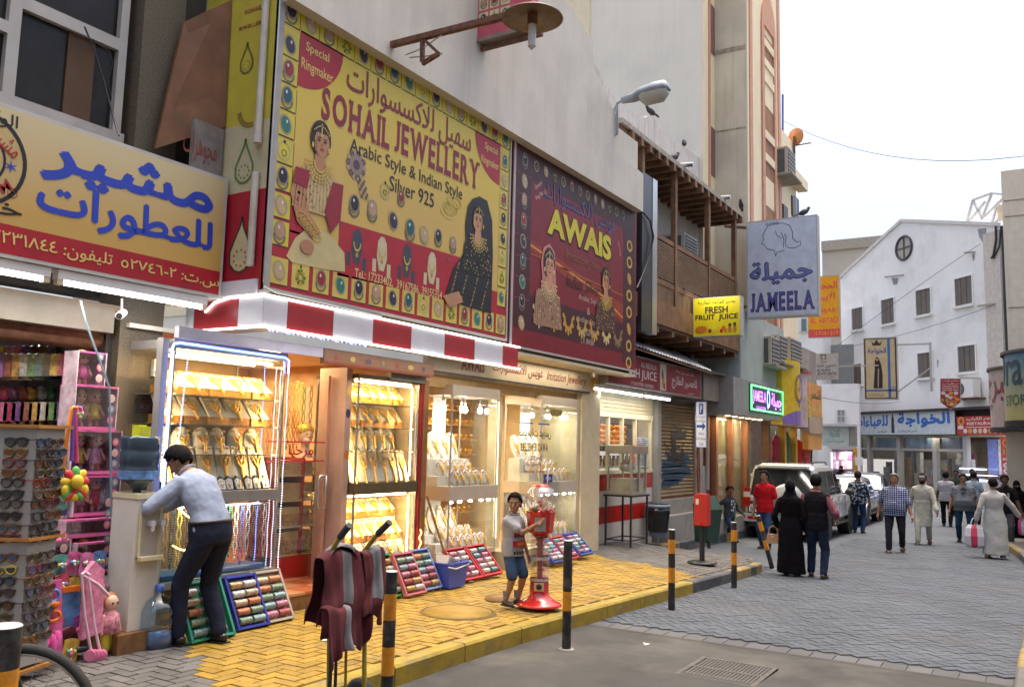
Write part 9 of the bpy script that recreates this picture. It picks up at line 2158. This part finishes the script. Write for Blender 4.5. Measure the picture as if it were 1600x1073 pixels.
def checker(name,c1,c2,c3,k):
 M=mat('wear_'+name,c1,.85,var=.1,bump=.2,bsc=220);n,l=M.node_tree.nodes,M.node_tree.links
 tc=n.new('ShaderNodeTexCoord');last=None
 sep=n.new('ShaderNodeSeparateXYZ');l.new(tc.outputs['Object'],sep.inputs[0]);outs=[]
 for i in(0,2):
  m1=n.new('ShaderNodeMath');m1.operation='MULTIPLY';m1.inputs[1].default_value=k;l.new(sep.outputs[i],m1.inputs[0])
  m2=n.new('ShaderNodeMath');m2.operation='FRACT';l.new(m1.outputs[0],m2.inputs[0]);m3=n.new('ShaderNodeMath');m3.operation='GREATER_THAN';m3.inputs[1].default_value=.5;l.new(m2.outputs[0],m3.inputs[0]);outs.append(m3)
 ad=n.new('ShaderNodeMath');ad.operation='ADD';l.new(outs[0].outputs[0],ad.inputs[0]);l.new(outs[1].outputs[0],ad.inputs[1])
 dv=n.new('ShaderNodeMath');dv.operation='MULTIPLY';dv.inputs[1].default_value=.5;l.new(ad.outputs[0],dv.inputs[0])
 cr=n.new('ShaderNodeValToRGB');cr.color_ramp.interpolation='CONSTANT';e=cr.color_ramp.elements;e[0].color=(*c1,1);e[1].color=(*c2,1);e[1].position=.25;e3=e.new(.75);e3.color=(*c3,1)
 l.new(dv.outputs[0],cr.inputs[0]);l.new(cr.outputs[0],n['Principled BSDF'].inputs['Base Color']);return M
chk=checker('blue_check',(.5,.52,.58),(.06,.09,.24),(.015,.02,.08),22);mchk=checker('maroon_check',(.22,.05,.08),(.15,.02,.05),(.3,.16,.18),40)
sh_blue=cloth('pale_blue',(.3,.35,.46),var=.1)
p=at(300,1010,0)
wl=1.74
cool=V(((onY(225,860,6.5).x),6.4,1.0))
q,wrs,E_=person('man in pale blue shirt and dark trousers stooping at the water cooler',(p[0]+.1,p[1]-.02,0),rad(10),1.74,'tan','black',sh_blue,'long',navy,shoe_b,lean=rad(40),pelz=-.005,fl=(-.01,.1,0),fr=(.01,-.03,0),hl=(-.17,.33,.63),hr=(-.1,.33,.57),nod=rad(42),yaw=rad(16),vox=.008,untuck=.006,girth=1.02,hip=.0)
Mq=Matrix.Translation(q.location)@Matrix.Rotation(q.rotation_euler.z,4,'Z');hw=Mq@wrs[1]
b=thing('drinking_bottle','small clear plastic bottle in the stooping man\'s hand under the tap','bottle',hw+V((-.06,.07,-.06)));part('shell',MB().lathe([(.03,0),(.033,.02),(.033,.12),(.014,.16),(.013,.19)],14),glass('pet_bottle',(.85,.9,.95),.25),b,False);part('cap',MB().lathe([(.015,.19),(.015,.205),(.001,.206)],10),mat('cap_blue',(.05,.12,.45),.4),b,False)
tee=cloth('grey_print_tee',(.38,.375,.39),var=.06);den=cloth('denim_shorts',(.05,.09,.17))
p=at(812,944,0);gl_=Matrix.Translation(gum.location)@Matrix.Rotation(gum.rotation_euler.z,4,'Z');knob=gl_@V((0,-.2,.84))
fz=rad(172)
loc=V((p[0]-.07,p[1]+.06,0));inv=(Matrix.Translation(loc)@Matrix.Rotation(fz,4,'Z')).inverted();kl=inv@(knob+V((-.03,.03,.0)))
q,wrs,E_=person('small boy in printed grey tee and denim shorts beside the gumball machine',tuple(loc),fz,1.16,'tan','black',tee,'short',den,shoe_g,fl=(-.01,.02,0),fr=(.0,-.02,0),hr=tuple(kl/1.16+V((-.03,-.02,0))),hl=(-.16,.05,.44),yaw=rad(-62),nod=rad(6),vox=.007,child=True,shorts=True,untuck=.018,girth=.98)
def front_print(q,H,z0,z1,w,depth,draws):
 for nm,rects in draws:
  mb=MB()
  for x0,x1,a,b,m in rects:
   n=8;vs=[]
   for i in range(n+1):
    x=x0+(x1-x0)*i/n;y=depth*math.sqrt(max(0,1-(x/w)**2))
    vs+=[(x,y,a),(x,y,b)]
   mb.add(vs,[(2*i+2,2*i,2*i+1,2*i+3)for i in range(n)],m)
  o=part(nm,mb,None,q,False)
M_dkp,M_redp,M_yelp,M_wp=paint((40,40,50)),paint((180,30,50)),paint((226,150,40)),paint((214,210,210))
R_=[(-.1,.1,.6,.665,M_redp),(-.07,.05,.615,.65,M_yelp),(-.08,.09,.7,.76,paint((120,40,70)))]
for i in range(12):
 for j in range(2):R_.append((-.115+i*.019,-.115+i*.019+.0095,.57+j*.012+0,.582+j*.012,(M_dkp if(i+j)%2 else M_wp)))
for i in range(6):R_.append((-.1+i*.034,-.1+i*.034+.02,.525,.56,M_dkp))
front_print(q,1.16,.5,.8,.15,.112,[('tee_print',R_)])
for e in(-1,1):part('sock',MB().cyl((e*.067,0+(.02 if e<0 else-.02),.07),(e*.067,0+(.02 if e<0 else-.02),.15),.032,.034,12),cloth('grey_sock',(.25,.25,.27)),q,False)
def st(px,py,X):z=zr(X);p=onZ(px,py,z);p=onZ(px,py,zr(p.x));return(p.x,p.y,zr(p.x))
q,wrs,E_=person('man seen from behind in black waistcoat over a maroon checked shirt',st(1277,902,14.8),AW,1.72,'tan','black',(cloth('black_vest',(.01,.01,.013)),mchk),'vest',jean,shoe_br,fl=(-.01,.05,0),fr=(.01,-.05,0),hl=(-.15,.03,.47),hr=(.17,.1,.55),untuck=.018)
q,wrs,E_=person('woman in a black abaya and headscarf holding a beige handbag',st(1236,899,15.0),AW+.05,1.6,'fair','black',None,'long',None,shoe_g,robe=(abaya,.03,.15,.12),veil=abaya,hl=(-.15,.06,.5),hr=(.16,.05,.47),fl=(0,.05,0),fr=(0,-.03,0))
M_=Matrix.Translation(q.location)@Matrix.Rotation(q.rotation_euler.z,4,'Z');hw=M_@wrs[0]
b=thing('handbag','small beige handbag hanging from the arm of the woman in black','handbag',hw+V((-.03,.06,-.3)));mb_=mat('bag_beige',(.42,.26,.17),.5);part('body',MB().box((-.05,-.11,0),(.05,.11,.16),None,.85),mb_,b,False);part('strap',MB().tube([(0,-.08,.15),(0,-.06,.26),(0,0,.3),(0,.06,.26),(0,.08,.15)],.008,6),mb_,b,False);part('clasp',MB().box((-.056,-.02,.1),(-.05,.02,.13)),M_gold,b,False)
person('young man in a bright red polo shirt and jeans by the parked off-road car',st(1196,857,18.9),TO-.1,1.72,'tan','black',cloth('red_polo',(.5,.012,.018)),'short',jean2,shoe_g,yaw=rad(-15),fl=(0,.03,0),fr=(0,-.04,0),girth=.96)
q,wrs,E_=person('boy in a grey long sleeved top with white print walking past the car',st(1140,846,19.2),rad(150),1.36,'brown','black',cloth('slate_top',(.05,.06,.075)),'long',jean2,shoe_b,fl=(0,-.2,.05),fr=(0,.2,0),hl=(-.2,.12,.48),hr=(.2,-.1,.47),child=True,pelz=-.03,girth=.95,yaw=rad(-15),nod=rad(12))
front_print(q,1.36,.7,1,.17,.125,[('tee_print',[(-.08+.05*i,-.045+.05*i,.72+.07*j,.765+.07*j,M_wp)for i in range(3)for j in range(4)if(i+j)%3])])
haw=cloth('floral',(.05,.06,.08),var=.1);
def blot(M,c,sc):
 n,l=M.node_tree.nodes,M.node_tree.links;tc=n.new('ShaderNodeTexCoord');v=n.new('ShaderNodeTexNoise');v.inputs['Scale'].default_value=sc;v.inputs['Detail'].default_value=1;l.new(tc.outputs['Object'],v.inputs['Vector']);cr=n.new('ShaderNodeValToRGB');cr.color_ramp.interpolation='CONSTANT';e=cr.color_ramp.elements;e[0].color=(.02,.025,.045,1);e[1].color=(*c,1);e[1].position=.54;l.new(v.outputs[0],cr.inputs[0]);l.new(cr.outputs[0],n['Principled BSDF'].inputs['Base Color'])
blot(haw,(.3,.34,.38),16)
person('man seen from behind in a dark floral shirt beside the parked cars',st(1342,832,27),AW,1.72,'brown','dark',haw,'elbow',jean2,shoe_b,fl=(0,.04,0),fr=(0,-.04,0),girth=1.12,belly=.02)
person('grey haired man in a blue and white checked shirt walking forward',st(1400,862,19.6),TO+.06,1.75,'tan','grey',chk,'elbow',cloth('dark_trousers',(.025,.024,.035)),sand,fl=(0,-.1,.025),fr=(0,.13,0),hl=(-.2,.07,.46),hr=(.2,-.03,.47),girth=1.2,belly=.05,untuck=.024)
thobe=cloth('cream_kameez',(.42,.42,.36),var=.06);thobew=cloth('white_thobe',(.46,.46,.44),var=.05)
person('bearded man in a cream long tunic and white cap walking forward',st(1444,850,23.6),TO,1.75,'brown','black',thobe,'long',thobe,sand,robe=(thobe,.25,.12,.1),fl=(0,-.1,.02),fr=(0,.14,0),hl=(-.19,.12,.47),hr=(.18,-.04,.48),beard=True,cap=cloth('white_cap',(.6,.6,.6),var=.03),girth=1.05)
q,wrs,E_=person('stout man in a grey tee with a dark leaf emblem and blue jeans',st(1508,847,23.7),TO+.08,1.76,'tan','black',cloth('grey_tee',(.14,.15,.175)),'short',cloth('teal_jeans',(.02,.05,.09)),shoe_b,girth=1.22,belly=.07,fl=(0,.04,0),fr=(0,-.06,.015),untuck=.024)
mb=MB();yf=.225
for a in(-.9,0,.9):
 d=V((sin(a),0,cos(a)));sd=V((d.z,0,-d.x));c=V((0,yf,1.31));mb.add([c+d*.01,c+d*.06+sd*.026,c+d*.1,c+d*.06-sd*.026],[(3,2,1,0)])
mb.box((-.06,yf-.01,1.275),(.06,yf,1.283)).box((-.06,yf-.01,1.29),(.06,yf,1.298)).box((-.05,yf,1.235),(.05,yf+.004,1.255));part('tee_emblem',mb,M_dkp,q,False)
g=part('eyeglasses',MB().tube([E_(-.03,.056,.004),E_(-.01,.06,.004),E_(.01,.06,.004),E_(.03,.056,.004)],.004,5),M_black,q,False)
for e in(-1,1):part('lens',MB().ell(E_(e*.019,.058,.002),(.024,.004,.016),None,10,6),M_cglass,g,False)
q,wrs,E_=person('man in a long white robe seen from behind with a red and white bag',st(1556,872,22.2),AW+.25,1.72,'tan','black',None,'long',None,sand,robe=(thobew,.05,.15,.13),hl=(-.2,.0,.47),hr=(.3,.1,.53),fl=(0,.06,0),fr=(0,-.1,.02),girth=1.08,yaw=rad(15),nod=rad(8))
M_=Matrix.Translation(q.location)@Matrix.Rotation(q.rotation_euler.z,4,'Z');hw=M_@wrs[0]
def bag(label,p,w,h,d,cols,nm='shopping_bag'):
 b=thing(nm,label,'bag',p-V((0,0,h+.12)));n=7;m=[mat('poly_%d%d%d'%tuple(int(x*99)for x in c),c,.35,var=.08)for c in cols]
 for i in range(len(m)):
  y0,y1=-w/2+w*i/len(m),-w/2+w*(i+1)/len(m);mb=MB();vs=[]
  for j,(zz,k,dd)in enumerate(((0,.7,.6),(.12,.98,1),(.5,1.02,1.1),(.85,.9,.7),(1.0,.6,.3))):vs+=[(-d/2*dd,y0*k,zz*h),(-d/2*dd,y1*k,zz*h),(d/2*dd,y1*k,zz*h),(d/2*dd,y0*k,zz*h)]
  mb.add(vs,[(4*j+a,4*j+(a+1)%4,4*j+4+(a+1)%4,4*j+4+a)for j in range(4)for a in range(4)]+[(3,2,1,0),(16,17,18,19)]);part('panel',mb,m[i],b,False)
 part('handle',MB().tube([(0,-w*.2,h*.95),(0,-.02,h+.14),(0,.02,h+.14),(0,w*.2,h*.95)],.01,6),m[0],b,False);return b
bag('white and red plastic shopping bag in the left hand of the robed man',hw+V((0,.05,0)),.38,.48,.2,((.6,.6,.62),(.6,.04,.1),(.6,.6,.62)))
q,wrs,E_=person('dark haired man in a black tee with a pale chest panel facing the camera',st(1574,854,23.4),TO-.05,1.78,'dark','black',cloth('black_tee',(.014,.014,.016)),'short',cloth('grey_trousers',(.09,.09,.095)),shoe_g,hl=(-.2,.1,.45),hr=(.17,.0,.47),yaw=rad(20),fl=(0,.06,0),fr=(0,-.06,0))
part('chest_panel',MB().box((-.1,.135,1.2),(.1,.145,1.32)),paint((206,196,190)),q,False);part('chest_print',MB().box((-.07,.146,1.235),(.06,.148,1.28)),paint((150,60,60)),q,False)
M_=Matrix.Translation(q.location)@Matrix.Rotation(q.rotation_euler.z,4,'Z');bag('bright pink plastic bag hanging from a hand at the right edge',M_@wrs[0]+V((0,-.02,0)),.2,.4,.14,((.7,.06,.3),(.6,.6,.62),(.7,.06,.3)))
person('man in a white tee and black jeans walking away in the distance',st(1480,822,32),AW,1.74,'dark','black',cloth('white_tee',(.42,.42,.46),var=.05),'short',blk,shoe_b,hl=(-.17,.1,.47),fl=(0,.06,0),fr=(0,-.06,0))
person('man in a pale blue tee and dark trousers walking away among the crowd',st(1524,822,32),AW-.1,1.76,'brown','black',cloth('pale_blue_tee',(.3,.4,.5)),'short',blk,shoe_b,fl=(0,.06,0),fr=(0,-.05,0))
person('dark haired man far back between the walking men at the counter',st(1496,806,36),TO,1.72,'dark','black',cloth('dark_green',(.04,.06,.05)),'short',blk,shoe_b)
person('man with black shirt standing farthest back by the lit counter',st(1521,800,38),TO+.3,1.74,'dark','black',blk,'short',charc,shoe_b)
person('woman in a black abaya at the right frame edge behind the black tee man',st(1592,846,25.6),TO+.2,1.62,'tan','black',None,'long',None,shoe_b,robe=(abaya,.03,.16,.13),veil=abaya)
person('woman in black standing at the door of the green lettered shop',tuple(onX(1315,773,43.2)[:2])+(zr(43),),TO,1.65,'fair','black',None,'long',None,shoe_b,robe=(abaya,.03,.15,.12),veil=abaya)
p=gpt(gp(1444,740)[0],-.15,-.8);person('dark dressed man standing behind the glass of the blue lettered shop',tuple(p),rad(30),1.72,'dark','black',blk,'long',charc,shoe_b)
person('shopkeeper in grey standing inside the second jewellery shop',(10.5,7.9,.2),rad(-150),1.68,'brown','black',cloth('shop_grey',(.12,.12,.13)),'long',charc,shoe_b,hl=(-.12,.2,.55),hr=(.1,.22,.56))
